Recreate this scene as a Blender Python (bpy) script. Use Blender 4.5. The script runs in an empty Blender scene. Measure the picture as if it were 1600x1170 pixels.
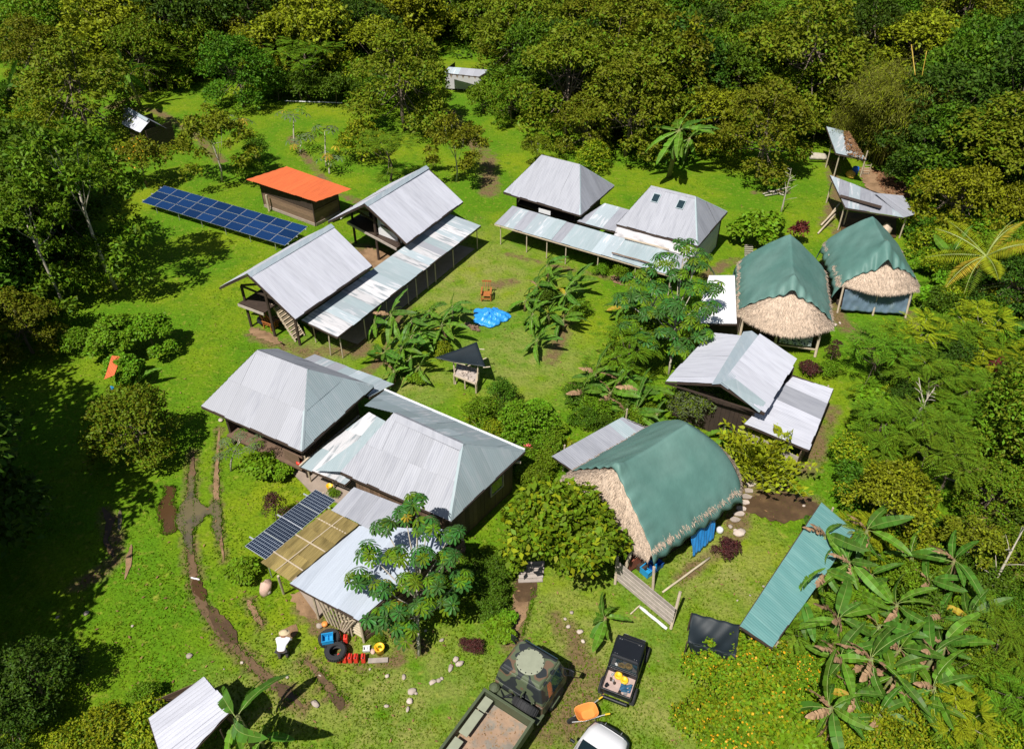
import bpy, math, random
import numpy as np
from mathutils import Vector, Matrix

# ---------------------------------------------------------------- camera, world, sun
SC = bpy.context.scene
FPX, DEP, CH = 1200.0, math.radians(38), 30.0
cam_d = bpy.data.cameras.new('camera'); cam = bpy.data.objects.new('camera', cam_d)
SC.collection.objects.link(cam); SC.camera = cam
cam_d.lens = FPX / 1600 * 36; cam_d.sensor_width = 36; cam_d.sensor_fit = 'HORIZONTAL'
cam_d.clip_end = 3000; cam.location = (0, 0, CH); cam.rotation_euler = (math.pi/2 - DEP, 0, 0)
world = bpy.data.worlds.new('World'); SC.world = world; world.use_nodes = True
nt = world.node_tree; nt.nodes.clear()
sky = nt.nodes.new('ShaderNodeTexSky'); sky.sky_type = 'NISHITA'; sky.sun_disc = False
sky.sun_elevation = math.radians(58); sky.sun_rotation = math.radians(211)
bg = nt.nodes.new('ShaderNodeBackground'); bg.inputs['Strength'].default_value = 0.05
wo = nt.nodes.new('ShaderNodeOutputWorld')
nt.links.new(sky.outputs[0], bg.inputs[0]); nt.links.new(bg.outputs[0], wo.inputs[0])
sl = bpy.data.lights.new('sun', 'SUN'); sl.energy = 5.0; sl.angle = math.radians(0.5); sl.color = (1, .955, .88)
sun = bpy.data.objects.new('sun', sl); SC.collection.objects.link(sun)
SD = Vector((.515*math.cos(math.radians(58)), .857*math.cos(math.radians(58)), -math.sin(math.radians(58))))
sun.rotation_euler = SD.to_track_quat('-Z', 'Y').to_euler()
SC.view_settings.view_transform = 'Standard'; SC.view_settings.look = 'None'
SC.view_settings.exposure = 0.14; SC.view_settings.gamma = 1
SC.render.engine = 'CYCLES'; SC.cycles.max_bounces = 5; SC.cycles.diffuse_bounces = 2; SC.cycles.transparent_max_bounces = 6

# ---------------------------------------------------------------- helpers
C = SC.collection
RND = random.Random(7)
PI = math.pi
cD, sD = math.cos(DEP), math.sin(DEP)
def G(px, py, z=0.0):
    """point of the place at height z seen at a pixel of the 1600x1170 photograph"""
    x = (px-800)/FPX; v = -(py-585)/FPX
    d = (x, cD+v*sD, -sD+v*cD); t = (z-CH)/d[2]
    return Vector((d[0]*t, d[1]*t, z))
def ray_plane(px, py, p0, n):
    x = (px-800)/FPX; v = -(py-585)/FPX
    d = Vector((x, cD+v*sD, -sD+v*cD)); o = Vector((0, 0, CH))
    return o + d*((p0-o).dot(n)/d.dot(n))
def proj(p):
    Z = p[2]-CH; f = p[1]*cD-Z*sD; u = p[1]*sD+Z*cD
    return 800+FPX*p[0]/f, 585-FPX*u/f
U = Vector((math.cos(math.radians(-30.5)), math.sin(math.radians(-30.5)), 0))
V = Vector((-U.y, U.x, 0)); ZZ = Vector((0, 0, 1))

def tag(o, label=None, cat=None, group=None, kind=None):
    if label: o['label'] = label
    if cat: o['category'] = cat
    if group: o['group'] = group
    if kind: o['kind'] = kind
    return o
def thing(name, label, cat, loc=(0, 0, 0), rz=0.0, group=None, scale=None):
    o = bpy.data.objects.new(name, None); C.objects.link(o); o.empty_display_size = .3
    o.location = loc; o.rotation_euler = (0, 0, rz)
    if scale: o.scale = (scale,)*3 if not hasattr(scale, '__len__') else scale
    return tag(o, label, cat, group)
def rootmat(r): return Matrix.LocRotScale(r.location, r.rotation_euler, r.scale)
def link(name, me, parent=None, world=False, mw=None):
    """world=True: mesh coordinates are world ones although the object has a parent"""
    o = bpy.data.objects.new(name, me); C.objects.link(o)
    if parent is not None:
        o.parent = parent
        if world or mw is not None:
            m = rootmat(parent)
            if parent.parent is not None: m = rootmat(parent.parent)
            o.matrix_parent_inverse = m.inverted()
    if mw is not None: o.matrix_basis = mw
    return o
class MB:
    def __init__(s): s.v = []; s.f = []; s.m = []; s.cur = 0
    def add(s, vs, fs):
        b = len(s.v); s.v.extend([tuple(v) for v in vs])
        for f in fs: s.f.append([b+i for i in f]); s.m.append(s.cur)
        return s
    def quad(s, a, b, c, d): return s.add([a, b, c, d], [(0, 1, 2, 3)])
    def hexa(s, lo, hi):
        n = len(lo)
        return s.add(list(lo)+list(hi), [tuple(range(n))[::-1], tuple(range(n, 2*n))]+[(i, (i+1) % n, n+(i+1) % n, n+i) for i in range(n)])
    def box(s, c, size, rz=0, ax=None):
        c = Vector(c); hx, hy, hz = [q/2 for q in size]
        if ax is None:
            ax = (Vector((math.cos(rz), math.sin(rz), 0)), Vector((-math.sin(rz), math.cos(rz), 0)), ZZ)
        lo = [c+ax[0]*x*hx+ax[1]*y*hy-ax[2]*hz for x, y in ((-1, -1), (1, -1), (1, 1), (-1, 1))]
        hi = [p+ax[2]*2*hz for p in lo]
        return s.hexa(lo, hi)
    def beam(s, p, q, w, h=None, up=ZZ):
        p = Vector(p); q = Vector(q); d = (q-p); L = d.length; d.normalize()
        side = d.cross(up)
        if side.length < 1e-3: side = d.cross(Vector((1, 0, 0)))
        side.normalize(); u2 = side.cross(d)
        return s.box((p+q)/2, (L, w, h or w), ax=(d, side, u2))
    def tube(s, pts, rad, n=7, cap=True):
        pts = [Vector(p) for p in pts]; m = len(pts)
        if not hasattr(rad, '__len__'): rad = [rad]*m
        vs = []; prev = None
        for i, p in enumerate(pts):
            d = (pts[min(i+1, m-1)]-pts[max(i-1, 0)]).normalized()
            a = prev if prev is not None else (Vector((1, 0, 0)) if abs(d.x) < .9 else Vector((0, 1, 0)))
            a = (a-d*a.dot(d)).normalized(); prev = a; b = d.cross(a)
            vs += [p+(a*math.cos(2*PI*k/n)+b*math.sin(2*PI*k/n))*rad[i] for k in range(n)]
        fs = [(i*n+k, i*n+(k+1) % n, (i+1)*n+(k+1) % n, (i+1)*n+k) for i in range(m-1) for k in range(n)]
        if cap: fs += [tuple(range(n))[::-1], tuple(range((m-1)*n, m*n))]
        return s.add(vs, fs)
    def lathe(s, prof, c=(0, 0, 0), n=14, ax=None):
        c = Vector(c); ax = ax or (Vector((1, 0, 0)), Vector((0, 1, 0)), ZZ)
        vs = []
        for r, z in prof: vs += [c+ax[2]*z+(ax[0]*math.cos(2*PI*k/n)+ax[1]*math.sin(2*PI*k/n))*r for k in range(n)]
        m = len(prof)
        return s.add(vs, [(i*n+k, i*n+(k+1) % n, (i+1)*n+(k+1) % n, (i+1)*n+k) for i in range(m-1) for k in range(n)]
                     + ([tuple(range(n))[::-1]] if prof[0][0] > 1e-4 else []) + ([tuple(range((m-1)*n, m*n))] if prof[-1][0] > 1e-4 else []))
    def grid(s, fn, nu, nv):
        vs = [fn(i/nu, j/nv) for j in range(nv+1) for i in range(nu+1)]
        return s.add(vs, [(j*(nu+1)+i, j*(nu+1)+i+1, (j+1)*(nu+1)+i+1, (j+1)*(nu+1)+i) for j in range(nv) for i in range(nu)])
    def mesh(s, name, mats, smooth=False):
        me = bpy.data.meshes.new(name); me.from_pydata(s.v, [], s.f)
        for m in (mats if isinstance(mats, (list, tuple)) else [mats]): me.materials.append(m)
        if any(s.m): me.polygons.foreach_set('material_index', s.m)
        if smooth: me.polygons.foreach_set('use_smooth', [True]*len(s.f))
        return me
    def build(s, name, mats, parent=None, world=False, smooth=False, bevel=0):
        o = link(name, s.mesh(name, mats, smooth), parent, world)
        if bevel:
            b = o.modifiers.new('b', 'BEVEL'); b.width = bevel; b.segments = 2; b.limit_method = 'ANGLE'
        return o
def solid(o, t):
    m = o.modifiers.new('s', 'SOLIDIFY'); m.thickness = t; m.offset = 0; return o
def copy_tree(o, parent=None):
    c = o.copy(); C.objects.link(c)
    if parent is not None: c.parent = parent
    for ch in o.children: copy_tree(ch, c)
    return c

# ---------------------------------------------------------------- materials
def M(name, col, rough=.8, metal=0.0, var=.15, ns=3.0, st=(1, 1, 1), col2=None, t2=(.5, .7), ns2=1.2, st2=(1, 1, 1), rnd=0.0, isl=0.0,
      transl=0.0, bump=0.0, bs=25.0, spec=.5, hue=0.0, alpha=1.0, wave=None, detail=5, coat=0):
    m = bpy.data.materials.new(name); m.use_nodes = True; t = m.node_tree; N = t.nodes; K = t.links; N.clear()
    out = N.new('ShaderNodeOutputMaterial'); b = N.new('ShaderNodeBsdfPrincipled')
    tc = N.new('ShaderNodeTexCoord')
    def mapped(s):
        mp = N.new('ShaderNodeMapping'); mp.inputs['Scale'].default_value = s; K.new(tc.outputs['Object'], mp.inputs[0])
        oi = N.new('ShaderNodeObjectInfo'); ad = N.new('ShaderNodeVectorMath'); ad.operation = 'MULTIPLY_ADD'
        cb = N.new('ShaderNodeCombineXYZ'); K.new(oi.outputs['Random'], cb.inputs[0]); K.new(oi.outputs['Random'], cb.inputs[1])
        ad.inputs[1].default_value = (37, 91, 0); K.new(cb.outputs[0], ad.inputs[0]); K.new(mp.outputs[0], ad.inputs[2])
        return ad.outputs[0]
    def noise(s, sc):
        n = N.new('ShaderNodeTexNoise'); n.inputs['Scale'].default_value = sc; n.inputs['Detail'].default_value = detail
        K.new(mapped(s), n.inputs['Vector']); return n.outputs[0]
    def math_(op, a, bb):
        n = N.new('ShaderNodeMath'); n.operation = op
        for i, x in enumerate((a, bb)):
            if isinstance(x, (int, float)): n.inputs[i].default_value = x
            else: K.new(x, n.inputs[i])
        return n.outputs[0]
    val = math_('MULTIPLY_ADD', noise(st, ns), var*3); val.node.inputs[2].default_value = 1-var*1.5
    if rnd:
        oi = N.new('ShaderNodeObjectInfo'); r = math_('MULTIPLY_ADD', oi.outputs['Random'], rnd*2); r.node.inputs[2].default_value = 1-rnd
        val = math_('MULTIPLY', val, r)
    if isl:
        ge = N.new('ShaderNodeNewGeometry'); r = math_('MULTIPLY_ADD', ge.outputs['Random Per Island'], isl*2); r.node.inputs[2].default_value = 1-isl
        val = math_('MULTIPLY', val, r)
    hs = N.new('ShaderNodeHueSaturation'); K.new(val, hs.inputs['Value'])
    if hue:
        ge = N.new('ShaderNodeNewGeometry'); oi = N.new('ShaderNodeObjectInfo')
        h = math_('MULTIPLY_ADD', ge.outputs['Random Per Island'], hue); h.node.inputs[2].default_value = .5-hue
        h2 = math_('MULTIPLY_ADD', oi.outputs['Random'], hue); K.new(h, h2.node.inputs[2]); K.new(h2, hs.inputs['Hue'])
    if col2:
        mx = N.new('ShaderNodeMix'); mx.data_type = 'RGBA'; mx.inputs[6].default_value = (*col, 1); mx.inputs[7].default_value = (*col2, 1)
        mr = N.new('ShaderNodeMapRange'); mr.inputs[1].default_value, mr.inputs[2].default_value = t2; K.new(noise(st2, ns2), mr.inputs[0])
        K.new(mr.outputs[0], mx.inputs[0]); K.new(mx.outputs[2], hs.inputs['Color'])
    else: hs.inputs['Color'].default_value = (*col, 1)
    K.new(hs.outputs[0], b.inputs['Base Color'])
    b.inputs['Roughness'].default_value = rough; b.inputs['Metallic'].default_value = metal
    b.inputs['Specular IOR Level'].default_value = spec; b.inputs['Alpha'].default_value = alpha; b.inputs['Coat Weight'].default_value = coat
    if bump:
        bp = N.new('ShaderNodeBump'); bp.inputs['Strength'].default_value = min(1, bump); bp.inputs['Distance'].default_value = .03*max(1, bump)
        K.new(noise((1, 1, 1), bs), bp.inputs['Height']); K.new(bp.outputs[0], b.inputs['Normal'])
    sh = b.outputs[0]
    if transl:
        tr = N.new('ShaderNodeBsdfTranslucent'); K.new(hs.outputs[0], tr.inputs[0]); ms = N.new('ShaderNodeMixShader')
        ms.inputs[0].default_value = transl; K.new(sh, ms.inputs[1]); K.new(tr.outputs[0], ms.inputs[2]); sh = ms.outputs[0]
    K.new(sh, out.inputs[0]); return m
STK = (7, .5, 1)
def metal_mat(name, col, col2, t2=(.45, .75), rnd=.08, rough=.62, metal=.12, var=.07):
    return M(name, col, rough, metal, var, 1.6, STK, col2, t2, 1.3, (3, .5, 1), rnd=rnd, bump=0)
ZINC = metal_mat('zinc', (.36, .37, .415), (.29, .30, .345), rnd=.08, var=.10)
ZINC_A = metal_mat('light-lifted zinc', (.60, .61, .68), (.50, .51, .58), rnd=.06, var=.10)  # zinc copy with extra sun and sky brightness put into its base colour
ZINC_F = metal_mat('light blue zinc', (.47, .52, .60), (.40, .45, .53), rnd=.06, var=.10)
ZINC_FR = metal_mat('light blue zinc with rust', (.47, .52, .60), (.38, .14, .07), (.71, .73), rnd=.06, var=.08)
ZINC_W = metal_mat('weathered zinc', (.66, .65, .67), (.30, .34, .37), (.5, .64), rnd=.15, var=.14)
ZINC_B = metal_mat('blue-grey zinc', (.42, .49, .53), (.60, .62, .66), (.55, .62), rnd=.14, var=.08)
ZINC_T = metal_mat('dull and shade-toned zinc', (.37, .45, .48), (.47, .52, .555), (.5, .8), rnd=.07)  # dull sheets; also paints darker sky reflection onto right and far faces
ZINC_R = metal_mat('rust spotted zinc', (.375, .385, .43), (.25, .12, .07), (.70, .74), rnd=.06)
ZINC_O = metal_mat('bright zinc', (.9, .9, .9), (.85, .85, .88), rnd=.02)
TEAL = metal_mat('teal roof paint', (.12, .28, .27), (.17, .34, .325), rnd=.07, var=.12, rough=.5, metal=0)
ORNG = metal_mat('orange roof paint', (.72, .16, .05), (.60, .13, .045), rnd=.06, var=.12, rough=.5, metal=0)
RIDGE = metal_mat('ridge cap zinc', (.36, .43, .48), (.45, .5, .54), rnd=.05)
POLY = M('ribbed plastic sheet', (.42, .32, .12), .4, 0, .3, 3, STK, (.16, .12, .04), (.5, .75), 1, (1, .6, 1), rnd=.15, transl=.35)
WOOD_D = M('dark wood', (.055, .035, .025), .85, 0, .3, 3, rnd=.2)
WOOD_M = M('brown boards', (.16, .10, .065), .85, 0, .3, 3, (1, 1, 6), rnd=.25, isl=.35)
WOOD_G = M('grey weathered wood', (.42, .36, .32), .85, 0, .25, 4, rnd=.15, isl=.2)
WOOD_P = M('pale pole wood', (.50, .41, .30), .8, 0, .2, 4, isl=.15)
WOOD_O = M('orange varnished wood', (.42, .15, .04), .5, 0, .2, 4)
BAMB = M('bamboo pole', (.55, .47, .33), .6, 0, .2, 4)
CONC = M('concrete slab', (.34, .27, .22), .9, 0, .2, 2, bump=.3)
DIRT = M('bare dirt', (.30, .185, .10), .95, 0, .25, 2.5, col2=(.17, .10, .05), t2=(.45, .7), bump=.8, bs=14)
MUD = M('wet mud', (.085, .05, .025), .5, 0, .3, 2, col2=(.14, .085, .04), bump=.5, bs=10)
PUDDLE = M('muddy water', (.15, .125, .065), .12, 0, .12, 1, col2=(.10, .085, .06), ns2=.8, spec=.5)
PUDDLE_B = M('brown water', (.085, .045, .02), .12, 0, .12, 1, spec=.5)
TARP_G = M('green tarpaulin', (.092, .200, .172), .55, 0, .16, 1.0, col2=(.135, .245, .215), t2=(.4, .7), ns2=.4, spec=.35, bump=1.5, bs=1.5)
TARP_B = M('blue tarpaulin', (.03, .30, .78), .4, 0, .1, 2, spec=.6)
TARP_B2 = M('dark blue tarpaulin', (.01, .12, .55), .5, 0, .1, 2)
TARP_K = M('black shade cloth', (.012, .02, .026), .6, 0, .25, 2)
TARP_S = M('slate blue tarpaulin', (.12, .18, .24), .45, 0, .3, 2.5, col2=(.25, .30, .33), t2=(.55, .8))
TARP_W = M('white fabric', (.62, .60, .62), .7, 0, .08, 2, transl=.1)
THATCH = M('dry palm thatch', (.60, .47, .36), .95, 0, .35, 9, col2=(.36, .29, .23), t2=(.5, .8), ns2=3, isl=.25, bump=1, bs=30)
WHITE = M('white paint', (.8, .8, .82), .3, 0, .02, 2, coat=.5)
BLACKP = M('black plastic', (.012, .014, .018), .35, 0, .15, 3)
RUBBER = M('tyre rubber', (.025, .025, .027), .8, 0, .15, 6)
GLASS = M('dark window glass', (.02, .04, .05), .06, 0, .05, 2, spec=.8)
RED = M('red plastic', (.72, .05, .03), .4, 0, .08, 3)
YEL = M('yellow plastic', (.85, .50, .02), .45, 0, .08, 3)
ORN = M('orange plastic', (.80, .30, .07), .45, 0, .08, 3)
BLU = M('blue plastic', (.02, .30, .62), .45, 0, .08, 3)
STEEL = M('galvanised steel', (.5, .5, .5), .4, .6, .1, 3)
ALU = M('aluminium frame', (.62, .64, .68), .4, .4, .05, 2)
STONE = M('pale stone', (.48, .40, .34), .9, 0, .25, 3, rnd=.25, bump=.6, bs=9)
PINKST = M('pink boulder stone', (.62, .42, .34), .85, 0, .2, 4, bump=.5, bs=6)
BRICK = M('red brick', (.30, .09, .05), .9, 0, .2, 4)
SKIN = M('skin', (.28, .14, .08), .6, 0, .05, 3)
SHIRT = M('white shirt cloth', (.74, .72, .76), .8, 0, .08, 5)
TROUS = M('dark trousers cloth', (.05, .045, .045), .85, 0, .2, 5)
HATM = M('straw hat', (.60, .48, .30), .8, 0, .1, 9)
OLIVE = M('olive drab paint', (.075, .095, .05), .6, 0, .12, 3)
PALEGR = M('pale green paint', (.30, .32, .23), .7, 0, .12, 4)

def camo_mat():
    m = bpy.data.materials.new('camouflage paint'); m.use_nodes = True; t = m.node_tree; N = t.nodes; b = N['Principled BSDF']
    tc = N.new('ShaderNodeTexCoord'); n = N.new('ShaderNodeTexNoise'); n.inputs['Scale'].default_value = 1.5; n.inputs['Detail'].default_value = 1
    mp = N.new('ShaderNodeMapping'); mp.inputs['Location'].default_value = (3.1, 1.7, 0); t.links.new(tc.outputs['Object'], mp.inputs[0])
    t.links.new(mp.outputs[0], n.inputs[0]); r = N.new('ShaderNodeValToRGB'); r.color_ramp.interpolation = 'CONSTANT'
    e = r.color_ramp.elements; e[0].color = (.025, .03, .033, 1); e[1].position = .44; e[1].color = (.10, .125, .07, 1)
    x = e.new(.54); x.color = (.155, .10, .062, 1); x = e.new(.62); x.color = (.025, .03, .033, 1)
    t.links.new(n.outputs[0], r.inputs[0]); t.links.new(r.outputs[0], b.inputs['Base Color']); b.inputs['Roughness'].default_value = .55
    return m
CAMO = camo_mat()
def cell_mat(name, col, cx, cy, line=.08, lcol=(.55, .62, .7)):
    m = bpy.data.materials.new(name); m.use_nodes = True; t = m.node_tree; N = t.nodes; b = N['Principled BSDF']; K = t.links
    tc = N.new('ShaderNodeTexCoord'); br = N.new('ShaderNodeTexBrick'); mp = N.new('ShaderNodeMapping'); mp.inputs['Scale'].default_value = (cx, cy, 1)
    K.new(tc.outputs['UV'], mp.inputs[0]); K.new(mp.outputs[0], br.inputs[0]); br.offset = 0; br.inputs['Scale'].default_value = 1
    br.inputs['Brick Width'].default_value = 1; br.inputs['Row Height'].default_value = 1; br.inputs['Mortar Size'].default_value = line; br.inputs['Mortar Smooth'].default_value = 0
    br.inputs['Color1'].default_value = (*col, 1); br.inputs['Color2'].default_value = tuple(c*1.15 for c in col)+(1,); br.inputs['Mortar'].default_value = (*lcol, 1)
    oi = N.new('ShaderNodeObjectInfo'); mr = N.new('ShaderNodeMapRange'); mr.inputs[3].default_value = .75; mr.inputs[4].default_value = 1.3
    K.new(oi.outputs['Random'], mr.inputs[0]); hs = N.new('ShaderNodeHueSaturation'); K.new(mr.outputs[0], hs.inputs['Value'])
    K.new(br.outputs[0], hs.inputs['Color']); K.new(hs.outputs[0], b.inputs['Base Color']); b.inputs['Roughness'].default_value = .22
    return m
CELL_B = cell_mat('blue solar cells', (.006, .026, .09), 6, 10, .03, (.01, .04, .12))
CELL_K = cell_mat('black solar cells', (.006, .012, .03), 12, 6, .05, (.30, .35, .42))

# leaf materials
def leafmat(name, col, isl=.3, hue=.03, transl=.2, rough=.55, **k): return M(name, col, rough, 0, .12, .6, isl=isl, rnd=.14, hue=hue, transl=transl, spec=k.pop('spec', .15), **k)
L_OLIVE = leafmat('olive green leaves', (.165, .195, .010))
L_DEEP = leafmat('deep green leaves', (.080, .160, .008))
L_DARK = leafmat('dark green leaves', (.052, .105, .009))
L_MID = leafmat('mid green leaves', (.130, .220, .009))
L_YEL = leafmat('yellow green leaves', (.26, .30, .010), hue=.02)
L_LIME = leafmat('bright green leaves', (.15, .28, .010))
L_FEATH = leafmat('feathery green leaves', (.12, .225, .012))
L_PALE = leafmat('pale grey green leaves', (.13, .17, .075))
L_CEC = leafmat('glossy palmate leaves', (.055, .145, .026), rough=.4)
L_RED = leafmat('dark red leaves', (.12, .02, .02), hue=.02)
L_PURP = leafmat('purple brown leaves', (.09, .035, .03), hue=.02)
L_BROWN = leafmat('dry brown leaves', (.32, .18, .09), hue=.02)
L_BAN = leafmat('banana leaf green', (.125, .26, .02), isl=.3, hue=.015, rough=.5, transl=.3, spec=.3)
L_BAN2 = leafmat('banana leaf dark green', (.075, .18, .018), isl=.28, hue=.015, rough=.48, transl=.25, spec=.3)
L_BANY = leafmat('yellowing banana leaf', (.42, .30, .03), isl=.15)
L_BAND = leafmat('dry banana leaf', (.42, .26, .15), isl=.25, hue=.01)
RIB = M('leaf rib', (.30, .36, .10), .5, 0, .05, 3)
L_CROT = leafmat('yellow green ginger leaves', (.34, .44, .02), isl=.35, hue=.03)
L_BAMB = leafmat('bamboo leaves', (.15, .15, .02))
FLOW = M('orange yellow petals', (.85, .42, .01), .6, 0, .1, 5, isl=.15, transl=.2)
PINK = M('pink bromeliad petals', (.65, .09, .10), .6, 0, .15, 5)
BARK = M('grey brown bark', (.17, .13, .095), .9, 0, .3, 5, (1, 1, .3), bump=.5)
BARK_W = M('pale bark', (.46, .41, .33), .85, 0, .25, 4, (1, 1, .4), bump=.3)
PSTEM = M('banana stem', (.16, .17, .06), .7, 0, .3, 5, (1, 1, .3), col2=(.20, .12, .06))
CULM = M('green bamboo culm', (.16, .15, .03), .5, 0, .15, 3)
GOLDC = M('golden bamboo culm', (.50, .34, .04), .5, 0, .15, 3)

# ---------------------------------------------------------------- ground
def seg_dist(X, Y, pts):
    d = np.full(X.shape, 1e9)
    for a, b in zip(pts[:-1], pts[1:]):
        ax, ay = a[0], a[1]; bx, by = b[0]-ax, b[1]-ay; L = bx*bx+by*by+1e-9
        t = np.clip(((X-ax)*bx+(Y-ay)*by)/L, 0, 1); d = np.minimum(d, np.hypot(X-ax-bx*t, Y-ay-by*t))
    return d
def inpoly(x, y, poly):
    c = False; n = len(poly)
    for i in range(n):
        a, b = poly[i], poly[i-1]
        if (a[1] > y) != (b[1] > y) and x < (b[0]-a[0])*(y-a[1])/(b[1]-a[1])+a[0]: c = not c
    return c
TRACK1 = [(302, 706), (300, 740), (297, 770), (294, 800), (296, 850), (301, 890), (308, 925), (322, 958), (340, 985), (362, 1008), (385, 1028), (408, 1052), (432, 1072), (455, 1088), (472, 1104)]
TRACK2 = [(343, 668), (341, 700), (338, 740), (338, 775), (341, 810), (345, 845), (350, 875)]
TRACK3 = [(386, 936), (398, 958), (410, 976)]
TRACK4 = [(474, 1030), (492, 1046), (508, 1066), (522, 1084), (534, 1100)]
TRACK5 = [(817, 905), (818, 930), (812, 955), (803, 985), (797, 1005)]
WORN = [([(790, 396), (880, 418), (1000, 445)], .45), ([(1060, 905), (1110, 868), (1160, 830)], .5), ([(1165, 750), (1160, 800), (1140, 830)], .8), ([(1310, 360), (1290, 420), (1310, 490)], .7), ([(640, 470), (600, 560), (560, 590)], .6), ([(900, 480), (860, 560)], .8), ([(470, 950), (560, 1040), (620, 1030)], .6), ([(870, 960), (930, 1060), (900, 1140)], .7), ([(1180, 700), (1220, 760)], .8), ([(455, 215), (520, 300), (600, 330)], .6), ([(1300, 250), (1310, 300), (1290, 350)], .9), ([(0, 170), (120, 160)], .8), (TRACK1, .55), (TRACK2, .4), (TRACK3, .4), (TRACK4, .5), (TRACK5, .7),
        ([(215, 150), (170, 168), (240, 172), (300, 205), (345, 252)], .8), ([(700, 175), (760, 245), (765, 300)], 1.3),
        ([(1310, 500), (1365, 540), (1400, 590)], 1.0), ([(540, 385), (600, 395), (560, 545), (520, 550)], 1.2), ([(395, 520), (440, 540), (500, 555)], .9),
        ([(1130, 760), (1200, 775), (1270, 790)], .9), ([(1260, 735), (1300, 640)], .8), ([(1420, 490), (1440, 530)], .7),
        ([(895, 1060), (850, 1160), (840, 1180)], .8), ([(765, 445), (800, 440)], .8), ([(165, 800), (185, 870), (150, 900), (120, 910)], .6),
        ([(1150, 405), (1100, 430)], .7), ([(1180, 300), (1230, 300)], .5), ([(560, 960), (660, 1010)], .5), ([(1520, 720), (1550, 790), (1545, 850)], 1.6), ([(1550, 800), (1600, 880)], 1.5)]
DRYB = [((720, 430), 9), ((900, 1020), 5), ((1130, 900), 4.5), ((1000, 1100), 4.5), ((640, 600), 3), ((480, 560), 3), ((420, 1120), 4), ((620, 1100), 5), ((820, 560), 5)]
def cax(lo, hi, st, far, k): return sorted(set([round(v, 3) for v in np.arange(lo, hi, st)]+[lo-far*(1-(1-i/k))**2 for i in range(1, k+1)]+[hi+far*(i/k)**2 for i in range(1, k+1)]))
def ground():
    xs = np.array(cax(-52, 52, .4, 700, 14)); ys = np.array(cax(8, 100, .4, 700, 14))
    X, Y = np.meshgrid(xs, ys); nx, ny = len(xs), len(ys)
    worn = np.zeros(X.shape); dry = np.zeros(X.shape)
    for pts, w in WORN:
        d = seg_dist(X, Y, [G(*p) for p in pts]); worn = np.maximum(worn, np.clip(1.25-d/w*.75, 0, 1))
    for p, r in DRYB:
        g = G(*p); dry = np.maximum(dry, np.clip(1.2-np.hypot(X-g[0], Y-g[1])/r, 0, 1))
    for a in (2.1, .7, 3.3):
        worn = worn*(1+.18*np.sin(X*a*1.7+Y*a)*np.cos(Y*a*1.3-X*a*.6))
    Z = np.where((np.abs(X) < 52) & (Y < 100), .012*np.sin(X*1.3+1.2*np.sin(Y*.7))+.012*np.sin(Y*1.7+X*.9), 0)
    me = bpy.data.meshes.new('ground')
    idx = (np.arange(ny-1)[:, None]*nx+np.arange(nx-1)[None, :]).ravel()
    F = np.stack([idx, idx+1, idx+nx+1, idx+nx], 1)
    me.vertices.add(nx*ny); me.vertices.foreach_set('co', np.stack([X, Y, Z-.03], -1).ravel())
    me.loops.add(F.size); me.loops.foreach_set('vertex_index', F.ravel().astype(np.int32))
    me.polygons.add(len(F)); me.polygons.foreach_set('loop_start', np.arange(len(F), dtype=np.int32)*4)
    me.update(calc_edges=True)
    for nm, arr in (('worn', worn), ('dry', dry)):
        a = me.attributes.new(nm, 'FLOAT', 'POINT'); a.data.foreach_set('value', arr.ravel())
    m = bpy.data.materials.new('meadow grass'); m.use_nodes = True; t = m.node_tree; N = t.nodes; K = t.links; b = N['Principled BSDF']
    tc = N.new('ShaderNodeTexCoord')
    def noi(sc, det=6):
        n = N.new('ShaderNodeTexNoise'); n.inputs['Scale'].default_value = sc; n.inputs['Detail'].default_value = det; K.new(tc.outputs['Object'], n.inputs[0]); return n.outputs[0]
    def mr(src, a, bb, c=0, d=1):
        n = N.new('ShaderNodeMapRange'); n.inputs[1].default_value = a; n.inputs[2].default_value = bb; n.inputs[3].default_value = c; n.inputs[4].default_value = d; K.new(src, n.inputs[0]); return n.outputs[0]
    def mix(f, a, bb):
        n = N.new('ShaderNodeMix'); n.data_type = 'RGBA'; K.new(f, n.inputs[0])
        for i, x in ((6, a), (7, bb)):
            if isinstance(x, tuple): n.inputs[i].default_value = (*x, 1)
            else: K.new(x, n.inputs[i])
        return n.outputs[2]
    def at(nm): n = N.new('ShaderNodeAttribute'); n.attribute_name = nm; return n.outputs['Fac']
    def mt(op, a, bb):
        n = N.new('ShaderNodeMath'); n.operation = op
        for i, x in enumerate((a, bb)):
            if isinstance(x, (int, float)): n.inputs[i].default_value = x
            else: K.new(x, n.inputs[i])
        return n.outputs[0]
    c = mix(mr(noi(.13, 4), .43, .66), (.090, .205, .005), (.190, .255, .007))
    c = mix(mr(noi(1.1), .5, .75), c, (.075, .170, .005))
    c = mix(mr(noi(2.7), .56, .74), c, (.23, .26, .03))
    c = mix(mt('MULTIPLY', at('dry'), mr(noi(.9), .3, .62)), c, (.235, .25, .06))
    c = mix(mr(mt('ADD', at('worn'), mt('MULTIPLY', noi(2.2), .9)), .98, 1.5), c, (.17, .12, .055))
    hs = N.new('ShaderNodeHueSaturation'); K.new(c, hs.inputs['Color']); K.new(mr(noi(9, 8), .25, .75, .72, 1.28), hs.inputs['Value'])
    K.new(hs.outputs[0], b.inputs['Base Color']); b.inputs['Roughness'].default_value = .9; b.inputs['Specular IOR Level'].default_value = .15
    bp = N.new('ShaderNodeBump'); bp.inputs['Strength'].default_value = .9; bp.inputs['Distance'].default_value = .12; K.new(noi(5, 10), bp.inputs['Height']); K.new(bp.outputs[0], b.inputs['Normal'])
    me.materials.append(m); tag(link('ground', me), kind='structure')
    return m
GRASS = ground()

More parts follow.
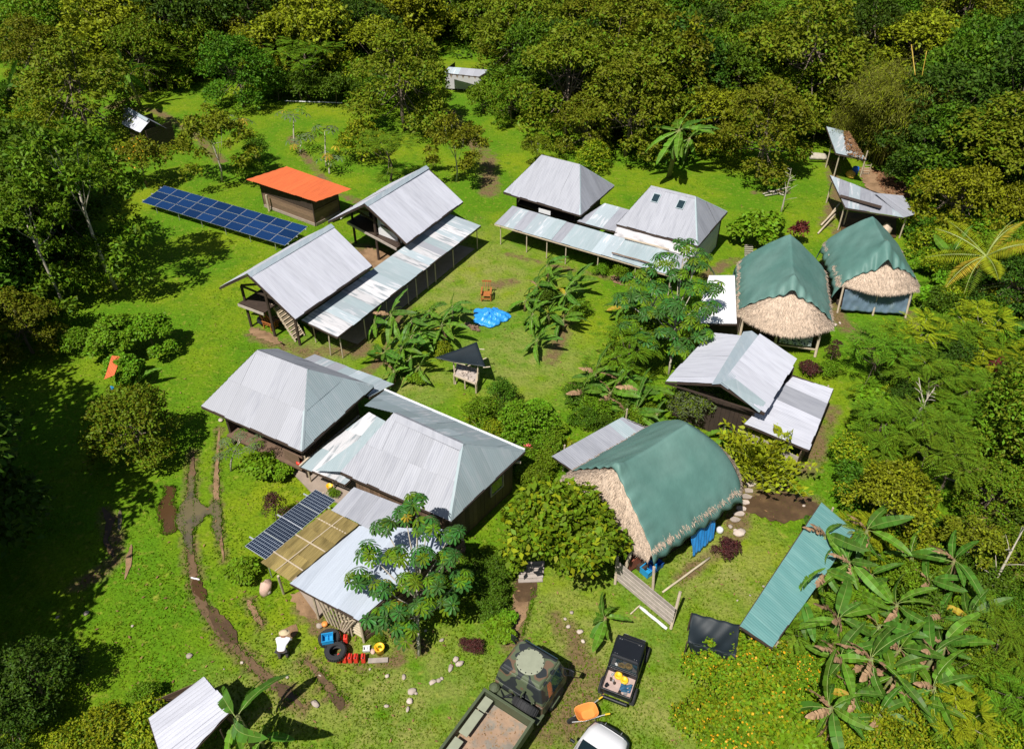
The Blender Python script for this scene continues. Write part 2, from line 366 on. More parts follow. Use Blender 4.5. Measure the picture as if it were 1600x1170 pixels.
def ribbon(name, pxs, widths, mat, z=.012, seed=0):
    r = random.Random(seed); P = [G(*p) for p in pxs]; pts = []
    for a, b in zip(P[:-1], P[1:]):
        n = max(2, int((b-a).length/.22)); pts += [a.lerp(b, i/n) for i in range(n)]
    pts.append(P[-1]); m = MB(); vs = []; n = len(pts)
    for i, p in enumerate(pts):
        d = (pts[min(i+1, n-1)]-pts[max(i-1, 0)]).normalized(); s = Vector((-d.y, d.x, 0)); t = i/(n-1)
        w = np.interp(t, [k/(len(widths)-1) for k in range(len(widths))], widths)*math.sin(PI*min(1, .12+t*6, .12+(1-t)*6)/2)
        a = w*.5*(1+r.uniform(-.3, .3)); b = w*.5*(1+r.uniform(-.3, .3))
        vs += [p-s*a+ZZ*z, p-s*(a-b)*.3+ZZ*(z+.001), p+s*b+ZZ*z]
    m.add(vs, [(i*3+k, i*3+k+1, i*3+k+4, i*3+k+3) for i in range(n-1) for k in (0, 1)])
    return tag(m.build(name, mat), kind='structure')
def blob(name, pxs, mat, z=.016, jit=.06, seed=1):
    r = random.Random(seed); P = [G(*p) for p in pxs]; pts = []; n = len(P)
    for i in range(n):
        a, b, c0, d0 = P[i-1], P[i], P[(i+1) % n], P[(i+2) % n]
        k = max(2, int((c0-b).length/.18))
        for j in range(k):
            t = j/k; q = .5*((2*b)+(c0-a)*t+(2*a-5*b+4*c0-d0)*t*t+(3*b-a-3*c0+d0)*t**3)
            pts.append(q+Vector((r.uniform(-jit, jit), r.uniform(-jit, jit), 0)))
    m = MB(); m.add([(p.x, p.y, z) for p in pts], [tuple(range(len(pts)))]); return tag(m.build(name, mat), kind='structure')
TRK = M('track mud', (.15, .09, .045), .8, 0, .3, 2, col2=(.09, .055, .025), bump=.5, bs=10)
ribbon('dirt_track', TRACK1, [.2, .35, .4, .3, .24, .42, .36, .28, .26, .5, .5], TRK, seed=1)
ribbon('dirt_track', TRACK2, [.12, .16, .26, .2, .14], DIRT, seed=2)
ribbon('dirt_track', TRACK3, [.2, .3, .2], DIRT, seed=3)
ribbon('dirt_track', TRACK4, [.12, .32, .4], TRK, seed=4)
ribbon('dirt_path', TRACK5, [.9, .7, .4], DIRT, seed=5)
def zp(pts, ox, oy, s): return [(ox+x/s, oy+y/s) for x, y in pts]
blob('puddle', zp([(150, 110), (200, 115), (258, 118), (248, 200), (240, 280), (280, 330), (262, 420), (262, 520), (180, 560), (130, 545), (150, 480), (100, 400), (100, 300), (130, 240), (170, 190)], 230, 740, 5.85), PUDDLE_B, .022)
blob('puddle', zp([(395, 20), (430, 40), (430, 190), (500, 270), (560, 310), (620, 240), (670, 300), (675, 400), (680, 560), (640, 620), (620, 540), (590, 480), (600, 390), (540, 380), (480, 450), (420, 500), (415, 620), (410, 740), (360, 680), (330, 560), (270, 450), (290, 320), (360, 230), (380, 120)], 230, 740, 5.85), PUDDLE, .027)
blob('puddle', [(308, 900), (318, 915), (324, 930), (318, 938), (306, 928), (300, 912)], PUDDLE_B, .022)
blob('mud_patch', [(325, 945), (345, 958), (368, 985), (372, 1004), (352, 1000), (330, 975)], MUD, .02)
blob('mud_patch', [(432, 1068), (448, 1070), (462, 1085), (452, 1098), (436, 1086)], MUD, .02)
blob('mud_patch', [(515, 1082), (532, 1086), (540, 1100), (530, 1108), (518, 1096)], MUD, .02)
blob('dirt_patch', [(455, 930), (480, 925), (505, 945), (498, 965), (470, 958)], DIRT, .014, .1)
blob('dirt_patch', [(440, 985), (462, 975), (465, 985), (450, 1003), (436, 1002)], DIRT, .014, .04)
blob('dirt_patch', [(395, 512), (420, 520), (445, 538), (420, 535), (390, 520)], DIRT, .014, .15)
blob('dirt_patch', [(575, 388), (610, 398), (640, 412), (600, 425), (560, 405)], DIRT, .014, .15)
blob('dirt_patch', [(1160, 785), (1200, 768), (1260, 775), (1275, 800), (1230, 815), (1180, 805)], MUD, .014, .15)
blob('dirt_patch', [(808, 905), (835, 905), (838, 930), (822, 940), (805, 935)], MUD, .02, .05)
blob('dirt_patch', [(1345, 262), (1385, 272), (1420, 295), (1400, 310), (1360, 300)], DIRT, .014, .2)
blob('dirt_patch', [(955, 432), (985, 425), (1000, 440), (970, 446)], DIRT, .014, .1)
ribbon('dirt_track', [(160, 792), (172, 815), (165, 845), (178, 870)], [.15, .4, .2, .3], MUD, seed=6)
ribbon('dirt_track', [(188, 795), (186, 830)], [.12, .25, .12], PUDDLE, seed=7)
ribbon('dirt_track', [(205, 850), (200, 885), (195, 905)], [.12, .3, .12], DIRT, seed=8)

# grass tufts
BARE = [[G(*p) for p in zp([(90, 100), (690, 60), (690, 620), (430, 760), (330, 700), (120, 560)], 230, 740, 5.85)], [G(*p) for p in ((455, 930), (480, 925), (505, 945), (498, 965), (470, 958))]]
def tufts():
    r = np.random.default_rng(3); n = 80000
    px = r.uniform(-20, 1620, n*2); py = r.uniform(120, 1185, n*2)
    w = np.clip((py+352)/1500, .2, 1)**1.3; keep = r.random(n*2) < w; px, py = px[keep], py[keep]
    x = (px-800)/FPX; v = -(py-585)/FPX; dz = -sD+v*cD; t = -CH/dz; X, Y = x*t, (cD+v*sD)*t
    d = np.minimum(np.minimum(seg_dist(X, Y, [G(*p) for p in TRACK1]), seg_dist(X, Y, [G(*p) for p in TRACK2])), np.minimum(seg_dist(X, Y, [G(*p) for p in TRACK4]), seg_dist(X, Y, [G(*p) for p in TRACK5])))
    k = d > .12; X, Y = X[k], Y[k]
    k = np.array([not any(inpoly(a, b, q) for q in BARE) for a, b in zip(X, Y)]); X, Y = X[k], Y[k]; n = len(X)
    h = r.uniform(.02, .055, n)*(1+.6*np.sin(X*.5)*np.cos(Y*.4)); a = r.uniform(0, 2*PI, n); l = r.uniform(.02, .09, n); b = r.uniform(0, 2*PI, n); wd = r.uniform(.025, .06, n)
    P = np.zeros((n, 3, 3)); P[:, 0] = np.stack([X-np.cos(a)*wd, Y-np.sin(a)*wd, np.full(n, -.03)], 1); P[:, 1] = np.stack([X+np.cos(a)*wd, Y+np.sin(a)*wd, np.full(n, -.03)], 1)
    P[:, 2] = np.stack([X+np.cos(b)*l, Y+np.sin(b)*l, h], 1)
    me = np_mesh('grass_tufts', P.reshape(-1, 3), 3, [leafmat('grass blades', (.14, .24, .006), isl=.25, hue=.04, transl=.35)])
    tag(link('grass_tufts', me), 'short green grass blades growing all over the meadow between the huts', 'grass', kind='stuff')
def edge_tufts():
    r = np.random.default_rng(9); out = []
    LN = [(TRACK1, .27, 420), (TRACK2, .19, 170), (TRACK3, .2, 50), (TRACK4, .27, 110), (TRACK5, .48, 200)]+[(zp(q+q[:1], 230, 740, 5.85), 0, 260) for q in ([(150, 110), (200, 115), (258, 118), (248, 200), (240, 280), (280, 330), (262, 420), (262, 520), (180, 560), (130, 545), (150, 480), (100, 400), (100, 300), (130, 240), (170, 190)], [(430, 40), (430, 190), (500, 270), (560, 310), (620, 240), (670, 300), (675, 400), (680, 560), (640, 620), (620, 540), (590, 480), (600, 390), (540, 380), (480, 450), (420, 500), (415, 620), (410, 740), (360, 680), (330, 560), (270, 450), (290, 320), (360, 230), (380, 120)])]
    for pts, off, n in LN:
        W = [G(*p) for p in pts]; L = np.cumsum([0]+[(b-a).length for a, b in zip(W[:-1], W[1:])]); t = r.random(n)*L[-1]
        a = r.choice([0., PI], n)+r.normal(0, .35, n); X = np.interp(t, L, [w.x for w in W]); Y = np.interp(t, L, [w.y for w in W]); q = off+r.normal(0, .04, n) if off else np.abs(r.normal(0, .07, n)); out.append(np.stack([X+np.cos(a)*q, Y+np.sin(a)*q], 1))
    Q = np.concatenate(out); n = len(Q)*3; Q = np.repeat(Q, 3, 0)+r.normal(0, .03, (n, 2)); a = r.uniform(0, 2*PI, n); P = np.zeros((n, 3, 3)); w = r.uniform(.015, .04, n)
    P[:, 0, 0], P[:, 0, 1] = Q[:, 0]-np.cos(a)*w, Q[:, 1]-np.sin(a)*w; P[:, 1, 0], P[:, 1, 1] = Q[:, 0]+np.cos(a)*w, Q[:, 1]+np.sin(a)*w; P[:, 2, :2] = Q+r.normal(0, .06, (n, 2)); P[:, 2, 2] = r.uniform(.06, .16, n); P[:, :2, 2] = -.02
    tag(link('verge_grass', np_mesh('verge_grass', P.reshape(-1, 3), 3, [leafmat('verge grass blades', (.12, .20, .008), isl=.35, hue=.04)])), 'longer grass tufts overhanging the muddy tracks and puddles', 'grass', kind='stuff')
def np_mesh(name, verts, k, mats, smooth=False, mi=None):
    """faces of k vertices each, none shared"""
    n = len(verts)//k; me = bpy.data.meshes.new(name)
    me.vertices.add(n*k); me.vertices.foreach_set('co', np.ascontiguousarray(verts, dtype=np.float32).ravel())
    me.loops.add(n*k); me.loops.foreach_set('vertex_index', np.arange(n*k, dtype=np.int32))
    me.polygons.add(n); me.polygons.foreach_set('loop_start', np.arange(n, dtype=np.int32)*k)
    for m in mats: me.materials.append(m)
    if mi is not None: me.polygons.foreach_set('material_index', mi.astype(np.int32))
    me.update(calc_edges=True); return me
tufts(); edge_tufts()

# ---------------------------------------------------------------- roofs and walls
def roof_plane(root, pts, mat, w=.8, rows=1, name='roof_sheet', pitch=.12, amp=.006, seed=0, ragged=.055, mats=None, flip=1):
    r = random.Random(seed*31+len(pts)); p0, p1 = Vector(pts[0]), Vector(pts[1]); u = (p1-p0).normalized()
    n = u.cross(Vector(pts[-1])-p0).normalized()
    if n.z < 0: n = -n
    v = n.cross(u)
    if v.z < 0 and abs(v.z) > .02: v = -v
    if (Vector(pts[-1])-p0).dot(v) < 0: v = -v
    Q = [((Vector(p)-p0).dot(u), (Vector(p)-p0).dot(v)) for p in pts]
    u0, u1 = min(q[0] for q in Q), max(q[0] for q in Q); V1 = max(q[1] for q in Q)
    def span(x):
        x = min(max(x, u0+1e-4), u1-1e-4); hit = []
        for a, b in zip(Q, Q[1:]+Q[:1]):
            if (a[0]-x)*(b[0]-x) <= 0 and abs(a[0]-b[0]) > 1e-6: hit.append(a[1]+(b[1]-a[1])*(x-a[0])/(b[0]-a[0]))
        return (min(hit), max(hit)) if hit else (0, 0)
    ns = max(1, round((u1-u0)/w)); w = (u1-u0)/ns; sh = V1/rows
    base = Matrix((( u.x, v.x, n.x, 0), (u.y, v.y, n.y, 0), (u.z, v.z, n.z, 0), (0, 0, 0, 1)))
    for i in range(ns):
        for k in range(rows):
            a, b = u0+i*w-.02, u0+(i+1)*w+.02; m = max(4, round((b-a)/pitch*4)); vs = []; fs = []; ok = False
            lo_e = r.uniform(-ragged, ragged*.4) if k == 0 else -.1
            for j in range(m+1):
                x = a+(b-a)*j/m; lo, hi = span(x); l = max(lo, k*sh) if k else lo; h = min(hi, (k+1)*sh)
                if h-l > .05: ok = True
                ex = lo_e
                if h < l: l = h; ex = 0
                zz = amp*math.sin(2*PI*x/pitch)+.006*(i % 2)+.018*k+.004*((i+k) % 3)
                vs += [(x-a, l+ex-(k*sh), zz), (x-a, h-(k*sh), zz)]
            if not ok: continue
            fs = [(2*j, 2*j+2, 2*j+3, 2*j+1) for j in range(m)]
            me = bpy.data.meshes.new(name); me.from_pydata(vs, [], fs); me.materials.append(r.choice(mats) if mats else mat)
            me.polygons.foreach_set('use_smooth', [True]*len(fs))
            link(name, me, root, mw=Matrix.Translation(p0+u*a+v*k*sh+n*(.02+r.uniform(0, .006)))@base@Matrix.Rotation(r.uniform(-.005, .005), 4, 'Z')@Matrix.Rotation(r.uniform(-.003, .003), 4, 'X'))
def cap(root, a, b, down1, down2, w=.32, mat=None, name='ridge_cap'):
    """folded strip along a ridge; down1/down2 are points on the two slopes"""
    a, b = Vector(a), Vector(b); d = (b-a).normalized(); m = MB()
    up = ZZ*.055
    for dn in (down1, down2):
        s = Vector(dn)-a; s = (s-d*s.dot(d)).normalized()*w
        m.quad(a+up, b+up, b+s+up, a+s+up)
    return solid(m.build(name, mat or RIDGE, root, True), .008)
def frame(root, pts, r=.06, drop=.1, mat=None, name='roof_beam'):
    for a, b in zip(pts, pts[1:]+pts[:1]):
        m = MB(); m.beam(Vector(a)-ZZ*drop, Vector(b)-ZZ*drop, r*1.6, r*2); m.build(name, mat or WOOD_D, root, True)
def post(root, x, y, z0, z1, w=.13, mat=None, name='post', lean=0):
    m = MB(); m.tube([(x, y, z0), (x+lean, y, z1)], w*.5, 7); return m.build(name, mat or WOOD_D, root, True)
def boards(root, a, b, z0, z1, bw=.18, vert=False, mat=None, gap=.012, th=.03, name='wall_boards', seed=0):
    r = random.Random(seed); a, b = Vector((a[0], a[1], 0)), Vector((b[0], b[1], 0)); d = (b-a); L = d.length; d.normalize(); s = Vector((-d.y, d.x, 0)); m = MB()
    if vert:
        k = max(1, round(L/bw)); w = L/k
        for i in range(k):
            h = z1+r.uniform(-.03, .03); o = r.uniform(-.008, .008); m.box(a+d*(i+.5)*w+s*o+ZZ*(z0+h)/2, (w-gap, th, h-z0), ax=(d, s, ZZ))
    else:
        k = max(1, round((z1-z0)/bw)); w = (z1-z0)/k
        for i in range(k):
            o = r.uniform(-.01, .01); m.box((a+b)/2+s*o+ZZ*(z0+(i+.5)*w), (L, th, w-gap), ax=(d, s, ZZ))
    return tag(m.build(name, mat or WOOD_M, root, True), kind='stuff')
def slab(root, pts, z, th, mat, name='floor_slab'):
    m = MB(); m.hexa([(p[0], p[1], z-th) for p in pts], [(p[0], p[1], z) for p in pts]); return m.build(name, mat, root, True)
def inset(pts, d):
    c = sum((Vector(p) for p in pts), Vector())/len(pts); out = []
    for p in pts:
        q = Vector(p)-c; q.z = 0; L = q.length; out.append(Vector(p)-q/L*d*1.414)
    return out
def fabric(root, pts, mat, n=14, sag=.08, seed=0, name='fabric_wall', wr=.03, th=.006):
    a, b, c, d = [Vector(p) for p in pts]; r = random.Random(seed); nn = (b-a).cross(d-a).normalized(); ph = [r.uniform(0, 6) for _ in range(4)]
    def f(i, j):
        p = (a.lerp(b, i)).lerp(d.lerp(c, i), j)
        return p+nn*(wr*math.sin(i*23+ph[0]+2*math.sin(j*4))+wr*.6*math.sin(i*51+j*9+ph[1]))*(.3+j)+Vector((0, 0, -sag*4*i*(1-i)*j))
    m = MB(); m.grid(f, n*3, n); return solid(m.build(name, mat, root, True, True), th)

# building A and B : gabled stilt houses
def stilt_house(label, N0, N1, R0, R1, F0, zn, zr, zf, posts, seed, deck=2.1, white=False):
    n0, n1, r0, r1, f0 = G(*N0, zn), G(*N1, zn), G(*R0, zr), G(*R1, zr), G(*F0, zf)
    f1 = f0+(r1-r0); L = (r1-r0).length; root = thing('stilt_house', label, 'house', ((n0+f1)/2).xy.to_3d(), group='gabled stilt houses left of the courtyard')
    roof_plane(root, [n0, n1, r1, r0], ZINC_A, .8, 1, seed=seed); roof_plane(root, [f1, f0, r0, r1], ZINC_A, .8, 1, seed=seed+1)
    cap(root, r0-V*.03, r1+V*.03, n0, f0, .34)
    frame(root, [n0, n1, r1, r0]); frame(root, [f0, f1, r1, r0])
    P = [G(*p) for p in posts]; P3 = [P[0], P[1], P[2]]; dep = L-1.5
    for k in range(3):
        for i, p in enumerate(P3):
            q = p+V*dep*k/2; h = (zn+.15, (zr-.35), zn+.1)[(0, 1, 2)[i]] if i != 1 else zr-.5
            post(root, q.x, q.y, 0, h, .2)
    a, b, c, d = P[0]-U*.15-V*.5, P[2]+U*.1-V*.5, P[2]+U*.1+V*(dep+.2), P[0]-U*.15+V*(dep+.2)
    mp_ = a.lerp(b, .5); mb_ = d.lerp(c, .5)
    slab(root, [a, mp_, mb_, d], deck, .07, WOOD_D, 'deck')
    fo = V*(1.45 if not white else .02); slab(root, [mp_+fo+U*.003, b+fo, c, mb_+U*.003], deck, .07, WOOD_D, 'deck'); b = b if white else mp_
    m = MB(); m.beam(a+ZZ*(deck-.1), b+ZZ*(deck-.1), .07, .2); m.build('deck_beam', WOOD_G, root, True)
    m = MB(); m.beam(P[0]+ZZ*(zn+.2), P[1]+ZZ*(zr-1.2), .07, .14); m.build('roof_beam', WOOD_D, root, True)
    m = MB(); m.beam(P[0]+ZZ*(zn+.15), P[2]+ZZ*(zn-.05), .07, .14); m.build('roof_beam', WOOD_D, root, True)
    w0, w1 = P[0]+V*1.6, P[2]+V*1.6
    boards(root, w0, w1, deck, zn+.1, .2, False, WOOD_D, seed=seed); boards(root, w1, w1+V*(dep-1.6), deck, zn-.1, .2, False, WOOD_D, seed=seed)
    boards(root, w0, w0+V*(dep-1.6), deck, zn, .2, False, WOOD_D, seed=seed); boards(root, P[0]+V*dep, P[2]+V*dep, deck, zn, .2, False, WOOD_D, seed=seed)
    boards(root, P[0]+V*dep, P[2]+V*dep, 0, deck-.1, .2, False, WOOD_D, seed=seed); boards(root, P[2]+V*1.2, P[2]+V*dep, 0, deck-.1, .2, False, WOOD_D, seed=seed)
    return root, P, dep
A, PA, depA = stilt_house('stilt house with outdoor stairs under its open gable, nearest the camera on the left', (461, 498), (581, 415), (387, 428), (517, 351), (343, 449), 3.1, 5.3, 3.2, [(393, 510), (430, 525), (469, 539)], 3)
B, PB, depB = stilt_house('stilt house with a white panel in its open gable, beside the orange roofed hut', (635, 380), (722.7, 315), (570, 318.6), (665.7, 259.8), (513, 346), 3.0, 5.3, 2.95, [(556, 380), (592, 406), (628, 421)], 5, white=True)
# gable panel of B
m = MB(); a = PB[1]+V*.25+U*.1; b = PB[2]+V*.25
m.hexa([a+ZZ*2.15, b+ZZ*2.15, b+ZZ*2.6+U*.0, a+ZZ*4.2], [a+ZZ*2.15+V*.04, b+ZZ*2.15+V*.04, b+ZZ*2.6+V*.04, a+ZZ*4.2+V*.04]); m.build('gable_panel', WHITE, B, True)
m = MB(); a = PB[0]+V*.5+U*.5; m.box(a+U*.4+ZZ*2.9, (.9, .04, 1.1), math.radians(-30.5)); m.build('window_panel', PALEGR, B, True)
# stairs of A
s0, s1 = G(424, 475, 2.1), G(462, 534, 0); wd = V*.85
for o in (Vector(), wd):
    m = MB(); m.beam(s0+o, s1+o, .05, .16); m.build('stair_stringer', WOOD_P, A, True)
for i in range(10):
    p = s0.lerp(s1, (i+.6)/10.5); m = MB(); m.beam(p-V*.02, p+wd*1.02, .24, .045, U); m.box(p+wd*.5, (.27, .9, .04), math.radians(-30.5)); m.build('stair_tread', WOOD_P, A, True)

def lean_to(name, label, cat, pts, mat, posts=(), w=.8, seed=0, mats=None, pr=.05, pm=None, group=None, rows=1):
    pts = [Vector(p) for p in pts]; c = sum(pts, Vector())/len(pts); root = thing(name, label, cat, (c.x, c.y, 0), group=group)
    roof_plane(root, pts, mat, w, rows, seed=seed, mats=mats); frame(root, pts, .04, .08, pm or WOOD_D)
    for x, y, z in posts: post(root, x, y, 0, z, pr*2, pm or WOOD_P)
    return root
e0, e1 = G(527, 527, 1.9), G(751, 353, 1.9)
wk = [e0.lerp(e1, t)-U*.15 for t in (.02, .16, .3, .44, .5, .58, .64, .78, .98)]
up0, up1 = G(471, 500, 2.3), G(703, 335, 2.3)
AW = lean_to('covered_walkway', 'long covered walkway of patchy weathered metal sheets along the two stilt houses', 'walkway roof', [e0, e1, up1, up0], ZINC_W,
             [(p.x, p.y, 1.88) for p in wk]+[((up0.lerp(up1, t)).x, (up0.lerp(up1, t)).y, 2.25) for t in (.05, .35, .65, .95)], .8, 11, mats=[ZINC_W, ZINC_W, ZINC_B, ZINC_R, ZINC_T], pr=.04)
m = MB(); g = G(517, 555); m.tube([(g.x, g.y, 0), (G(513, 518, 1.95))], .045); m.build('post', WOOD_P, AW, True)
slab(AW, [e0-U*.3+V*2, e1-U*.3-V*.5, up1+U*.2-V*.5, up0+U*.2+V*2], .035, .03, CONC)

def hip_roof(root, NL, NR, FR, RL, RR, zn, zr, mat, rows=1, w=.8, seed=0, mats=None, mats2=None, wall=None, inset_d=.6, left=True, wall_mat=None, z0=0, near=True):
    nl, nr, fr, rl, rr = G(*NL, zn), G(*NR, zn), G(*FR, zn), G(*RL, zr), G(*RR, zr); fl = nl+(fr-nr)
    roof_plane(root, [nl, nr, rr, rl], mat, w, rows, seed=seed, mats=mats); roof_plane(root, [nr, fr, rr], mat, w, rows, seed=seed+1, mats=mats2 or mats)
    roof_plane(root, [fr, fl, rl, rr], mat, w, rows, seed=seed+2, mats=mats); roof_plane(root, [fl, nl, rl], mat, w, rows, seed=seed+3, mats=mats)
    cap(root, rl, rr, nl, fl, .22, mat=ZINC)
    for a, b, s1_, s2_ in ((nr, rr, nl, fr), (fr, rr, nr, fl)): cap(root, a, b, s1_, s2_, .1, mat=ZINC_T, name='hip_cap')
    frame(root, [nl, nr, fr, fl]); q = inset([nl, nr, fr, fl], inset_d)
    if wall:
        for i in range(4):
            if i == 0 and not near: continue
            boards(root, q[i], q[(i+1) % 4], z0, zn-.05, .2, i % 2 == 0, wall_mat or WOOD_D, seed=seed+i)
    for p in q: post(root, p.x, p.y, 0, zn, .16)
    return nl, nr, fr, fl, q
c0 = G(870, 300, 4)
C1 = thing('hip_roof_house', 'square house with a plain light grey hipped roof behind the long awning', 'house', (c0.x, c0.y, 0))
q1 = hip_roof(C1, (787, 300), (907, 336), (959, 290), (846, 243), (906, 258), 3.0, 5.6, ZINC, seed=21, wall=True, inset_d=.8, near=False)
boards(C1, q1[4][0]+V*1.2, q1[4][1]+V*1.2, 0, 2.95, .2, True, WOOD_D, seed=9)
slab(C1, [q1[4][0], q1[4][1], q1[4][1]+V*1.2, q1[4][0]+V*1.2], 1.9, .08, WOOD_D, 'deck')
m = MB(); g = G(851, 331, 2.3); m.box(g, (1.1, .04, .35), math.radians(-33)); m.build('white_board', WHITE, C1, True)
m = MB(); m.beam(q1[4][0].xy.to_3d()+ZZ*1.9, q1[4][0].xy.to_3d()+U*.5+ZZ*2.9, .06); m.build('brace', WOOD_P, C1, True)
c0 = G(1050, 350, 3)
C2 = thing('hip_roof_house', 'white walled house with two skylights in its light hipped roof', 'house', (c0.x, c0.y, 0))
q2 = hip_roof(C2, (964, 350), (1090, 384), (1136, 331), (1017, 291), (1087, 308), 3.0, 5.2, ZINC, seed=31, wall=True, inset_d=.3, wall_mat=TARP_W)
fabric(C2, [q2[0]-V*-.1+ZZ*-.1, q2[1]+V*.1-ZZ*.1, q2[1]-V*.45-ZZ*.75, q2[0]-V*.45-ZZ*.75], TARP_W, seed=4, wr=.05)
nn = (q2[1]-q2[0]).cross(G(1087, 308, 5.2)-q2[0]).normalized(); nn = nn if nn.z > 0 else -nn
for px, py in ((1025, 310.5), (1064, 320.5)):
    g = ray_plane(px, py, q2[0], nn); u = (q2[1]-q2[0]).normalized(); v = nn.cross(u)
    m = MB(); m.box(g+nn*.08, (.5, .66, .03), ax=(u, v, nn)); sk = m.build('skylight', GLASS, C2, True)
    m = MB()
    for s in (-1, 1): m.box(g+nn*.085+u*.27*s, (.05, .74, .05), ax=(u, v, nn)); m.box(g+nn*.085+v*.35*s, (.49, .05, .05), ax=(u, v, nn))
    link('skylight_frame', m.mesh('skylight_frame', ZINC_T), sk).matrix_basis = Matrix()
a0, a1, b1, b0 = G(773, 350, 1.75), G(1035, 427, 1.75), G(1077, 402, 2.3), G(801, 322, 2.3)
a1 = a1+U*.9
lp = [a0.lerp(a1, t)+V*.15 for t in (.03, .19, .31, .42, .6, .8, .98)]
CA = lean_to('long_awning', 'long blue grey awning on thin pale posts in front of the two hip roofed houses', 'awning', [a0, a1, b1, b0], ZINC_B,
             [(p.x, p.y, 1.72) for p in lp], .85, 41, mats=[ZINC_B, ZINC_T, ZINC_B, ZINC_T, ZINC], pr=.045, pm=WOOD_P)
boards(CA, b0+V*.1-U*-.3, b1+V*.1-U*.3, 0, 2.1, .2, True, WOOD_D, seed=3)
CB = lean_to('link_roof', 'small flat metal roof bridging the gap between the two hip roofed houses', 'roof', [G(902, 346, 2.45), G(968, 364, 2.45), G(990, 330, 2.9), G(945, 318, 2.9)], ZINC_B,
             [(q1[4][1].x+1, q1[4][1].y, 2.4)], .8, 45, mats=[ZINC, ZINC_B])
def pole(p, q, r, label, name='pole', mat=BAMB, cat='pole', group=None):
    m = MB(); p, q = Vector(p), Vector(q); n = 6; m.tube([p.lerp(q, i/n)+Vector((0, 0, .01*math.sin(i*2))) for i in range(n+1)], [r*(1+.12*(i % 2)) for i in range(n+1)], 7); o = m.build(name, mat, smooth=True); return tag(o, label, cat, group)
pole(G(956, 395, 2.05), G(1015, 411, 2.05), .05, 'dark crooked pole lying on the sheets of the long awning', mat=WOOD_M)
pole(G(976, 372, 2.42), G(1045, 390, 2.42), .06, 'pale beam resting along the white fabric wall above the long awning', mat=WOOD_P)

c0 = G(450, 640, 0)
D = thing('hip_roof_house', 'house with a bright patched hipped roof beside the wheel track puddles', 'house', (c0.x, c0.y, 0))
q3 = hip_roof(D, (315, 634), (472, 704), (583, 603), (402, 548), (481, 578), 3.0, 5.4, ZINC_R, rows=2, w=.85, seed=51, mats=[ZINC_R, ZINC, ZINC_R], mats2=[ZINC_T], wall=True, inset_d=.75, near=False)  # right hip gets the darker tone as painted-in sky reflection
slab(D, [q3[4][0]-V*.3, q3[4][1]-V*.3, q3[4][2], q3[4][3]], .9, .1, WOOD_M, 'deck')
boards(D, q3[4][0]+V*1, q3[4][1]+V*1, .9, 2.95, .2, True, WOOD_D, seed=9)
m = MB(); m.beam(q3[4][1].xy.to_3d()-V*.3+ZZ*1.7+U*.4, q3[4][1].xy.to_3d()+V*4+ZZ*1.7+U*.5, .08, .08); m.build('handrail', WOOD_G, D, True)
boards(D, q3[4][1]-U*1.1-V*.3, q3[4][1]-V*.3, 1.2, 1.9, .35, False, WOOD_M, name='porch_board', seed=2)
lf = G(615, 600, 2.1); le = G(491, 554, 2.1)
lean_to('rear_lean_to', 'low pale lean-to roof behind the patched hipped roof', 'lean-to', [lf, le, le-V*2.1+ZZ*.5, lf-V*2.1+ZZ*.5], ZINC_B, [(lf.x-.3, lf.y-.3, 2.1), (le.x+.3, le.y-.3, 2.1)], .85, 55, mats=[ZINC_B, ZINC_R, ZINC_T])
d0 = G(468, 728, 2.1); D2 = lean_to('breezeway_roof', 'flat streaked metal roof between the two hipped houses at lower left', 'roof', [d0, G(540, 757, 2.15), G(625, 672, 2.45), G(577, 645, 2.45)], ZINC_T,
             [(G(486, 755).x, G(486, 755).y, 2.05), (G(523, 765).x, G(523, 765).y, 2.1)], .85, 57, rows=3, mats=[ZINC_T, ZINC_W, ZINC_B])
m = MB(); m.beam(G(468, 728, 2.2), G(484, 713, 2.25), .1, .06); m.build('edge_board', WOOD_P, D2, True)
slab(D2, [G(440, 722), G(486, 770), G(560, 800), G(560, 735)], .12, .1, CONC)
c0 = G(680, 740, 0)
E_ = thing('hip_roof_house', 'large boarded house whose hipped roof is joined to the solar lean-to', 'house', (c0.x, c0.y, 0))
zn, zr = 2.8, 5.0
nl, nr, fr, rl, rr = G(532, 737, zn), G(704, 813, zn), G(820, 704, zn), G(615, 646, zr), G(724, 695, zr)
fle = G(601, 610, zn); npl = (rr-rl).cross(fle-rl).normalized(); mid = ray_plane(569, 634, rl, npl)
roof_plane(E_, [nl, nr, rr, rl], ZINC, .8, 2, seed=61, mats=[ZINC, ZINC, ZINC_R]); roof_plane(E_, [nr, fr, rr], ZINC_T, .8, 1, seed=62)  # right hip coloured darker in place of its dimmer reflection
roof_plane(E_, [fr, fle, mid, rl, rr], ZINC_T, .85, 2, seed=63, mats=[ZINC_T, ZINC_B]); roof_plane(E_, [G(492, 736, 2.35), nl, rl, G(596, 662, 3.6)], ZINC_T, .8, 1, seed=64)
cap(E_, rl, rr, nl, fle, .35, mat=ZINC); cap(E_, nr, rr, nl, fr, .13, mat=ZINC_T, name='hip_cap'); cap(E_, fr, rr, nr, fle, .1, mat=ZINC_T, name='hip_cap')
m = MB(); m.beam(fle+ZZ*.06, fr+ZZ*.06, .1, .1); m.build('gutter', WHITE, E_, True)
frame(E_, [nl, nr, fr]); qe = inset([nl, nr, fr, nl+(fr-nr)], .45)
boards(E_, qe[1], qe[2], 0, 2.75, .3, True, WOOD_M, seed=4); boards(E_, qe[0], qe[1], 0, 2.75, .22, True, WOOD_M, seed=5); boards(E_, qe[2], qe[3], 0, 2.75, .22, True, WOOD_M, seed=6)
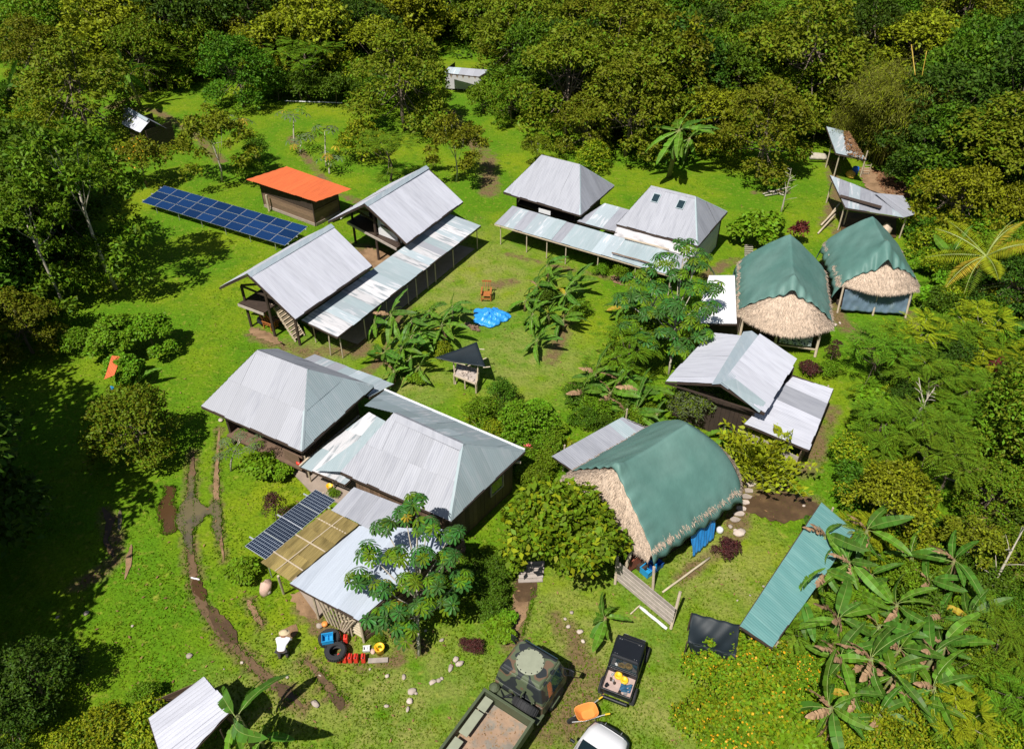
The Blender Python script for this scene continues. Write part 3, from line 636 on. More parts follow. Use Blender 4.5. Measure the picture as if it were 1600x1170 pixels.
for t in (.72,):
    g = qe[1].lerp(qe[2], t); d = (qe[2]-qe[1]).normalized(); s = Vector((d.y, -d.x, 0)); m = MB(); m.box(g.xy.to_3d()+s*.05+ZZ*1.6, (.9, .06, .8), ax=(d, s, ZZ)); wn = m.build('window', GLASS, E_, True)
    m = MB()
    for k in (-1, 1): m.box(g.xy.to_3d()+s*.07+ZZ*1.6+d*.48*k, (.07, .08, .95), ax=(d, s, ZZ)); m.box(g.xy.to_3d()+s*.07+ZZ*(1.6+.44*k), (.88, .08, .07), ax=(d, s, ZZ))
    o = link('window_frame', m.mesh('window_frame', WOOD_G), wn)
m = MB(); g = G(796, 722, 2.3); m.beam(g, g+U*.5+V*.3, .1); m.build('beam_end', WOOD_P, E_, True)
m = MB()
for i in range(6): m.box(G(787, 722, 2.55)+V*.12*i, (.9, .05, .03), math.radians(-30.5))
m.build('louvre', TEAL, E_, True)

# lean-to F with polycarbonate and solar strip
F_ = lean_to('lean_to_shed', 'big pale lean-to roof with rusty scratches over the lattice pole wall', 'lean-to', [G(453.5, 911, 2.0), G(561, 969, 2.0), G(725, 833, 2.4), G(561, 822, 2.4)], ZINC_R, [], .85, 71, mats=[ZINC_F, ZINC_F, ZINC_FR])
roof_plane(F_, [G(518, 797, 2.48), G(600, 838, 2.48), G(640, 795, 2.8), G(553, 761, 2.8)], ZINC, .8, 1, seed=72)
fp = [G(498, 966), G(569, 1003), G(725, 880), G(660, 930), G(600, 790)]
for p in fp: post(F_, p.x, p.y, 0, 2.0, .12, WOOD_P)
a, b = G(569, 1003), G(728, 882)
for k in range(5):
    m = MB(); m.beam(a+ZZ*(.2+.36*k), b+ZZ*(.2+.36*k)+U*.03*(k % 2), .05, .24); m.build('fence_plank', WOOD_M, F_, True)
# lattice of poles
la, lb = G(499, 966), G(569, 1003); r = random.Random(5)
for i in range(8):
    t = .05+.1*i; top = la.lerp(lb, t)+ZZ*1.75; bot = la.lerp(lb, min(.95, .22+.075*i))+ZZ*.05; m = MB(); m.tube([top, bot], .05, 6); m.build('lattice_pole', WOOD_P, F_, True)
for i in range(7):
    z = 1.6-.22*i; m = MB(); m.tube([la.lerp(lb, .35+.03*i)+ZZ*z+V*.1, lb+ZZ*(z-.12)+V*.1], .05, 6); m.build('lattice_pole', BAMB, F_, True)
for i in range(4):
    m = MB(); m.tube([la.lerp(lb, .6+.1*i)+ZZ*(.9+.2*i)-V*.05, la.lerp(lb, .5+.03*i)+ZZ*.05-V*.05], .045, 6); m.build('lattice_pole', WOOD_P, F_, True)
PC = thing('plastic_canopy', 'tan see-through ribbed plastic canopy beside the black solar strip', 'canopy', G(470, 850, 0))
pc = [G(408, 879, 2.0), G(453.5, 910, 2.0), G(561, 821, 2.4), G(514, 797, 2.4)]
pc = [p+ZZ*.03 for p in pc]
roof_plane(PC, pc, POLY, .62, 3, name='plastic_sheet', seed=81, pitch=.16, amp=.03)
for t in (.18, .5, .82):
    m = MB(); m.beam(pc[0].lerp(pc[3], t)+ZZ*.07, pc[1].lerp(pc[2], t)+ZZ*.07, .06, .03); m.build('batten', WOOD_P, PC, True)
m = MB(); m.beam(pc[0].lerp(pc[1], .5)+ZZ*.075, pc[3].lerp(pc[2], .5)+ZZ*.075, .04, .03); m.build('batten', WOOD_P, PC, True)
g = G(443.5, 927); m = MB(); m.tube([(g.x, g.y, 0), G(434.5, 899.6, 1.98)], .06); m.build('post', WOOD_P, PC, True)
g = G(520, 800); post(PC, g.x, g.y-.8, 0, 2.3, .1, WOOD_P); slab(PC, [G(455, 905), G(498, 965), G(600, 900), G(540, 830)], .05, .04, CONC)

def solar(label, TL, TR, BR, BL, nc, nr_, mat, z, gap, legs, name='solar_array', group=None):
    TL, TR, BR, BL = [Vector(p) for p in (TL, TR, BR, BL)]; c0 = (TL+BR)/2; root = thing(name, label, 'solar panels', (c0.x, c0.y, 0), group=group)
    u = (BR-BL).normalized(); v = (TL-BL); v = (v-u*v.dot(u)).normalized(); n = u.cross(v)
    if n.z < 0: n = -n
    for j in range(nr_):
        for i in range(nc):
            def P(s, t): return BL.lerp(BR, s).lerp(TL.lerp(TR, s), t)
            g0, g1 = gap/(BR-BL).length, gap/(TL-BL).length
            s0_, s1_, t0, t1 = i/nc+g0, (i+1)/nc-g0, j/nr_+g1, (j+1)/nr_-g1
            lo = [P(s0_, t0), P(s1_, t0), P(s1_, t1), P(s0_, t1)]; m = MB(); m.hexa([p-n*.03 for p in lo], lo); fr_ = m.build('panel', ALU, root, True)
            e = .025; ins = [p.lerp(sum(lo, Vector())/4, .02) for p in lo]; me = bpy.data.meshes.new('cell_face'); me.from_pydata([p+n*.004 for p in ins], [], [(0, 1, 2, 3)]); me.materials.append(mat)
            uv = me.uv_layers.new(); uv.data.foreach_set('uv', [0, 0, 1, 0, 1, 1, 0, 1]); link('cell_face', me, fr_)
    for t in (.12, .5, .88):
        m = MB(); m.beam(BL.lerp(TL, t)-n*.06-u*.25, BR.lerp(TR, t)-n*.06+u*.1, .06); m.build('rail', ALU, root, True)
    for i in range(legs):
        s = (i+.5)/legs
        for t in (.1, .9):
            p = BL.lerp(BR, s).lerp(TL.lerp(TR, s), t); m = MB(); m.tube([(p.x, p.y, 0), p-n*.07], .035, 6); m.build('leg', STEEL, root, True)
    return root
solar('long tilted rack of thirty blue solar panels on the grass by the orange roofed hut', G(257, 290, 1.7), G(481, 354, 1.7), G(445, 384, .8), G(221, 316, .8), 10, 3, CELL_B, 1, .015, 6)
solar('narrow strip of black gridded solar panels beside the tan plastic canopy', G(493, 764, 2.35), G(525, 781, 2.1), G(415, 874, 2.1), G(382, 853, 2.35), 1, 4, CELL_K, 2, .01, 1)

# orange roofed hut
c0 = G(470, 300, 0); OH = thing('board_hut', 'small board hut with a flat bright orange metal roof', 'hut', (c0.x, c0.y, 0))
op = [G(385, 281, 2.7), G(493.4, 316, 2.5), G(549, 296, 2.5), G(448, 260.7, 2.7)]
roof_plane(OH, op, ORNG, .8, 1, seed=91, pitch=.2, amp=.015)
ow = [G(414, 323), G(493.5, 353), G(532, 333), G(455, 307)]
for i in range(4):
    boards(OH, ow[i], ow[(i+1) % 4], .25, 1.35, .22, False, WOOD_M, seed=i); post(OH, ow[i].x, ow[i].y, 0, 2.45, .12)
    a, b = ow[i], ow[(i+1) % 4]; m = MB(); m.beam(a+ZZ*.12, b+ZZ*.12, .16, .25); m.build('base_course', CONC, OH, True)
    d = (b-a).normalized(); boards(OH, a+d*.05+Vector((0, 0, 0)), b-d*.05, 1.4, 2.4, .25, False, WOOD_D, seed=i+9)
g = G(421, 330); m = MB(); m.tube([(g.x, g.y, 0), (g.x, g.y, 1.5)], .1); m.build('post', WOOD_P, OH, True)

# J group
c0 = G(1160, 590, 0); J = thing('gabled_shed', 'white roofed shed with a wide ridge flashing and one rust patch', 'shed', (c0.x, c0.y, 0))
jr0, jr1 = G(1126, 600, 4.3), G(1173, 520, 4.3)
roof_plane(J, [G(1040, 596, 2.7), G(1111, 520, 2.7), jr1, jr0], ZINC_A, .85, 1, seed=101)
je = [G(1195, 645, 3.2), G(1245, 561, 3.2)]; roof_plane(J, [je[0], je[1], G(1188, 520, 4.3), jr0], ZINC_A, .85, 1, seed=102)
cap(J, jr0-V*.05, jr1+V*.15, G(1040, 596, 2.7), je[0], .5, mat=RIDGE)
sh = [jr0+ZZ*.08, G(1149, 593, 4.13), G(1196, 630, 3.3), G(1186, 646, 3.2)]; m = MB(); m.quad(*[p+ZZ*.06 for p in sh]); solid(m.build('edge_flashing', ZINC_T, J, True), .01)
jw = [G(1100, 640), G(1195, 700), G(1255, 625), G(1150, 560)]
jw = [Vector((je[0].x-.3, je[0].y+.7, 0)), Vector((je[1].x-.2, je[1].y-.3, 0)), Vector((G(1111, 520, 2.7).x+.6, G(1111, 520, 2.7).y-.4, 0)), Vector((G(1040, 596, 2.7).x+.8, G(1040, 596, 2.7).y+.2, 0))]
for i in range(4):
    post(J, jw[i].x, jw[i].y, 0, 2.8, .14)
    if i: boards(J, jw[i], jw[(i+1) % 4], 0, 2.6, .25, True, WOOD_D, seed=i)
frame(J, [G(1040, 596, 2.7), jr0, je[0]], .05)
m = MB(); g = G(1132, 648, 1.0); m.box(g, (1.3, .9, .05), math.radians(-30)); m.build('work_table', WOOD_P, J, True)
K_ = lean_to('lean_to_shed', 'stepped white lean-to roof beside the green thicket right of the ginger clump', 'lean-to', [G(1263, 703, 1.9), G(1302, 608, 1.9), G(1239, 585, 2.4), G(1163, 662, 2.4)], ZINC_A,
             [(G(1262, 712).x, G(1262, 712).y+.4, 1.85), (G(1178, 705).x, G(1178, 705).y, 2.1), (G(1290, 640).x-.3, G(1290, 640).y, 1.85)], .8, 111, mats=[ZINC_A, ZINC_A, ZINC])
boards(K_, G(1150, 700), G(1238, 745), 0, 1.5, .28, False, WOOD_G, seed=3); boards(K_, G(1238, 745), G(1275, 675), 0, 1.7, .28, False, WOOD_M, seed=4)
JW = lean_to('white_flat_roof', 'dazzling white flat roof against the thatched hut with green cover', 'roof', [G(1086, 505, 2.5), G(1151, 506, 2.5), G(1148, 431, 2.75), G(1108, 431, 2.75)], ZINC_O,
             [(G(1090, 540).x, G(1090, 540).y, 2.4), (G(1148, 540).x, G(1148, 540).y, 2.4)], 1.0, 121)
boards(JW, G(1090, 541), G(1148, 541), 0, 2.3, .4, False, WOOD_D, seed=3)

# L teal roof, right sheds, far sheds
lean_to('teal_roof_shed', 'long teal corrugated roof half hidden by the banana grove', 'shed', [G(1206, 1011, 2.0), G(1336, 829, 2.0), G(1280.5, 788, 2.4), G(1156, 977.5, 2.4)], TEAL,
        [(G(1284, 840).x, G(1284, 840).y, 2.2), (G(1164, 1022).x, G(1164, 1022).y, 2.2), (G(1200, 1042).x, G(1200, 1042).y, 1.9), (G(1325, 868).x, G(1325, 868).y, 1.9)], .9, 131)
def shed(label, pts, posts_px, zp_, seed, mats, wall=True, group=None):
    s = lean_to('open_shed', label, 'shed', pts, ZINC_B, [(G(*p).x, G(*p).y, zp_) for p in posts_px], .9, seed, mats=mats, pr=.06, group=group)
    return s
S1 = shed('open shed with fallen leaves over half of its metal roof, near the bamboo', [G(1306, 240, 2.6), G(1353, 250, 2.6), G(1325.5, 206.5, 3.0), G(1291, 198, 3.0)], [(1301, 282), (1344, 276), (1318, 250), (1290, 262)], 2.5, 141, [ZINC_B, ZINC_T])
m = MB(); r = random.Random(4); nq = (G(1353, 250, 2.6)-G(1306, 240, 2.6)).cross(G(1291, 198, 3.0)-G(1306, 240, 2.6)).normalized()
def litter(n, quadpts, lift=.05, s=(.1, .22)):
    m = MB(); a, b, c, d = [Vector(p) for p in quadpts]; nn = (b-a).cross(d-a).normalized()
    for i in range(n):
        x, y = r.random()**.8, r.random(); p = a.lerp(b, x).lerp(d.lerp(c, x), y)+nn*(lift+r.random()*.05)*(1 if nn.z > 0 else -1); t = Vector((r.uniform(-1, 1), r.uniform(-1, 1), r.uniform(-.3, .3))).normalized(); q = t.cross(ZZ).normalized(); L = r.uniform(*s)
        m.quad(p-t*L, p-q*L*.4, p+t*L, p+q*L*.4)
    return m
tag(litter(500, [G(1322, 243, 2.72), G(1353, 250, 2.62), G(1325.5, 206.5, 3.02), G(1318, 206, 3.0)]).build('leaf_litter', L_BROWN), 'brown fallen leaves lying on the shed roof near the bamboo', 'leaf litter', kind='stuff')
S2 = shed('open shed roof with a dark missing strip, behind the far green covered hut', [G(1321, 325, 2.3), G(1411, 340, 2.2), G(1376, 302, 2.6), G(1297, 274, 2.7)], [(1291, 317), (1309, 360), (1318, 352), (1405, 372)], 2.2, 143, [ZINC, ZINC_B])
m = MB(); m.beam(G(1312, 306, 2.55), G(1377, 324, 2.55), .5, .03); m.build('dark_strip', WOOD_D, S2, True)
roof_plane(S2, [G(1411, 340, 2.15), G(1430, 335, 2.15), G(1411, 306, 2.5), G(1366, 302, 2.65)], ZINC, .9, 1, seed=7)
slab(S2, [G(1310, 330), G(1315, 365), G(1400, 372), G(1400, 340)], .04, .03, MUD, 'floor')
tag(litter(700, [G(1360, 262), G(1395, 275), G(1425, 310), G(1380, 305)], .02).build('leaf_litter', L_BROWN), 'brown fallen leaves on the ground behind the open sheds', 'leaf litter', kind='stuff')
S3 = lean_to('white_walled_hut', 'distant hut with white sheet walls half hidden in the forest edge', 'hut', [G(694, 114, 2.6), G(749, 120, 2.6), G(766, 111, 3.0), G(701, 105, 3.0)], ZINC_B, [], .9, 151, mats=[ZINC_B, ZINC_W, ZINC_R])
wa, wb = G(697, 141), G(752, 144)
for i in range(6):
    a, b = wa.lerp(wb, i/6), wa.lerp(wb, (i+1)/6); m = MB(); mm_ = (a+b)/2; m.hexa([a+ZZ*.2, b+ZZ*.2, b+ZZ*1.4, mm_+ZZ*2.3, a+ZZ*1.4], [p+Vector((0, .05, 0)) for p in (a+ZZ*.2, b+ZZ*.2, b+ZZ*1.4, mm_+ZZ*2.3, a+ZZ*1.4)]); m.build('wall_sheet', TARP_W, S3, True)
    post(S3, a.x, a.y+.1, 0, 2.5, .1, WOOD_P)
boards(S3, wa+Vector((0, .3, 0)), wb+Vector((0, .3, 0)), 0, 2.4, .3, False, WOOD_D, seed=1)
boards(S3, wb, wb+Vector((1, 3, 0)), 0, 2.4, .3, False, WOOD_D, seed=2); boards(S3, wa, wa+Vector((1, 3, 0)), 0, 2.4, .3, False, WOOD_D, seed=2)
S4 = thing('gabled_hut', 'tiny far hut with a tilted white gabled roof at the upper left', 'hut', G(212, 205))
g0, g1, g2, g3 = G(190, 194, 2.2), G(219, 208, 2.2), G(232, 187, 3.2), G(195, 166, 3.2)
roof_plane(S4, [g0, g1, g2, g3], ZINC_A, .7, 1, seed=3); aw = (g2-g3).cross(ZZ).normalized(); aw = (aw if aw.y > 0 else -aw)*1.5-ZZ*1.3; roof_plane(S4, [g2+aw, g3+aw, g3, g2], ZINC, .7, 1, seed=4); cap(S4, g3, g2, g0, g3+aw, .3)
for p, q in ((g0, g1), (g1, g1+Vector((1.6, 2.6, 0))), (g0, g0+Vector((1.6, 2.6, 0)))): boards(S4, p+Vector((.4, .4, 0)), q+Vector((.4, .4, 0)), 0, 2.3, .25, False, WOOD_D, seed=3)
S5 = lean_to('low_hut', 'small silver corrugated roof behind the bottom left banana plant', 'hut', [G(362, 1108, 1.9), G(319, 1057, 1.9), G(232, 1121, 2.0), G(262, 1215, 2.0)], ZINC_A, [], .8, 161)
for c_ in list(S5.children):
    if c_.name.startswith('roof_sheet'): bpy.data.objects.remove(c_)
roof_plane(S5, [G(362, 1108, 1.9), G(319, 1057, 1.9), G(232, 1121, 2.0), G(262, 1215, 2.0)], ZINC_A, .8, 1, pitch=.17, amp=.03)
S5.name = 'low_hut'
for t in (.1, .9):
    for s in (.1, .9):
        p = G(250, 1140, 0).lerp(G(370, 1180, 0), t).lerp(G(325, 1090, 0).lerp(G(370, 1130, 0), t), s); post(S5, p.x, p.y, 0, 1.6, .1)
for a, b in (((245, 1130), (325, 1095)), ((325, 1095), (372, 1140))): boards(S5, G(*a), G(*b), 0, 1.5, .2, False, WOOD_M, seed=2)

# ---------------------------------------------------------------- thatched huts under green tarpaulins
def thatch_hut(label, O, az, W, xf, xb, bf, bb, r0, r1, ze, zr, seed, fr3=(-3, -3, -3)):
    """front end is -x: eave corner xf, bulge bf; back end +x: xb, bb; ridge from r0 to r1"""
    root = thing('thatched_hut', label, 'hut', (O[0], O[1], 0), math.radians(az)); r = random.Random(seed)
    def end(y, s):
        k = 1-min(1, abs(y/W))**2.2
        return (xf-bf*k) if s < 0 else (xb+bb*k)
    def hgt(x, y):
        d1 = min(abs(y)/W, 1.25)
        if x < r0: d2 = (r0-x)/max(.3, r0-end(y*.9, -1))
        elif x > r1: d2 = (x-r1)/max(.3, end(y*.9, 1)-r1)
        else: d2 = 0
        p = 5.0; d = (d1**p+max(0, d2)**p)**(1/p)
        return zr-(zr-ze)*(d**1.08)-(.25 if d > 1 else 0)*(d-1)*4
    NX, NY = 46, 26
    def th(i, j):
        y = (j*2-1)*W; a, b = end(y, -1), end(y, 1); x = a+(b-a)*i; e = 1-min(1, 4*min(i, 1-i, j, 1-j)*3)
        return (x+r.uniform(-.02, .02), y, hgt(x, y)+r.uniform(-.035, .035)-.04*e)
    m = MB(); m.grid(th, NX, NY); o = m.build('thatch_roof', THATCH, root, smooth=False)
    s = o.modifiers.new('s', 'SOLIDIFY'); s.thickness = .22; s.offset = -1
    # straw tufts over the thatch and hanging at the eaves
    n = 9000; P = []
    for i in range(n):
        k = r.random()
        if k < .45:
            y = r.uniform(-1, 1)*W; x = end(y, -1)+r.random()**1.5*(r0+.9-end(y, -1))
        elif k < .6: y = r.uniform(-1, 1)*W; x = end(y, 1)-r.random()**1.5*1.4
        else:
            if r.random() < .2 and seed != 3: y = W*r.choice((-1, 1))*r.uniform(.93, 1); x = r.uniform(end(y, -1), end(y, 1))
            else: y = r.uniform(-1, 1)*W; x = end(y, -1)+r.uniform(-.05, .12) if r.random() < .7 else end(y, 1)-r.uniform(-.05, .12)
        z = hgt(x, y); e = .05; gx = (hgt(x+e, y)-z)/e; gy = (hgt(x, y+e)-z)/e; dn = Vector((-gx, -gy, -(gx*gx+gy*gy)))
        dn = dn.normalized() if dn.length > .01 else Vector((-1, 0, -.3)); dn = (dn+Vector((r.uniform(-.35, .35), r.uniform(-.35, .35), r.uniform(-.1, .25)))).normalized()
        L = r.uniform(.14, .34); q = dn.cross(ZZ); q = q.normalized() if q.length > .01 else Vector((0, 1, 0)); b = Vector((x, y, z+.03)); w = r.uniform(.012, .03)
        P += [b-q*w, b+dn*L*.5+ZZ*.03, b+q*w, b+dn*L]
    A4 = np.array([[P[i*4], P[i*4+1], P[i*4+2], P[i*4+3]] for i in range(n)])[:, [0, 3, 2, 1]]
    tag(link('straw', np_mesh('straw', A4.reshape(-1, 3), 4, [THATCH]), root), kind='stuff')
    # tarp
    ph = [r.uniform(0, 6) for _ in range(6)]
    def tp(i, j):
        t = j*2-1; y = t*(W+.22); at = abs(t); s = at**1.35
        a = fr3[1]+(fr3[0]-fr3[2])/2*t+((fr3[0]+fr3[2])/2-fr3[1])*t*t; b = (r1+bb*.75+.4)*(1-s)+(xb+.2)*s
        x = a+(b-a)*i; z = hgt(x, y)+.19
        edge = max(0, 1-i*7); fold = .075*math.sin(at*38+ph[0]+i*3)*edge*(1-at*.3)+.02*math.sin(x*2.1+ph[1]+y)+.012*math.sin(y*6+x*3+ph[2])
        low = max(0, at-.78)/.22; fold += low*.05*math.sin(x*7+ph[3]+2*math.sin(x*1.7))
        sagr = -.10*math.sin(PI*min(1, max(0, (x-r0)/(r1-r0))))
        pk = max(0, (r0+.5-x))*.42*math.exp(-(at/.13)**2) if x < r0+.5 else 0
        fold += .07*math.sin(at*26+ph[4])*min(1, max(0, (r0+.3-x)))*(1-at)
        return (x, y*(1+low*.015*math.sin(x*7)), z+fold+sagr*(1-at)-.42*low*low+pk)
    m = MB(); m.grid(tp, 90, 60); o = m.build('tarpaulin', TARP_G, root, smooth=True); solid(o, .02)
    # posts, low walls
    for x in (xf+.3, (xf+xb)/2, xb-.3):
        for y in (-W+.45, W-.45): post(root, x, y, 0, ze+.5, .15, WOOD_P)
    for y in (-W+.55, W-.55): boards(root, (xf+.5, y), (xb-.4, y), .3, ze+.2, .25, False, WOOD_D, seed=seed)
    boards(root, (xb-.4, -W+.55), (xb-.4, W-.55), .3, ze+.2, .25, False, WOOD_D, seed=seed)
    m = MB(); m.box(((xf+xb)/2, 0, .15), (xb-xf-.6, 2*W-.9, .3)); m.build('floor_slab', WOOD_D, root)
    return root
def loc(O, az, x, y, z=0):
    a = math.radians(az); return Vector((O[0]+x*math.cos(a)-y*math.sin(a), O[1]+x*math.sin(a)+y*math.cos(a), z))
OG, OHh, OI = (7.1, 27.0), (18.6, 45.0), (25.9, 48.9)
HG = thatch_hut('big thatched hut under a green tarpaulin next to the round leafy tree', OG, 38, 3.05, -3.5, 3.0, .62, 1.5, -2.85, 1.9, 2.1, 4.7, 1, (-2.9, -3.05, -3.35))
HH = thatch_hut('thatched hut under a green tarpaulin between the dazzling white roof and the lawn', OHh, 76, 3.0, -3.5, 3.6, 1.6, .6, -2.75, 3.3, 2.0, 4.55, 2, (-3.1, -3.7, -3.15))
HI = thatch_hut('farthest thatched hut under a green tarpaulin with a slate blue front wall', OI, 82, 2.7, -3.0, 2.6, 1.1, .7, -1.9, 2.2, 2.1, 4.5, 3, (-3.3, -3.2, -2.6))
# front wall of I, open front of H
m = MB()
fabric(HI, [loc(OI, 82, -3.5, 2.25, 1.75), loc(OI, 82, -3.3, -2.35, 1.75), loc(OI, 82, -3.75, -2.2, .3), loc(OI, 82, -3.85, 2.25, .3)], TARP_S, sag=.05, seed=5, wr=.035)
for y in (2.4, 0, -2.2):
    m = MB(); m.tube([loc(OI, 82, -3.8, y, 0), loc(OI, 82, -3.3, y*.98, 2.1)], .07); m.build('post', WOOD_P, HI, True)
boards(HI, loc(OI, 82, -3.0, 2.2), loc(OI, 82, -3.0, -2.2), .1, .8, .2, False, WOOD_D, seed=2)
for y in (2.6, .3, -2.3):
    m = MB(); m.tube([loc(OHh, 76, -4.3, y, 0), loc(OHh, 76, -3.7, y, 2.3)], .09); m.build('post', WOOD_P, HH, True)
boards(HH, loc(OHh, 76, -3.0, 2.5), loc(OHh, 76, -3.0, -2.4), .1, 2.1, .22, False, WOOD_D, seed=2)
fabric(HH, [loc(OHh, 76, -4.1, .1, 1.45), loc(OHh, 76, -4.1, -1.9, 1.45), loc(OHh, 76, -4.25, -1.9, .7), loc(OHh, 76, -4.25, .1, .7)], M('patterned cloth', (.45, .5, .5), .8, 0, .2, 3, col2=(.03, .05, .06), t2=(.52, .56), ns2=9), sag=.03, seed=8, name='hanging_cloth', wr=.02)
m = MB(); m.beam(loc(OHh, 76, -4.2, 2.5, .5), loc(OHh, 76, -4.2, -2.3, .5), .08); m.build('handrail', WOOD_P, HH, True)
# blue curtain of G
ca, cb = loc(OG, 38, -.65, -3.0, 1.95), loc(OG, 38, 1.15, -3.0, 1.95)
fabric(HG, [ca, cb, cb-ZZ*1.8+loc((0, 0), 38, 0, -.35), ca-ZZ*1.9+loc((0, 0), 38, .1, -.45)], TARP_B, sag=.05, seed=6, name='curtain', wr=.02)
m = MB(); g = loc(OG, 38, -3.2, -2.1, .5); m.box(g, (1.2, .25, .7), math.radians(38)); m.build('brick_base', BRICK, HG, True)
for y in (1.6, -.6, -2.2):
    m = MB(); m.tube([loc(OG, 38, -4.1, y, 0), loc(OG, 38, -3.6, y, 2.3)], .09); m.build('post', WOOD_P, HG, True)
SG = lean_to('side_lean_to', 'narrow pale metal strip roof along the back of the big thatched hut', 'lean-to', [G(865, 713, 1.9), G(893, 727+6, 1.95), G(1013, 668, 2.1), G(972, 652, 2.1)][::1], ZINC, [(G(880, 735).x, G(880, 735).y, 1.9), (G(975, 680).x, G(975, 680).y, 2.0)], .8, 171, mats=[ZINC, ZINC_T])
for c_ in list(SG.children):
    if c_.name.startswith('roof_sheet'): bpy.data.objects.remove(c_)
roof_plane(SG, [G(898, 737, 2.0), G(1014, 669, 2.0), G(972, 652, 2.05), G(862, 713, 2.05)], ZINC, .85, 1, seed=172, mats=[ZINC, ZINC_T])

# ---------------------------------------------------------------- small things
def rock(p, s, seed, name='stone', label=None, mat=STONE, cat='stone', group=None, flat=.6):
    r = random.Random(seed); bm = MB(); n, k = 9, 6; vs = []; off = [[r.uniform(.75, 1.15) for _ in range(n)] for _ in range(k+1)]
    for j in range(k+1):
        a = PI*j/k
        for i in range(n): b = 2*PI*i/n; q = off[j][i] if 0 < j < k else 1; vs.append((math.sin(a)*math.cos(b)*q*s[0], math.sin(a)*math.sin(b)*q*s[1], math.cos(a)*s[2]*q))
    bm.add(vs, [(j*n+i, (j+1)*n+i, (j+1)*n+(i+1) % n, j*n+(i+1) % n) for j in range(k) for i in range(n)])
    o = bm.build(name, mat, smooth=True); o.location = (p[0], p[1], p[2]+s[2]*.5); o.rotation_euler = (0, 0, r.uniform(0, 6)); return tag(o, label, cat, group)
# blue tarp heap
g = G(766, 496); r = random.Random(3); ph = [r.uniform(0, 6) for _ in range(8)]
def tarp_heap(i, j):
    a = 2*PI*i; rr = j; R_ = 1.28*(1+.09*math.sin(3*a+1)+.07*math.sin(5*a+2)+.04*math.sin(11*a)); x, y = math.cos(a)*rr*R_*1.0, math.sin(a)*rr*R_*.92
    z = .34*(1-rr**1.6)+.07*abs(math.sin(a*3+rr*4+ph[0]+x*3))+.08*math.sin(x*6+ph[1]+y*4)*math.sin(y*7+ph[2])+.05*abs(math.sin(x*11-y*8+2*math.sin(y*5)))+.03*math.sin(a*9+rr*5)
    return (x, y, max(.015+.02*math.sin(a*9)**2, z*(1 if rr < .97 else .1)))
m = MB(); m.grid(tarp_heap, 110, 26); o = m.build('blue_tarpaulin', TARP_B, smooth=True); o.location = g; solid(o, .01); tag(o, 'crumpled bright blue tarpaulin lying on the courtyard lawn', 'tarpaulin')
tag(litter(60, [G(728, 506), G(745, 512), G(748, 518), G(730, 512)], .03, (.1, .35)).build('stick_pile', WOOD_M), 'small pile of brown sticks and leaves touching the blue tarpaulin', 'stick pile', kind='stuff')
# wooden armchair
def armchair(name, label, p, rz, s=1.0, group=None):
    t = thing(name, label, 'chair', p, rz, group, s)
    for x in (-.32, .32):
        for y in (-.35, .35): m = MB(); m.box((x, y, .3), (.07, .07, .6)); m.build('leg', WOOD_O, t)
        m = MB(); m.box((x, 0, .62), (.11, .9, .04)); m.build('armrest', WOOD_O, t)
    for k in range(5): m = MB(); m.box((0, -.32+.15*k, .36+.03*(4-k)*.4), (.6, .12, .03)); m.build('seat_slat', WOOD_O, t)
    for k in range(4): m = MB(); m.beam((-.24+.16*k, .32, .38), (-.24+.16*k, .62, 1.05), .12, .025, Vector((1, 0, 0))); m.build('back_slat', WOOD_O, t)
    m = MB(); m.box((0, .6, 1.02), (.66, .05, .12)); m.build('top_rail', WOOD_O, t)
    m = MB(); m.box((0, -.4, .2), (.6, .05, .1)); m.build('front_rail', WOOD_O, t); return t
ch = armchair('wooden_armchair', 'orange brown wooden armchair alone on the courtyard lawn', G(760, 466), math.radians(-2), 1.05)
armchair('wooden_armchair', 'brown wooden armchair under the stilt house next to the stairs', G(424, 512), math.radians(60), .95)
armchair('wooden_armchair', 'second wooden armchair close to the stair foot under the stilt house', G(434, 508), math.radians(130), .9)
m = MB(); m.tube([G(408, 500, .0), G(408, 500, .5)], [.25, .3], 10); tag(m.build('plastic_drum', BLACKP), 'dark drum on bare earth under the stilt house left corner', 'drum')
# triangle canopy over stone table
t = thing('stone_table', 'pale stick table heaped with stones under the black triangle canopy', 'table', G(728, 605))
ta, tb, tc_, td = G(710, 600), G(744, 614), G(748, 592), G(716, 582)
for p, q in ((ta, tb), (tb, tc_), (tc_, td), (td, ta)): m = MB(); m.beam(p+ZZ*.7, q+ZZ*.7, .1, .07); m.build('frame_beam', WOOD_P, t, True)
m = MB(); m.hexa([p+ZZ*.62 for p in (ta, tb, tc_, td)], [p+ZZ*.68 for p in (ta, tb, tc_, td)]); m.build('table_top', WOOD_G, t, True)
for p in (ta, tb, tc_, td, (ta+tb)/2): m = MB(); m.tube([p, p+ZZ*.68], .05); m.build('leg', WOOD_P, t, True)
r = random.Random(9); k = 0
while k < 16:
    p = ta.lerp(tb, r.uniform(.1, .9)).lerp(td.lerp(tc_, .5), r.uniform(.1, .8)); k += 1
    rock((p.x, p.y, .68), (r.uniform(.08, .17), r.uniform(.07, .13), r.uniform(.06, .1)), k, 'stone', 'pale stone in the heap on the stick table', group='stones on the stick table')
cv = thing('triangle_canopy', 'black triangular shade cloth stretched over the stone table', 'canopy', G(735, 590))
T3 = [G(678, 559, 1.75), G(745, 534, 2.0), G(758.5, 573, 1.8)]
n = 14; m = MB(); vs = []; idx = {}
for i in range(n+1):
    for j in range(n+1-i):
        a, b = i/n, j/n; c_ = 1-a-b; q = T3[0]*c_+T3[1]*a+T3[2]*b; vs.append(q-ZZ*(1.6*a*b*c_*2+.12*(a*b+b*c_+a*c_))); idx[(i, j)] = len(vs)-1
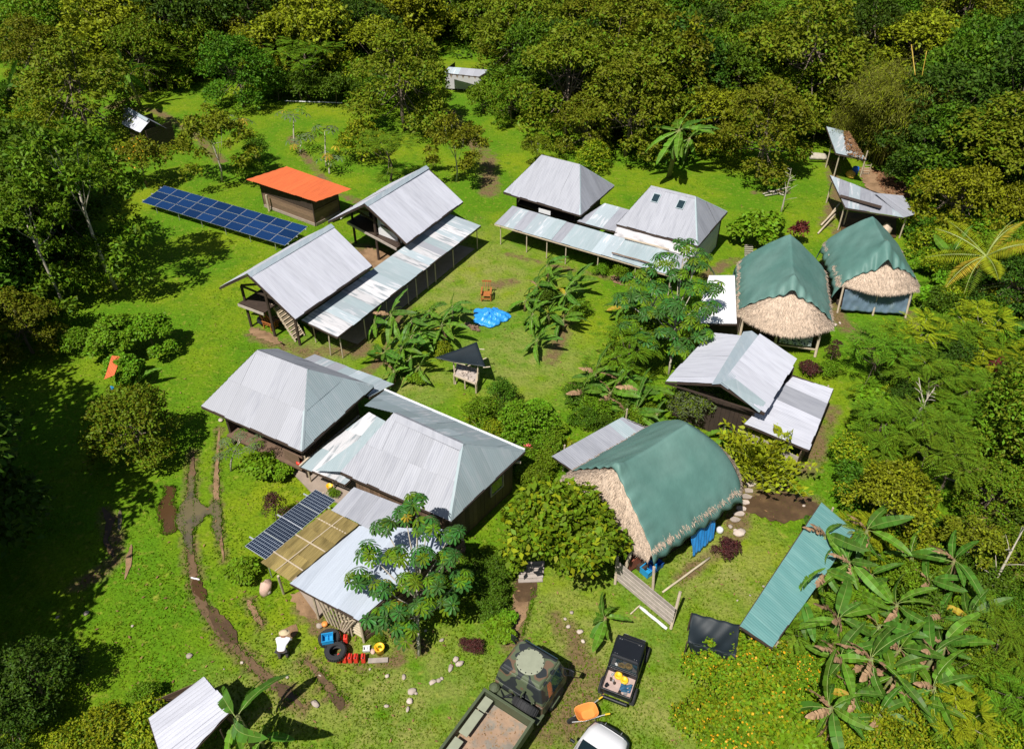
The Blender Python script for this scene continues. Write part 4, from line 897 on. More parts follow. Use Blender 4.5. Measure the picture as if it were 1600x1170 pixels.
m.add(vs, [(idx[i, j], idx[i+1, j], idx[i, j+1]) for i in range(n) for j in range(n-i)]+[(idx[i+1, j], idx[i+1, j+1], idx[i, j+1]) for i in range(n) for j in range(n-i-1)])
solid(m.build('shade_cloth', TARP_K, cv, True, True), .01)
for p, q in ((G(712, 600), G(708, 560, 1.62)), (G(745, 612), G(747, 566, 1.75)), (G(742, 575), G(743, 540, 1.9))): m = MB(); m.tube([p, q], .045); m.build('post', WOOD_P, cv, True)
for p, q in ((G(693, 562, 1.66), G(727, 570, 1.6)), (G(731, 572, 1.66), G(760, 559, 1.75)), (G(755, 574, 1.72), G(766, 573, 1.75)), (G(745, 545, 1.85), G(757, 546, 1.85))): m = MB(); m.tube([p, q], .035); m.build('support_stick', BAMB, cv, True)
# black netting tent
nt_ = thing('netting_tent', 'black netting draped low between the lawn and the teal roof', 'netting', G(1110, 1000))
a, b, c_, d = G(1081, 957, 1.3), G(1156, 976, 1.75), G(1150, 1025, 1.7), G(1074, 1002, 1.1)
def net(i, j): p = a.lerp(b, i).lerp(d.lerp(c_, i), j); return p-ZZ*(.35*math.sin(PI*i)*math.sin(PI*j)-.03*math.sin(i*20+j*9))
m = MB(); m.grid(net, 24, 14); solid(m.build('top_net', TARP_K, nt_, True, True), .008)
e_ = G(1085, 1035, .03); f_ = G(1140, 1060, .03)
def net2(i, j): p = d.lerp(c_, i).lerp(e_.lerp(f_, i), j); return p+Vector((.04*math.sin(i*30), .04*math.sin(i*22+j*5), 0))
m = MB(); m.grid(net2, 24, 10); solid(m.build('side_net', TARP_K, nt_, True, True), .008)
for p in (a, b, c_, d): m = MB(); m.tube([(p.x, p.y, 0), p-ZZ*.02], .035); m.build('post', WOOD_D, nt_, True)
# plank fence by the hut
fe = thing('plank_fence', 'leaning grey plank gate with five wide boards in front of the big thatched hut', 'fence', G(1005, 940))
fa, fb = G(961, 907), G(1049, 980)
for k in range(5):
    m = MB(); z = .22+.27*k; m.beam(fa+ZZ*(z+.05)+U*.02*(k % 2), fb+ZZ*z, .04, .2); m.build('plank', WOOD_G, fe, True)
for p, q in ((G(961, 912), G(965, 868, 1.5)), (G(1048, 982), G(1063, 924, 1.75)), (G(1020, 920), G(1022, 885, 1.3))): m = MB(); m.tube([p, q], .07); m.build('post', WOOD_P, fe, True)
pole(G(1035, 925, .06), G(1109, 871, .06), .05, 'long pale bamboo pole lying straight across the lawn', 'bamboo_pole')
pole(G(985, 959, .05), G(1000, 945, .08), .03, 'short pale stick on the grass below the plank gate')
pole(G(1000, 948, .06), G(1042, 982, .06), .07, 'white plastic pipe lying at the foot of the plank gate', 'pipe', WHITE, 'pipe')
pole(G(445, 158, .1), G(535, 161, .1), .06, 'thin white hose along the forest edge at upper left', 'hose', WHITE, 'hose')
pole(G(532, 342, .1), G(560, 320, .3), .05, 'white pole on the grass beside the orange roofed hut', 'pole', WHITE)
def crate(p, rz, mat, label, s=(.5, .35, .3), name='crate'):
    m = MB(); x, y, z = s; t = .025; m.box((0, 0, t/2), (x, y, t))
    for sx in (-1, 1): m.box((sx*(x-t)/2, 0, z/2+.001), (t, y-2*t-.004, z)); m.box((0, sx*(y-t)/2, z/2), (x, t, z)); m.box((0, sx*(y+.02)/2, z-.02), (x+.04, .02, .04))
    m.box((0, 0, z*.5), (.03, y*.9, .03)); o = m.build(name, mat); o.location = p; o.rotation_euler = (0, 0, rz); return tag(o, label, 'crate')
crate(G(1013, 893), .7, BLU, 'blue crate in the shade under the big thatched hut', (.7, .5, .4)); crate(G(1024, 886), .7, TARP_B2, 'dark blue crate behind the other crate below the big thatched hut', (.6, .45, .35))
m = MB(); m.lathe([(.14, 0), (.18, .12), (.17, .25), (.1, .33), (.0, .36)], n=12); o = m.build('white_pot', WHITE, smooth=True); o.location = G(1124, 831); tag(o, 'round white pot beside the purple shrub', 'pot')
rock(G(1155, 833), (.35, .25, .12), 4, 'stone', 'large pale flat stone right of the purple shrub'); rock(G(1141, 823), (.15, .12, .08), 5, 'stone', 'small brownish stone above the purple shrub'); rock(G(1149, 829), (.12, .1, .08), 6, 'stone', 'little stone touching the large pale flat stone')
SP = thing('stepping_stones', 'pale stepping stone path curving past the right end of the big thatched hut', 'stepping stones', G(1160, 775))
for i, (x, y) in enumerate([(1172, 757), (1170, 767), (1166, 776), (1164, 785), (1159, 795), (1155, 803), (1148, 812)]):
    r = random.Random(i); g = G(x, y); m = MB(); k = 8; pts = [g+Vector((math.cos(2*PI*q/k)*r.uniform(.2, .33), math.sin(2*PI*q/k)*r.uniform(.14, .2), 0)) for q in range(k)]; m.hexa(pts, [p*1+ZZ*.06 for p in pts]); m.build('stone_slab', STONE, SP, True)
SL = thing('plank_ramp', 'short ramp of pale planks at the shaded garden entrance', 'ramp', G(828, 895))
for i in range(5): m = MB(); m.box(G(829-i*.8+3, 880+i*6.6, .08-.01*i), (1.15, .2, .05), .05); m.build('plank', WOOD_G, SL, True)
SW = thing('board_walk', 'pale boards leading down to the small green lawn by the far huts', 'boardwalk', G(1172, 390))
for i in range(6): m = MB(); m.box(G(1170, 383+i*3.2, .06), (.7, .12, .04), .1); m.build('plank', WOOD_G, SW, True)
# fuel cans etc
def jerry(p, rz, label):
    t = thing('jerry_can', label, 'jerry can', p, rz, group='red jerry cans by the lattice shed')
    m = MB(); m.hexa([(-.09, -.16, 0), (.09, -.16, 0), (.09, .16, 0), (-.09, .16, 0)], [(-.09, -.13, .34), (.09, -.13, .34), (.09, .13, .34), (-.09, .13, .34)]); m.build('body', RED, t, bevel=.03)
    m = MB(); m.tube([(0, -.09, .34), (0, -.07, .41), (0, .06, .41), (0, .08, .34)], .022, 6); m.build('handle', RED, t); m = MB(); m.tube([(.0, .11, .33), (.0, .13, .40)], .035, 8); m.build('cap', BLACKP, t); return t
for i, px in enumerate((531, 539.5, 548, 557, 568.5)):
    jerry(G(px, 1031), PI+.05*i-.1, ['first', 'second', 'middle', 'fourth', 'last'][i]+' red jerry can from the tyres in the row of five')
jerry(G(530, 997), .4, 'red jerry can touching the tyre under the blue crate'); jerry(G(541, 1001), .1, 'red jerry can between the tyres and the lattice poles')
def tyre(p, R, w, label, tilt=0, group='old tyres'):
    m = MB(); pr = [(R*.6, 0), (R*.92, 0), (R, w*.15), (R, w*.85), (R*.92, w), (R*.6, w), (R*.56, w*.85), (R*.7, w*.7), (R*.7, w*.3), (R*.56, w*.15), (R*.6, 0)]
    n = 28; vs = []
    for q, z in pr: vs += [(math.cos(2*PI*k/n)*q, math.sin(2*PI*k/n)*q, z) for k in range(n)]
    m.add(vs, [(i*n+k, i*n+(k+1) % n, (i+1)*n+(k+1) % n, (i+1)*n+k) for i in range(len(pr)-1) for k in range(n)])
    for k in range(n): a = 2*PI*k/n; m.box((math.cos(a)*R*1.005, math.sin(a)*R*1.005, w*.5), (.03, R*.12, w*.6), a)
    o = m.build('tyre', RUBBER, smooth=False); o.location = p; o.rotation_euler = (tilt, 0, 0); return tag(o, label, 'tyre', group)
tyre(G(514, 1000), .43, .28, 'lower tyre of the pair carrying the blue crate'); tyre(G(514, 1000, .29)+Vector((.05, .03, 0)), .43, .25, 'upper tyre lying directly under the blue crate')
tyre(G(525, 1019), .46, .3, 'thick black tyre nearest the row of red cans'); tyre(G(525, 1019, .31)+Vector((.02, -.05, 0)), .44, .26, 'top tyre on the thick tyre nearest the red cans')
crate(G(512.5, 1000, .56), .2, BLU, 'bright blue crate lying on the stacked tyres', (.48, .4, .25))
m = MB(); m.lathe([(.13, 0), (.18, .32), (.185, .34), (.165, .34), (.12, .04), (0, .04)], n=16); o = m.build('yellow_bucket', YEL, smooth=True); o.location = G(594, 1019); o.scale = (1.25,)*3; tag(o, 'yellow bucket by the lower end of the shed fence', 'bucket')
m = MB(); m.lathe([(.13, 0), (.18, .32), (.185, .34), (.165, .34), (.12, .04), (0, .04)], n=16); o = m.build('yellow_bucket', YEL, smooth=True); o.location = G(516, 765); tag(o, 'yellow bucket on the slab under the flat streaked roof', 'bucket')
m = MB(); m.lathe([(.08, 0), (.13, .06), (.14, .16), (.1, .2), (0, .21)], n=12); o = m.build('orange_tub', ORN, smooth=True); o.location = G(508, 977); tag(o, 'small orange tub at the lattice wall corner', 'tub')
rock(G(500, 978), (.17, .15, .12), 3, 'stone', 'round pale stone next to the small orange tub'); rock(G(583, 1018), (.14, .12, .1), 8, 'stone', 'round pinkish stone left of the yellow bucket', PINKST)
crate(G(573, 1015), .1, WHITE, 'small white box behind the red cans', (.28, .22, .16), 'white_box')
m = MB(); m.box((0, 0, .04), (.85, .22, .07)); o = m.build('plank', WOOD_G, bevel=.01); o.location = G(591, 1032); o.rotation_euler = (0, 0, .06); tag(o, 'short grey plank on the grass after the row of red cans', 'plank')
m = MB(); m.tube([G(489, 712, 1.55), G(500, 722, 1.5)], [.08, .07]); tag(m.build('white_bundle', WHITE), 'white rolled cloth on the porch rail of the patched roof house', 'cloth')
m = MB(); m.lathe([(.12, 0), (.17, .1), (.15, .2), (0, .22)], n=10); o = m.build('red_bowl', RED, smooth=True); o.location = G(468, 725, 1.2); tag(o, 'red bowl at the porch corner of the patched roof house', 'bowl')
rock(G(417, 922), (.30, .38, .42), 21, 'boulder', 'pinkish rounded boulder alone on the grass below the plastic canopy', PINKST, 'boulder'); rock(G(420, 926), (.14, .13, .16), 22, 'stone', 'small brown stone pressed against the pinkish boulder')
r = random.Random(17)
for i, (x, y, s) in enumerate([(551, 835, 1), (704, 1044, 1), (712, 1030, .9), (718, 1037, 1.2), (690, 1060, .8), (676, 1066, 1), (686, 1063, .9), (644, 1080, 1.1), (640, 1095, 1), (605, 1056, .8), (631, 1058, .8), (604, 1103, .6), (637, 1108, .7), (650, 1083, .5), (493, 1100, 1.3), (378, 1035, .6), (449, 1058, .5), (888, 979, .8), (906, 987, .9), (911, 1002, .9), (893, 957, .8), (883, 967, .6), (345, 657, 1.2), (922, 632, .6), (135, 958, .9), (90, 964, .6), (207, 978, .5), (296, 1025, 1.1), (1256, 790, .6), (1200, 690, .8), (1310, 433, .7), (1304, 508, 1.3), (1312, 505, .8), (1152, 938, .4), (1172, 930, .4), (1193, 916, .5), (452, 735, .7), (438, 740, .5), (500, 1055, .4), (578, 1045, .4), (665, 985, .5), (690, 1000, .6), (350, 1045, .3), (425, 990, .3)]):
    rock(G(x, y), (.16*s*r.uniform(.7, 1.3), .12*s*r.uniform(.8, 1.2), .07*s), i+40, 'stone', 'pale loose stone lying scattered on the open grass', group='loose stones on the grass')
for x, y, q, lab in ((303, 903, .3, 'white stick lying across the muddy wheel track'), (625, 920, .5, 'white pipe piece in the shade left of the garden entrance')):
    pole(G(x-5, y-1, .04), G(x+9, y+2, .05), .04, lab, 'stick', WHITE, 'stick')
# logs & sticks by sheds
for i, (a, b) in enumerate((((1278, 365, .1), (1305, 335, .5)), ((1283, 352, .1), (1309, 325, .6)), ((1290, 345, .1), (1312, 318, .9)))): pole(G(*a), G(*b), .07, ['lowest', 'middle', 'uppermost'][i]+' of the three leaning brown poles at the open shed corner', 'leaning_pole', WOOD_P)
for i in range(4): pole(G(1265, 240+i*2.2, .15+.1*i), G(1291, 243+i*1.5, .15+.1*i), .16, 'pale cut log in the pile left of the leaf covered shed', 'log', BARK_W, 'log', 'pale cut logs left of the sheds')
for i, (a, b) in enumerate((((1192, 303, .1), (1235, 292, .1)), ((1195, 306, .1), (1230, 300, .1)), ((1200, 298, .1), (1225, 305, .1)))): pole(G(*a), G(*b), .06, 'bare fallen branch on the grass by the leafless sapling', 'branch', BARK_W, 'branch', 'bare fallen branches by the leafless sapling')
LD = thing('wooden_ladder', 'short wooden ladder leaning beside the leaf covered shed', 'ladder', G(1357, 273))
for x in (-.3, .3): m = MB(); m.tube([G(1352, 273)+Vector((x, 0, 0)), G(1358, 258, 1.1)+Vector((x, .2, 0))], .035); m.build('side_rail', WOOD_P, LD, True)
for k in range(4): m = MB(); q = G(1352, 273).lerp(G(1358, 258, 1.1)+Vector((0, .2, 0)), (k+.5)/4); m.tube([q-Vector((.3, 0, 0)), q+Vector((.3, 0, 0))], .03); m.build('rung', WOOD_P, LD, True)
m = MB(); m.lathe([(.3, 0), (.32, .5), (.28, .7), (0, .75)], n=12); o = m.build('blue_barrel', TARP_B2, smooth=True); o.location = G(1335, 272); tag(o, 'blue barrel in the shade of the leaf covered shed', 'barrel')
rock(G(1328, 277), (.6, .4, .45), 5, 'sack_heap', 'heap of yellow brown sacks under the leaf covered shed', M('yellow sacks', (.6, .34, .05), .8, 0, .3, 3), 'sacks')
r = random.Random(31); LT = MB()
for i in range(900):
    px, py = r.uniform(120, 1250), r.uniform(170, 1165); g = G(px, py, .03+r.random()*.03); L = r.uniform(.04, .11); a = r.uniform(0, 6.28); t = Vector((math.cos(a), math.sin(a), r.uniform(-.1, .3)))*L; q = Vector((-math.sin(a), math.cos(a), 0))*L*.4; LT.quad(g-t, g-q, g+t, g+q)
tag(LT.build('fallen_leaves', L_BROWN), 'small dry fallen leaves sprinkled over the meadow', 'fallen leaves', kind='stuff')
# dead pale stump figures on the right path
def branchy(p, label, n, L, mat, seed, name='dead_stump', r0=.12, up=.5):
    r = random.Random(seed); m = MB()
    for i in range(n):
        a = r.uniform(0, 2*PI); e = r.uniform(.05, up); q = Vector(p)+ZZ*.08; pts = [q]
        d = Vector((math.cos(a), math.sin(a), e))
        for k in range(4): q = q+d*L/4*r.uniform(.7, 1.2)+Vector((r.uniform(-.08, .08),)*3)*L*.4; pts.append(q)
        m.tube(pts, [r0, r0*.8, r0*.6, r0*.4, r0*.15], 6)
    return tag(m.build(name, mat, smooth=True), label, 'stump')
branchy(G(1516, 762), 'sprawling bleached stump with root arms on the brown path at right', 8, 1.3, BARK_W, 3, r0=.16)
branchy(G(1500, 705), 'small bleached stump upslope of the sprawling one', 5, .8, BARK_W, 4, r0=.12)
rock(G(1522, 693), (.4, .35, .35), 31, 'boulder', 'tan boulder in the dark gap of the right thicket', BARK_W, 'boulder'); rock(G(1381, 370), (.55, .45, .8), 33, 'boulder', 'tall tan boulder behind the farthest thatched hut', THATCH, 'boulder')

# ---------------------------------------------------------------- vehicles
def part(root, name, mat, fn, bevel=0, smooth=False):
    m = MB(); fn(m); return m.build(name, mat, root, smooth=smooth, bevel=bevel)
def wheel(root, x, y, R, w, rim=STEEL, name='wheel', ax=None, z=None):
    ax = ax or (Vector((0, 1, 0)), ZZ, Vector((1, 0, 0))); m = MB(); c_ = Vector((x, y, z if z is not None else R))-ax[2]*w/2
    m.lathe([(R*.62, 0), (R*.9, 0), (R, w*.18), (R, w*.82), (R*.9, w), (R*.62, w)], c_, 22, ax); wh = m.build(name, RUBBER, root)
    m = MB(); n = 22
    for k in range(n):
        a = 2*PI*k/n; d = ax[0]*math.cos(a)+ax[1]*math.sin(a); e = ax[1]*math.cos(a)-ax[0]*math.sin(a); m.box(c_+d*R+ax[2]*w/2, (.04, R*.12, w*.8), ax=(d, e, ax[2]))
    link('tread', m.mesh('tread', RUBBER), wh)
    m = MB(); m.lathe([(R*.12, w*.2), (R*.5, w*.1), (R*.63, w*.05), (R*.63, w*.95), (R*.5, w*.85), (R*.15, w*.7)], c_, 16, ax); link('rim', m.mesh('rim', rim), wh); return wh
fz = math.radians(56-90)
TK = thing('army_truck', 'camouflage army truck with empty dirty cargo bed and rear spare wheel', 'truck', (.70, 16.75, 0), fz)
def cabshape(m):
    w = 1.12; lo = [(-w, -.85, .75), (w, -.85, .75), (w, 1.1, .75), (-w, 1.1, .75)]; mid = [(-w, -.85, 1.55), (w, -.85, 1.55), (w, 1.1, 1.55), (-w, 1.1, 1.55)]; hi = [(-.93, -.72, 2.5), (.93, -.72, 2.5), (.93, .78, 2.5), (-.93, .78, 2.5)]
    m.hexa(lo, mid); m.hexa([(x*.999, y*.999, z+.001) for x, y, z in mid], hi)
part(TK, 'cab', CAMO, cabshape, .07)
part(TK, 'roof', CAMO, lambda m: m.hexa([(-.9, -.7, 2.49), (.9, -.7, 2.49), (.9, .75, 2.49), (-.9, .75, 2.49)], [(-.84, -.64, 2.62), (.84, -.64, 2.62), (.84, .68, 2.62), (-.84, .68, 2.62)]), .05)
part(TK, 'roof_hatch', PALEGR, lambda m: m.lathe([(.56, 2.615), (.56, 2.66), (.53, 2.68), (0, 2.685)], (0, .02, 0), 30))
def bolts(m):
    for k in range(14): a = 2*PI*k/14; m.lathe([(.025, 0), (.025, .02)], (math.cos(a)*.52, .02+math.sin(a)*.52, 2.68), 6)
part(TK, 'hatch_bolts', BLACKP, bolts)
def wsurf(m, s): m.hexa([(-.84*s, 1.08, 1.6), (.84*s, 1.08, 1.6), (.76*s, .83, 2.42), (-.76*s, .83, 2.42)], [(-.84*s, 1.115, 1.62), (.84*s, 1.115, 1.62), (.76*s, .865, 2.44), (-.76*s, .865, 2.44)])
part(TK, 'windscreen', GLASS, lambda m: wsurf(m, 1)); 
for s in (-1, 1):
    part(TK, 'side_window', GLASS, lambda m: m.hexa([(s*1.13, -.35, 1.6), (s*1.13, .75, 1.6), (s*.975, .6, 2.35), (s*.975, -.3, 2.35)], [(s*1.10, -.35, 1.6), (s*1.10, .75, 1.6), (s*.945, .6, 2.35), (s*.945, -.3, 2.35)]))
    part(TK, 'mirror_arm', BLACKP, lambda m: (m.tube([(s*.98, .75, 2.2), (s*1.35, .9, 2.1), (s*1.35, .9, 1.7), (s*1.12, .9, 1.5)], .02, 6)))
    part(TK, 'mirror', BLACKP, lambda m: m.box((s*1.4, .92, 1.9), (.22, .06, .4)), .02)
    part(TK, 'door_handle', BLACKP, lambda m: m.box((s*1.135, -.2, 1.4), (.03, .2, .04)))
    part(TK, 'step', OLIVE, lambda m: m.box((s*1.05, .2, .55), (.25, .6, .05)))
    part(TK, 'fender', OLIVE, lambda m: m.box((s*1.0, -1.0, 1.05), (.4, .5, .06)), .02)
wheel(TK, -.95, .35, .55, .36, OLIVE); wheel(TK, .95, .35, .55, .36, OLIVE); wheel(TK, -.95, -4.3, .55, .36, OLIVE); wheel(TK, .95, -4.3, .55, .36, OLIVE)
part(TK, 'chassis', BLACKP, lambda m: (m.box((-.4, -2.8, .8), (.15, 7.6, .22)), m.box((.4, -2.8, .8), (.15, 7.6, .22)), m.box((0, -1.15, .95), (1.9, .5, .3))))
part(TK, 'engine_cover', OLIVE, lambda m: m.box((-.35, -1.12, 1.25), (.8, .4, .35)), .04); part(TK, 'air_filter', OLIVE, lambda m: m.lathe([(.2, 0), (.22, .5), (.12, .6), (0, .62)], (-.95, -1.1, 1.0), 12))
part(TK, 'hoses', BLACKP, lambda m: (m.tube([(-.5, -1.3, 1.4), (-.2, -1.0, 1.6), (.1, -1.2, 1.45), (.3, -1.05, 1.5)], .04), m.tube([(-.7, -1.0, 1.4), (-.4, -1.25, 1.55), (0, -1.0, 1.5)], .03)))
d_ = Vector((.25, -.1, 1)).normalized(); ax1 = Vector((.25, .95, .02)).normalized(); ax0 = ZZ.cross(ax1).normalized(); ax2 = ax1.cross(ax0)
spare_ax = (ax0, Vector((0, -.45, .89)).normalized(), Vector((0, -.89, -.45)).normalized()); spare_ax = (Vector((1, 0, 0)), spare_ax[1], -spare_ax[2])
wheel(TK, .55, -1.15, .53, .34, PALEGR, 'spare_wheel', spare_ax, 1.65)
part(TK, 'wheel_carrier', OLIVE, lambda m: (m.tube([(.3, -1.35, 1.0), (.3, -1.05, 2.1), (.35, -.95, 2.25)], .035), m.tube([(.8, -1.35, 1.0), (.8, -1.05, 2.1)], .035)))
BW, B0, B1, bf = 1.12, -1.5, -6.8, 1.15
BEDM = M('dusty cargo floor', (.36, .24, .16), .9, 0, .25, 3, col2=(.24, .21, .17), t2=(.45, .6), ns2=2.2, bump=.2)
part(TK, 'bed_floor', BEDM, lambda m: m.box((0, (B0+B1)/2, bf-.04), (2*BW-.1, B0-B1-.1, .08)))
for s in (-1, 1):
    part(TK, 'bed_side', OLIVE, lambda m: (m.box((s*BW, (B0+B1)/2, 1.4), (.06, B0-B1, .58)), m.box((s*(BW+.005), (B0+B1)/2, 1.71), (.11, B0-B1+.05, .05))), .01)
part(TK, 'headboard', OLIVE, lambda m: (m.box((0, B0, 1.4), (2*BW+.06, .06, .62)), m.box((0, B0, 1.73), (2*BW+.15, .11, .05))), .01)
part(TK, 'tailgate', OLIVE, lambda m: m.box((0, B1, 1.4), (2*BW+.06, .06, .58)), .01)
for i, (y0, y1) in enumerate(((-1.62, -2.2), (-2.26, -3.35), (-3.55, -4.65), (-4.7, -5.7))):
    part(TK, 'bench_seat', PALEGR, lambda m: m.box((-BW+.3, (y0+y1)/2, 1.55), (.38, y0-y1, .05)), .012)
    part(TK, 'bench_leg', BLACKP, lambda m: (m.box((-BW+.2, (y0+y1)/2+.2, 1.35), (.05, .05, .38)), m.box((-BW+.2, (y0+y1)/2-.2, 1.35), (.05, .05, .38))))
r = random.Random(5); mm = MB()
for i in range(420):
    x, y, q = r.uniform(-BW+.1, BW-.1), r.uniform(B1+.1, B0-.1), r.uniform(0, 3); L = r.uniform(.02, .07); mm.box((x, y, bf+.012), (L, L*.5, .01), q)
link('debris', mm.mesh('debris', L_BROWN), TK)['kind'] = 'stuff'

UT = thing('small_utility_truck', 'small black utility truck with cluttered open cargo box', 'utility vehicle', (4.76, 17.85, 0), math.radians(67-90))
part(UT, 'roof', BLACKP, lambda m: m.hexa([(-.62, -.54, 1.72), (.62, -.54, 1.72), (.62, .56, 1.72), (-.62, .56, 1.72)], [(-.56, -.5, 1.82), (.56, -.5, 1.82), (.56, .5, 1.82), (-.56, .5, 1.82)]), .04)
part(UT, 'roof_rib', BLACKP, lambda m: (m.box((0, -.42, 1.83), (1.0, .05, .03)), m.box((0, .4, 1.83), (1.0, .04, .03))))
part(UT, 'cabin', BLACKP, lambda m: m.hexa([(-.64, -.5, .45), (.64, -.5, .45), (.64, .7, .45), (-.64, .7, .45)], [(-.64, -.5, 1.0), (.64, -.5, 1.0), (.64, .7, 1.0), (-.64, .7, 1.0)]), .04)
part(UT, 'bonnet', BLACKP, lambda m: m.hexa([(-.6, .7, .4), (.6, .7, .4), (.5, 1.4, .4), (-.5, 1.4, .4)], [(-.6, .7, 1.0), (.6, .7, 1.0), (.48, 1.35, .78), (-.48, 1.35, .78)]), .05)
part(UT, 'rear_window', GLASS, lambda m: m.box((0, -.5, 1.36), (1.1, .02, .6)))
for s in (-1, 1):
    for y in (-.5, .5): part(UT, 'roof_pillar', BLACKP, lambda m: m.tube([(s*.62, y*1.1, 1.0), (s*.57, y, 1.74)], .035))
    wheel(UT, s*.64, 1.0, .33, .22); wheel(UT, s*.66, -1.05, .33, .22)
    part(UT, 'headlight', ALU, lambda m: m.box((s*.38, 1.4, .62), (.18, .04, .1)), .01); part(UT, 'box_side', BLACKP, lambda m: m.box((s*.62, -1.05, .9), (.06, .98, .28)), .02)
    for y in (-.38, .33): part(UT, 'roof_bolt', STEEL, lambda m: (m.lathe([(.018, 0), (.018, .012)], (s*.45, y, 1.82), 6), m.lathe([(.018, 0), (.018, .012)], (s*.36, y, 1.82), 6)))
part(UT, 'box_floor', M('dusty pink bed liner', (.46, .34, .30), .8, 0, .25, 4), lambda m: m.box((0, -1.05, .78), (1.16, .96, .05)))
part(UT, 'tailgate', BLACKP, lambda m: m.box((0, -1.56, .86), (1.26, .06, .3)), .02); part(UT, 'box_front', BLACKP, lambda m: m.box((0, -.57, .9), (1.26, .05, .3)), .02); part(UT, 'bumper', BLACKP, lambda m: m.box((0, -1.66, .55), (1.1, .1, .16)), .03)
uo = Vector((4.76, 17.85, 0)); uz = math.radians(-23)
def ul(x, y, z): return uo+Vector((x*math.cos(uz)-y*math.sin(uz), x*math.sin(uz)+y*math.cos(uz), z))
for i, (x, y) in enumerate(((-.12, -.72), (.16, -.83))):
    m = MB(); m.lathe([(.15, 0), (.17, .04), (.16, .12), (.1, .13), (.08, .06), (0, .06)], n=18); o = m.build('yellow_pot', YEL, smooth=True); o.location = ul(x, y, .81); tag(o, ('left', 'right')[i]+' round yellow pot in the small black truck cargo box', 'pot')
def cloth(i, j): return ul(.08+.45*i, -.98-.38*j+.1*i, .84+.05*math.sin(i*9+j*5)*math.cos(j*8))
m = MB(); m.grid(cloth, 14, 12); tag(solid(m.build('blue_cloth', M('denim blue cloth', (.02, .09, .17), .8), smooth=True), .01), 'crumpled dark blue cloth in the small black truck cargo box', 'cloth')
r = random.Random(8)
for i in range(9):
    x, y = r.uniform(-.48, .1) if i < 6 else r.uniform(.1, .45), r.uniform(-1.42, -.72) if i < 6 else r.uniform(-1.45, -1.32); m = MB(); q = r.choice((.04, .05, .06))
    m.lathe([(q, 0), (q*1.2, .05), (q*.8, .12), (0, .13)], n=8) if i % 2 else m.box((0, 0, .04), (.14, .09, .08), r.uniform(0, 3))
    o = m.build('loose_tool', (STEEL, BLACKP, WOOD_D)[i % 3]); o.location = ul(x, y, .805); tag(o, 'small dark or metal tool loose in the black truck cargo box', 'tool', 'loose tools in the small truck box')

ca_ = math.radians(55); cf = Vector((math.cos(ca_), math.sin(ca_), 0)); cfr = (G(929, 1132, .8)+G(976, 1166, .6))/2+cf*.2; co = cfr-cf*2.0; co.z = 0
CR = thing('white_car', 'white car with dark front bumper cut off by the bottom edge', 'car', co, ca_-PI/2)
def carbody(m):
    prof = [(2.02, .42, .70, .62), (1.9, .40, .86, .74), (1.5, .35, .98, .82), (.95, .35, 1.05, .85), (-1.5, .35, 1.05, .86), (-2.0, .4, .95, .8)]
    vs = []
    for y, z0, z1, w in prof: vs += [(-w, y, z0), (-w*1.02, y, (z0+z1)/2), (-w*.95, y, z1-.05), (-w*.7, y, z1), (0, y, z1+.02), (w*.7, y, z1), (w*.95, y, z1-.05), (w*1.02, y, (z0+z1)/2), (w, y, z0)]
    n = 9; m.add(vs, [(i*n+k, i*n+k+1, (i+1)*n+k+1, (i+1)*n+k) for i in range(len(prof)-1) for k in range(n-1)]+[tuple(range(n)), tuple(range(5*n, 6*n))[::-1]])
part(CR, 'body', WHITE, carbody, smooth=True)
part(CR, 'cabin', WHITE, lambda m: m.hexa([(-.8, .9, 1.0), (.8, .9, 1.0), (.8, -1.7, 1.0), (-.8, -1.7, 1.0)], [(-.62, .15, 1.5), (.62, .15, 1.5), (.62, -1.4, 1.5), (-.62, -1.4, 1.5)]), .06)
part(CR, 'windscreen', GLASS, lambda m: m.hexa([(-.7, .9, 1.05), (.7, .9, 1.05), (.58, .22, 1.47), (-.58, .22, 1.47)], [(-.7, .93, 1.07), (.7, .93, 1.07), (.58, .25, 1.49), (-.58, .25, 1.49)]))
def bump_(m):
    pr = [(-.84, 1.25), (-.86, 1.6), (-.76, 1.98), (-.5, 2.13), (0, 2.19), (.5, 2.13), (.76, 1.98), (.86, 1.6), (.84, 1.25)]
    vs = []
    for x, y in pr: vs += [(x, y, .3), (x*1.03, y+.03, .42), (x*1.02, y+.02, .66), (x*.9, y-.1, .74)]
    m.add(vs, [(i*4+k, i*4+k+1, (i+1)*4+k+1, (i+1)*4+k) for i in range(8) for k in range(3)])
part(CR, 'front_bumper', M('dark grey bumper plastic', (.05, .06, .065), .5, 0, .1, 3), bump_, smooth=True)
for s in (-1, 1):
    part(CR, 'mirror', BLACKP, lambda m: m.box((s*.98, .62, 1.12), (.2, .1, .14)), .03); wheel(CR, s*.78, 1.35, .32, .2); wheel(CR, s*.78, -1.35, .32, .2)
    part(CR, 'headlight', GLASS, lambda m: m.hexa([(s*.45, 2.06, .6), (s*.74, 1.93, .6), (s*.74, 1.9, .72), (s*.45, 2.03, .72)], [(s*.45, 2.10, .6), (s*.76, 1.97, .6), (s*.76, 1.94, .72), (s*.45, 2.07, .72)]))
    part(CR, 'bumper_detail', STEEL, lambda m: m.box((s*.35, 2.12, .7), (.02, .12, .05)))

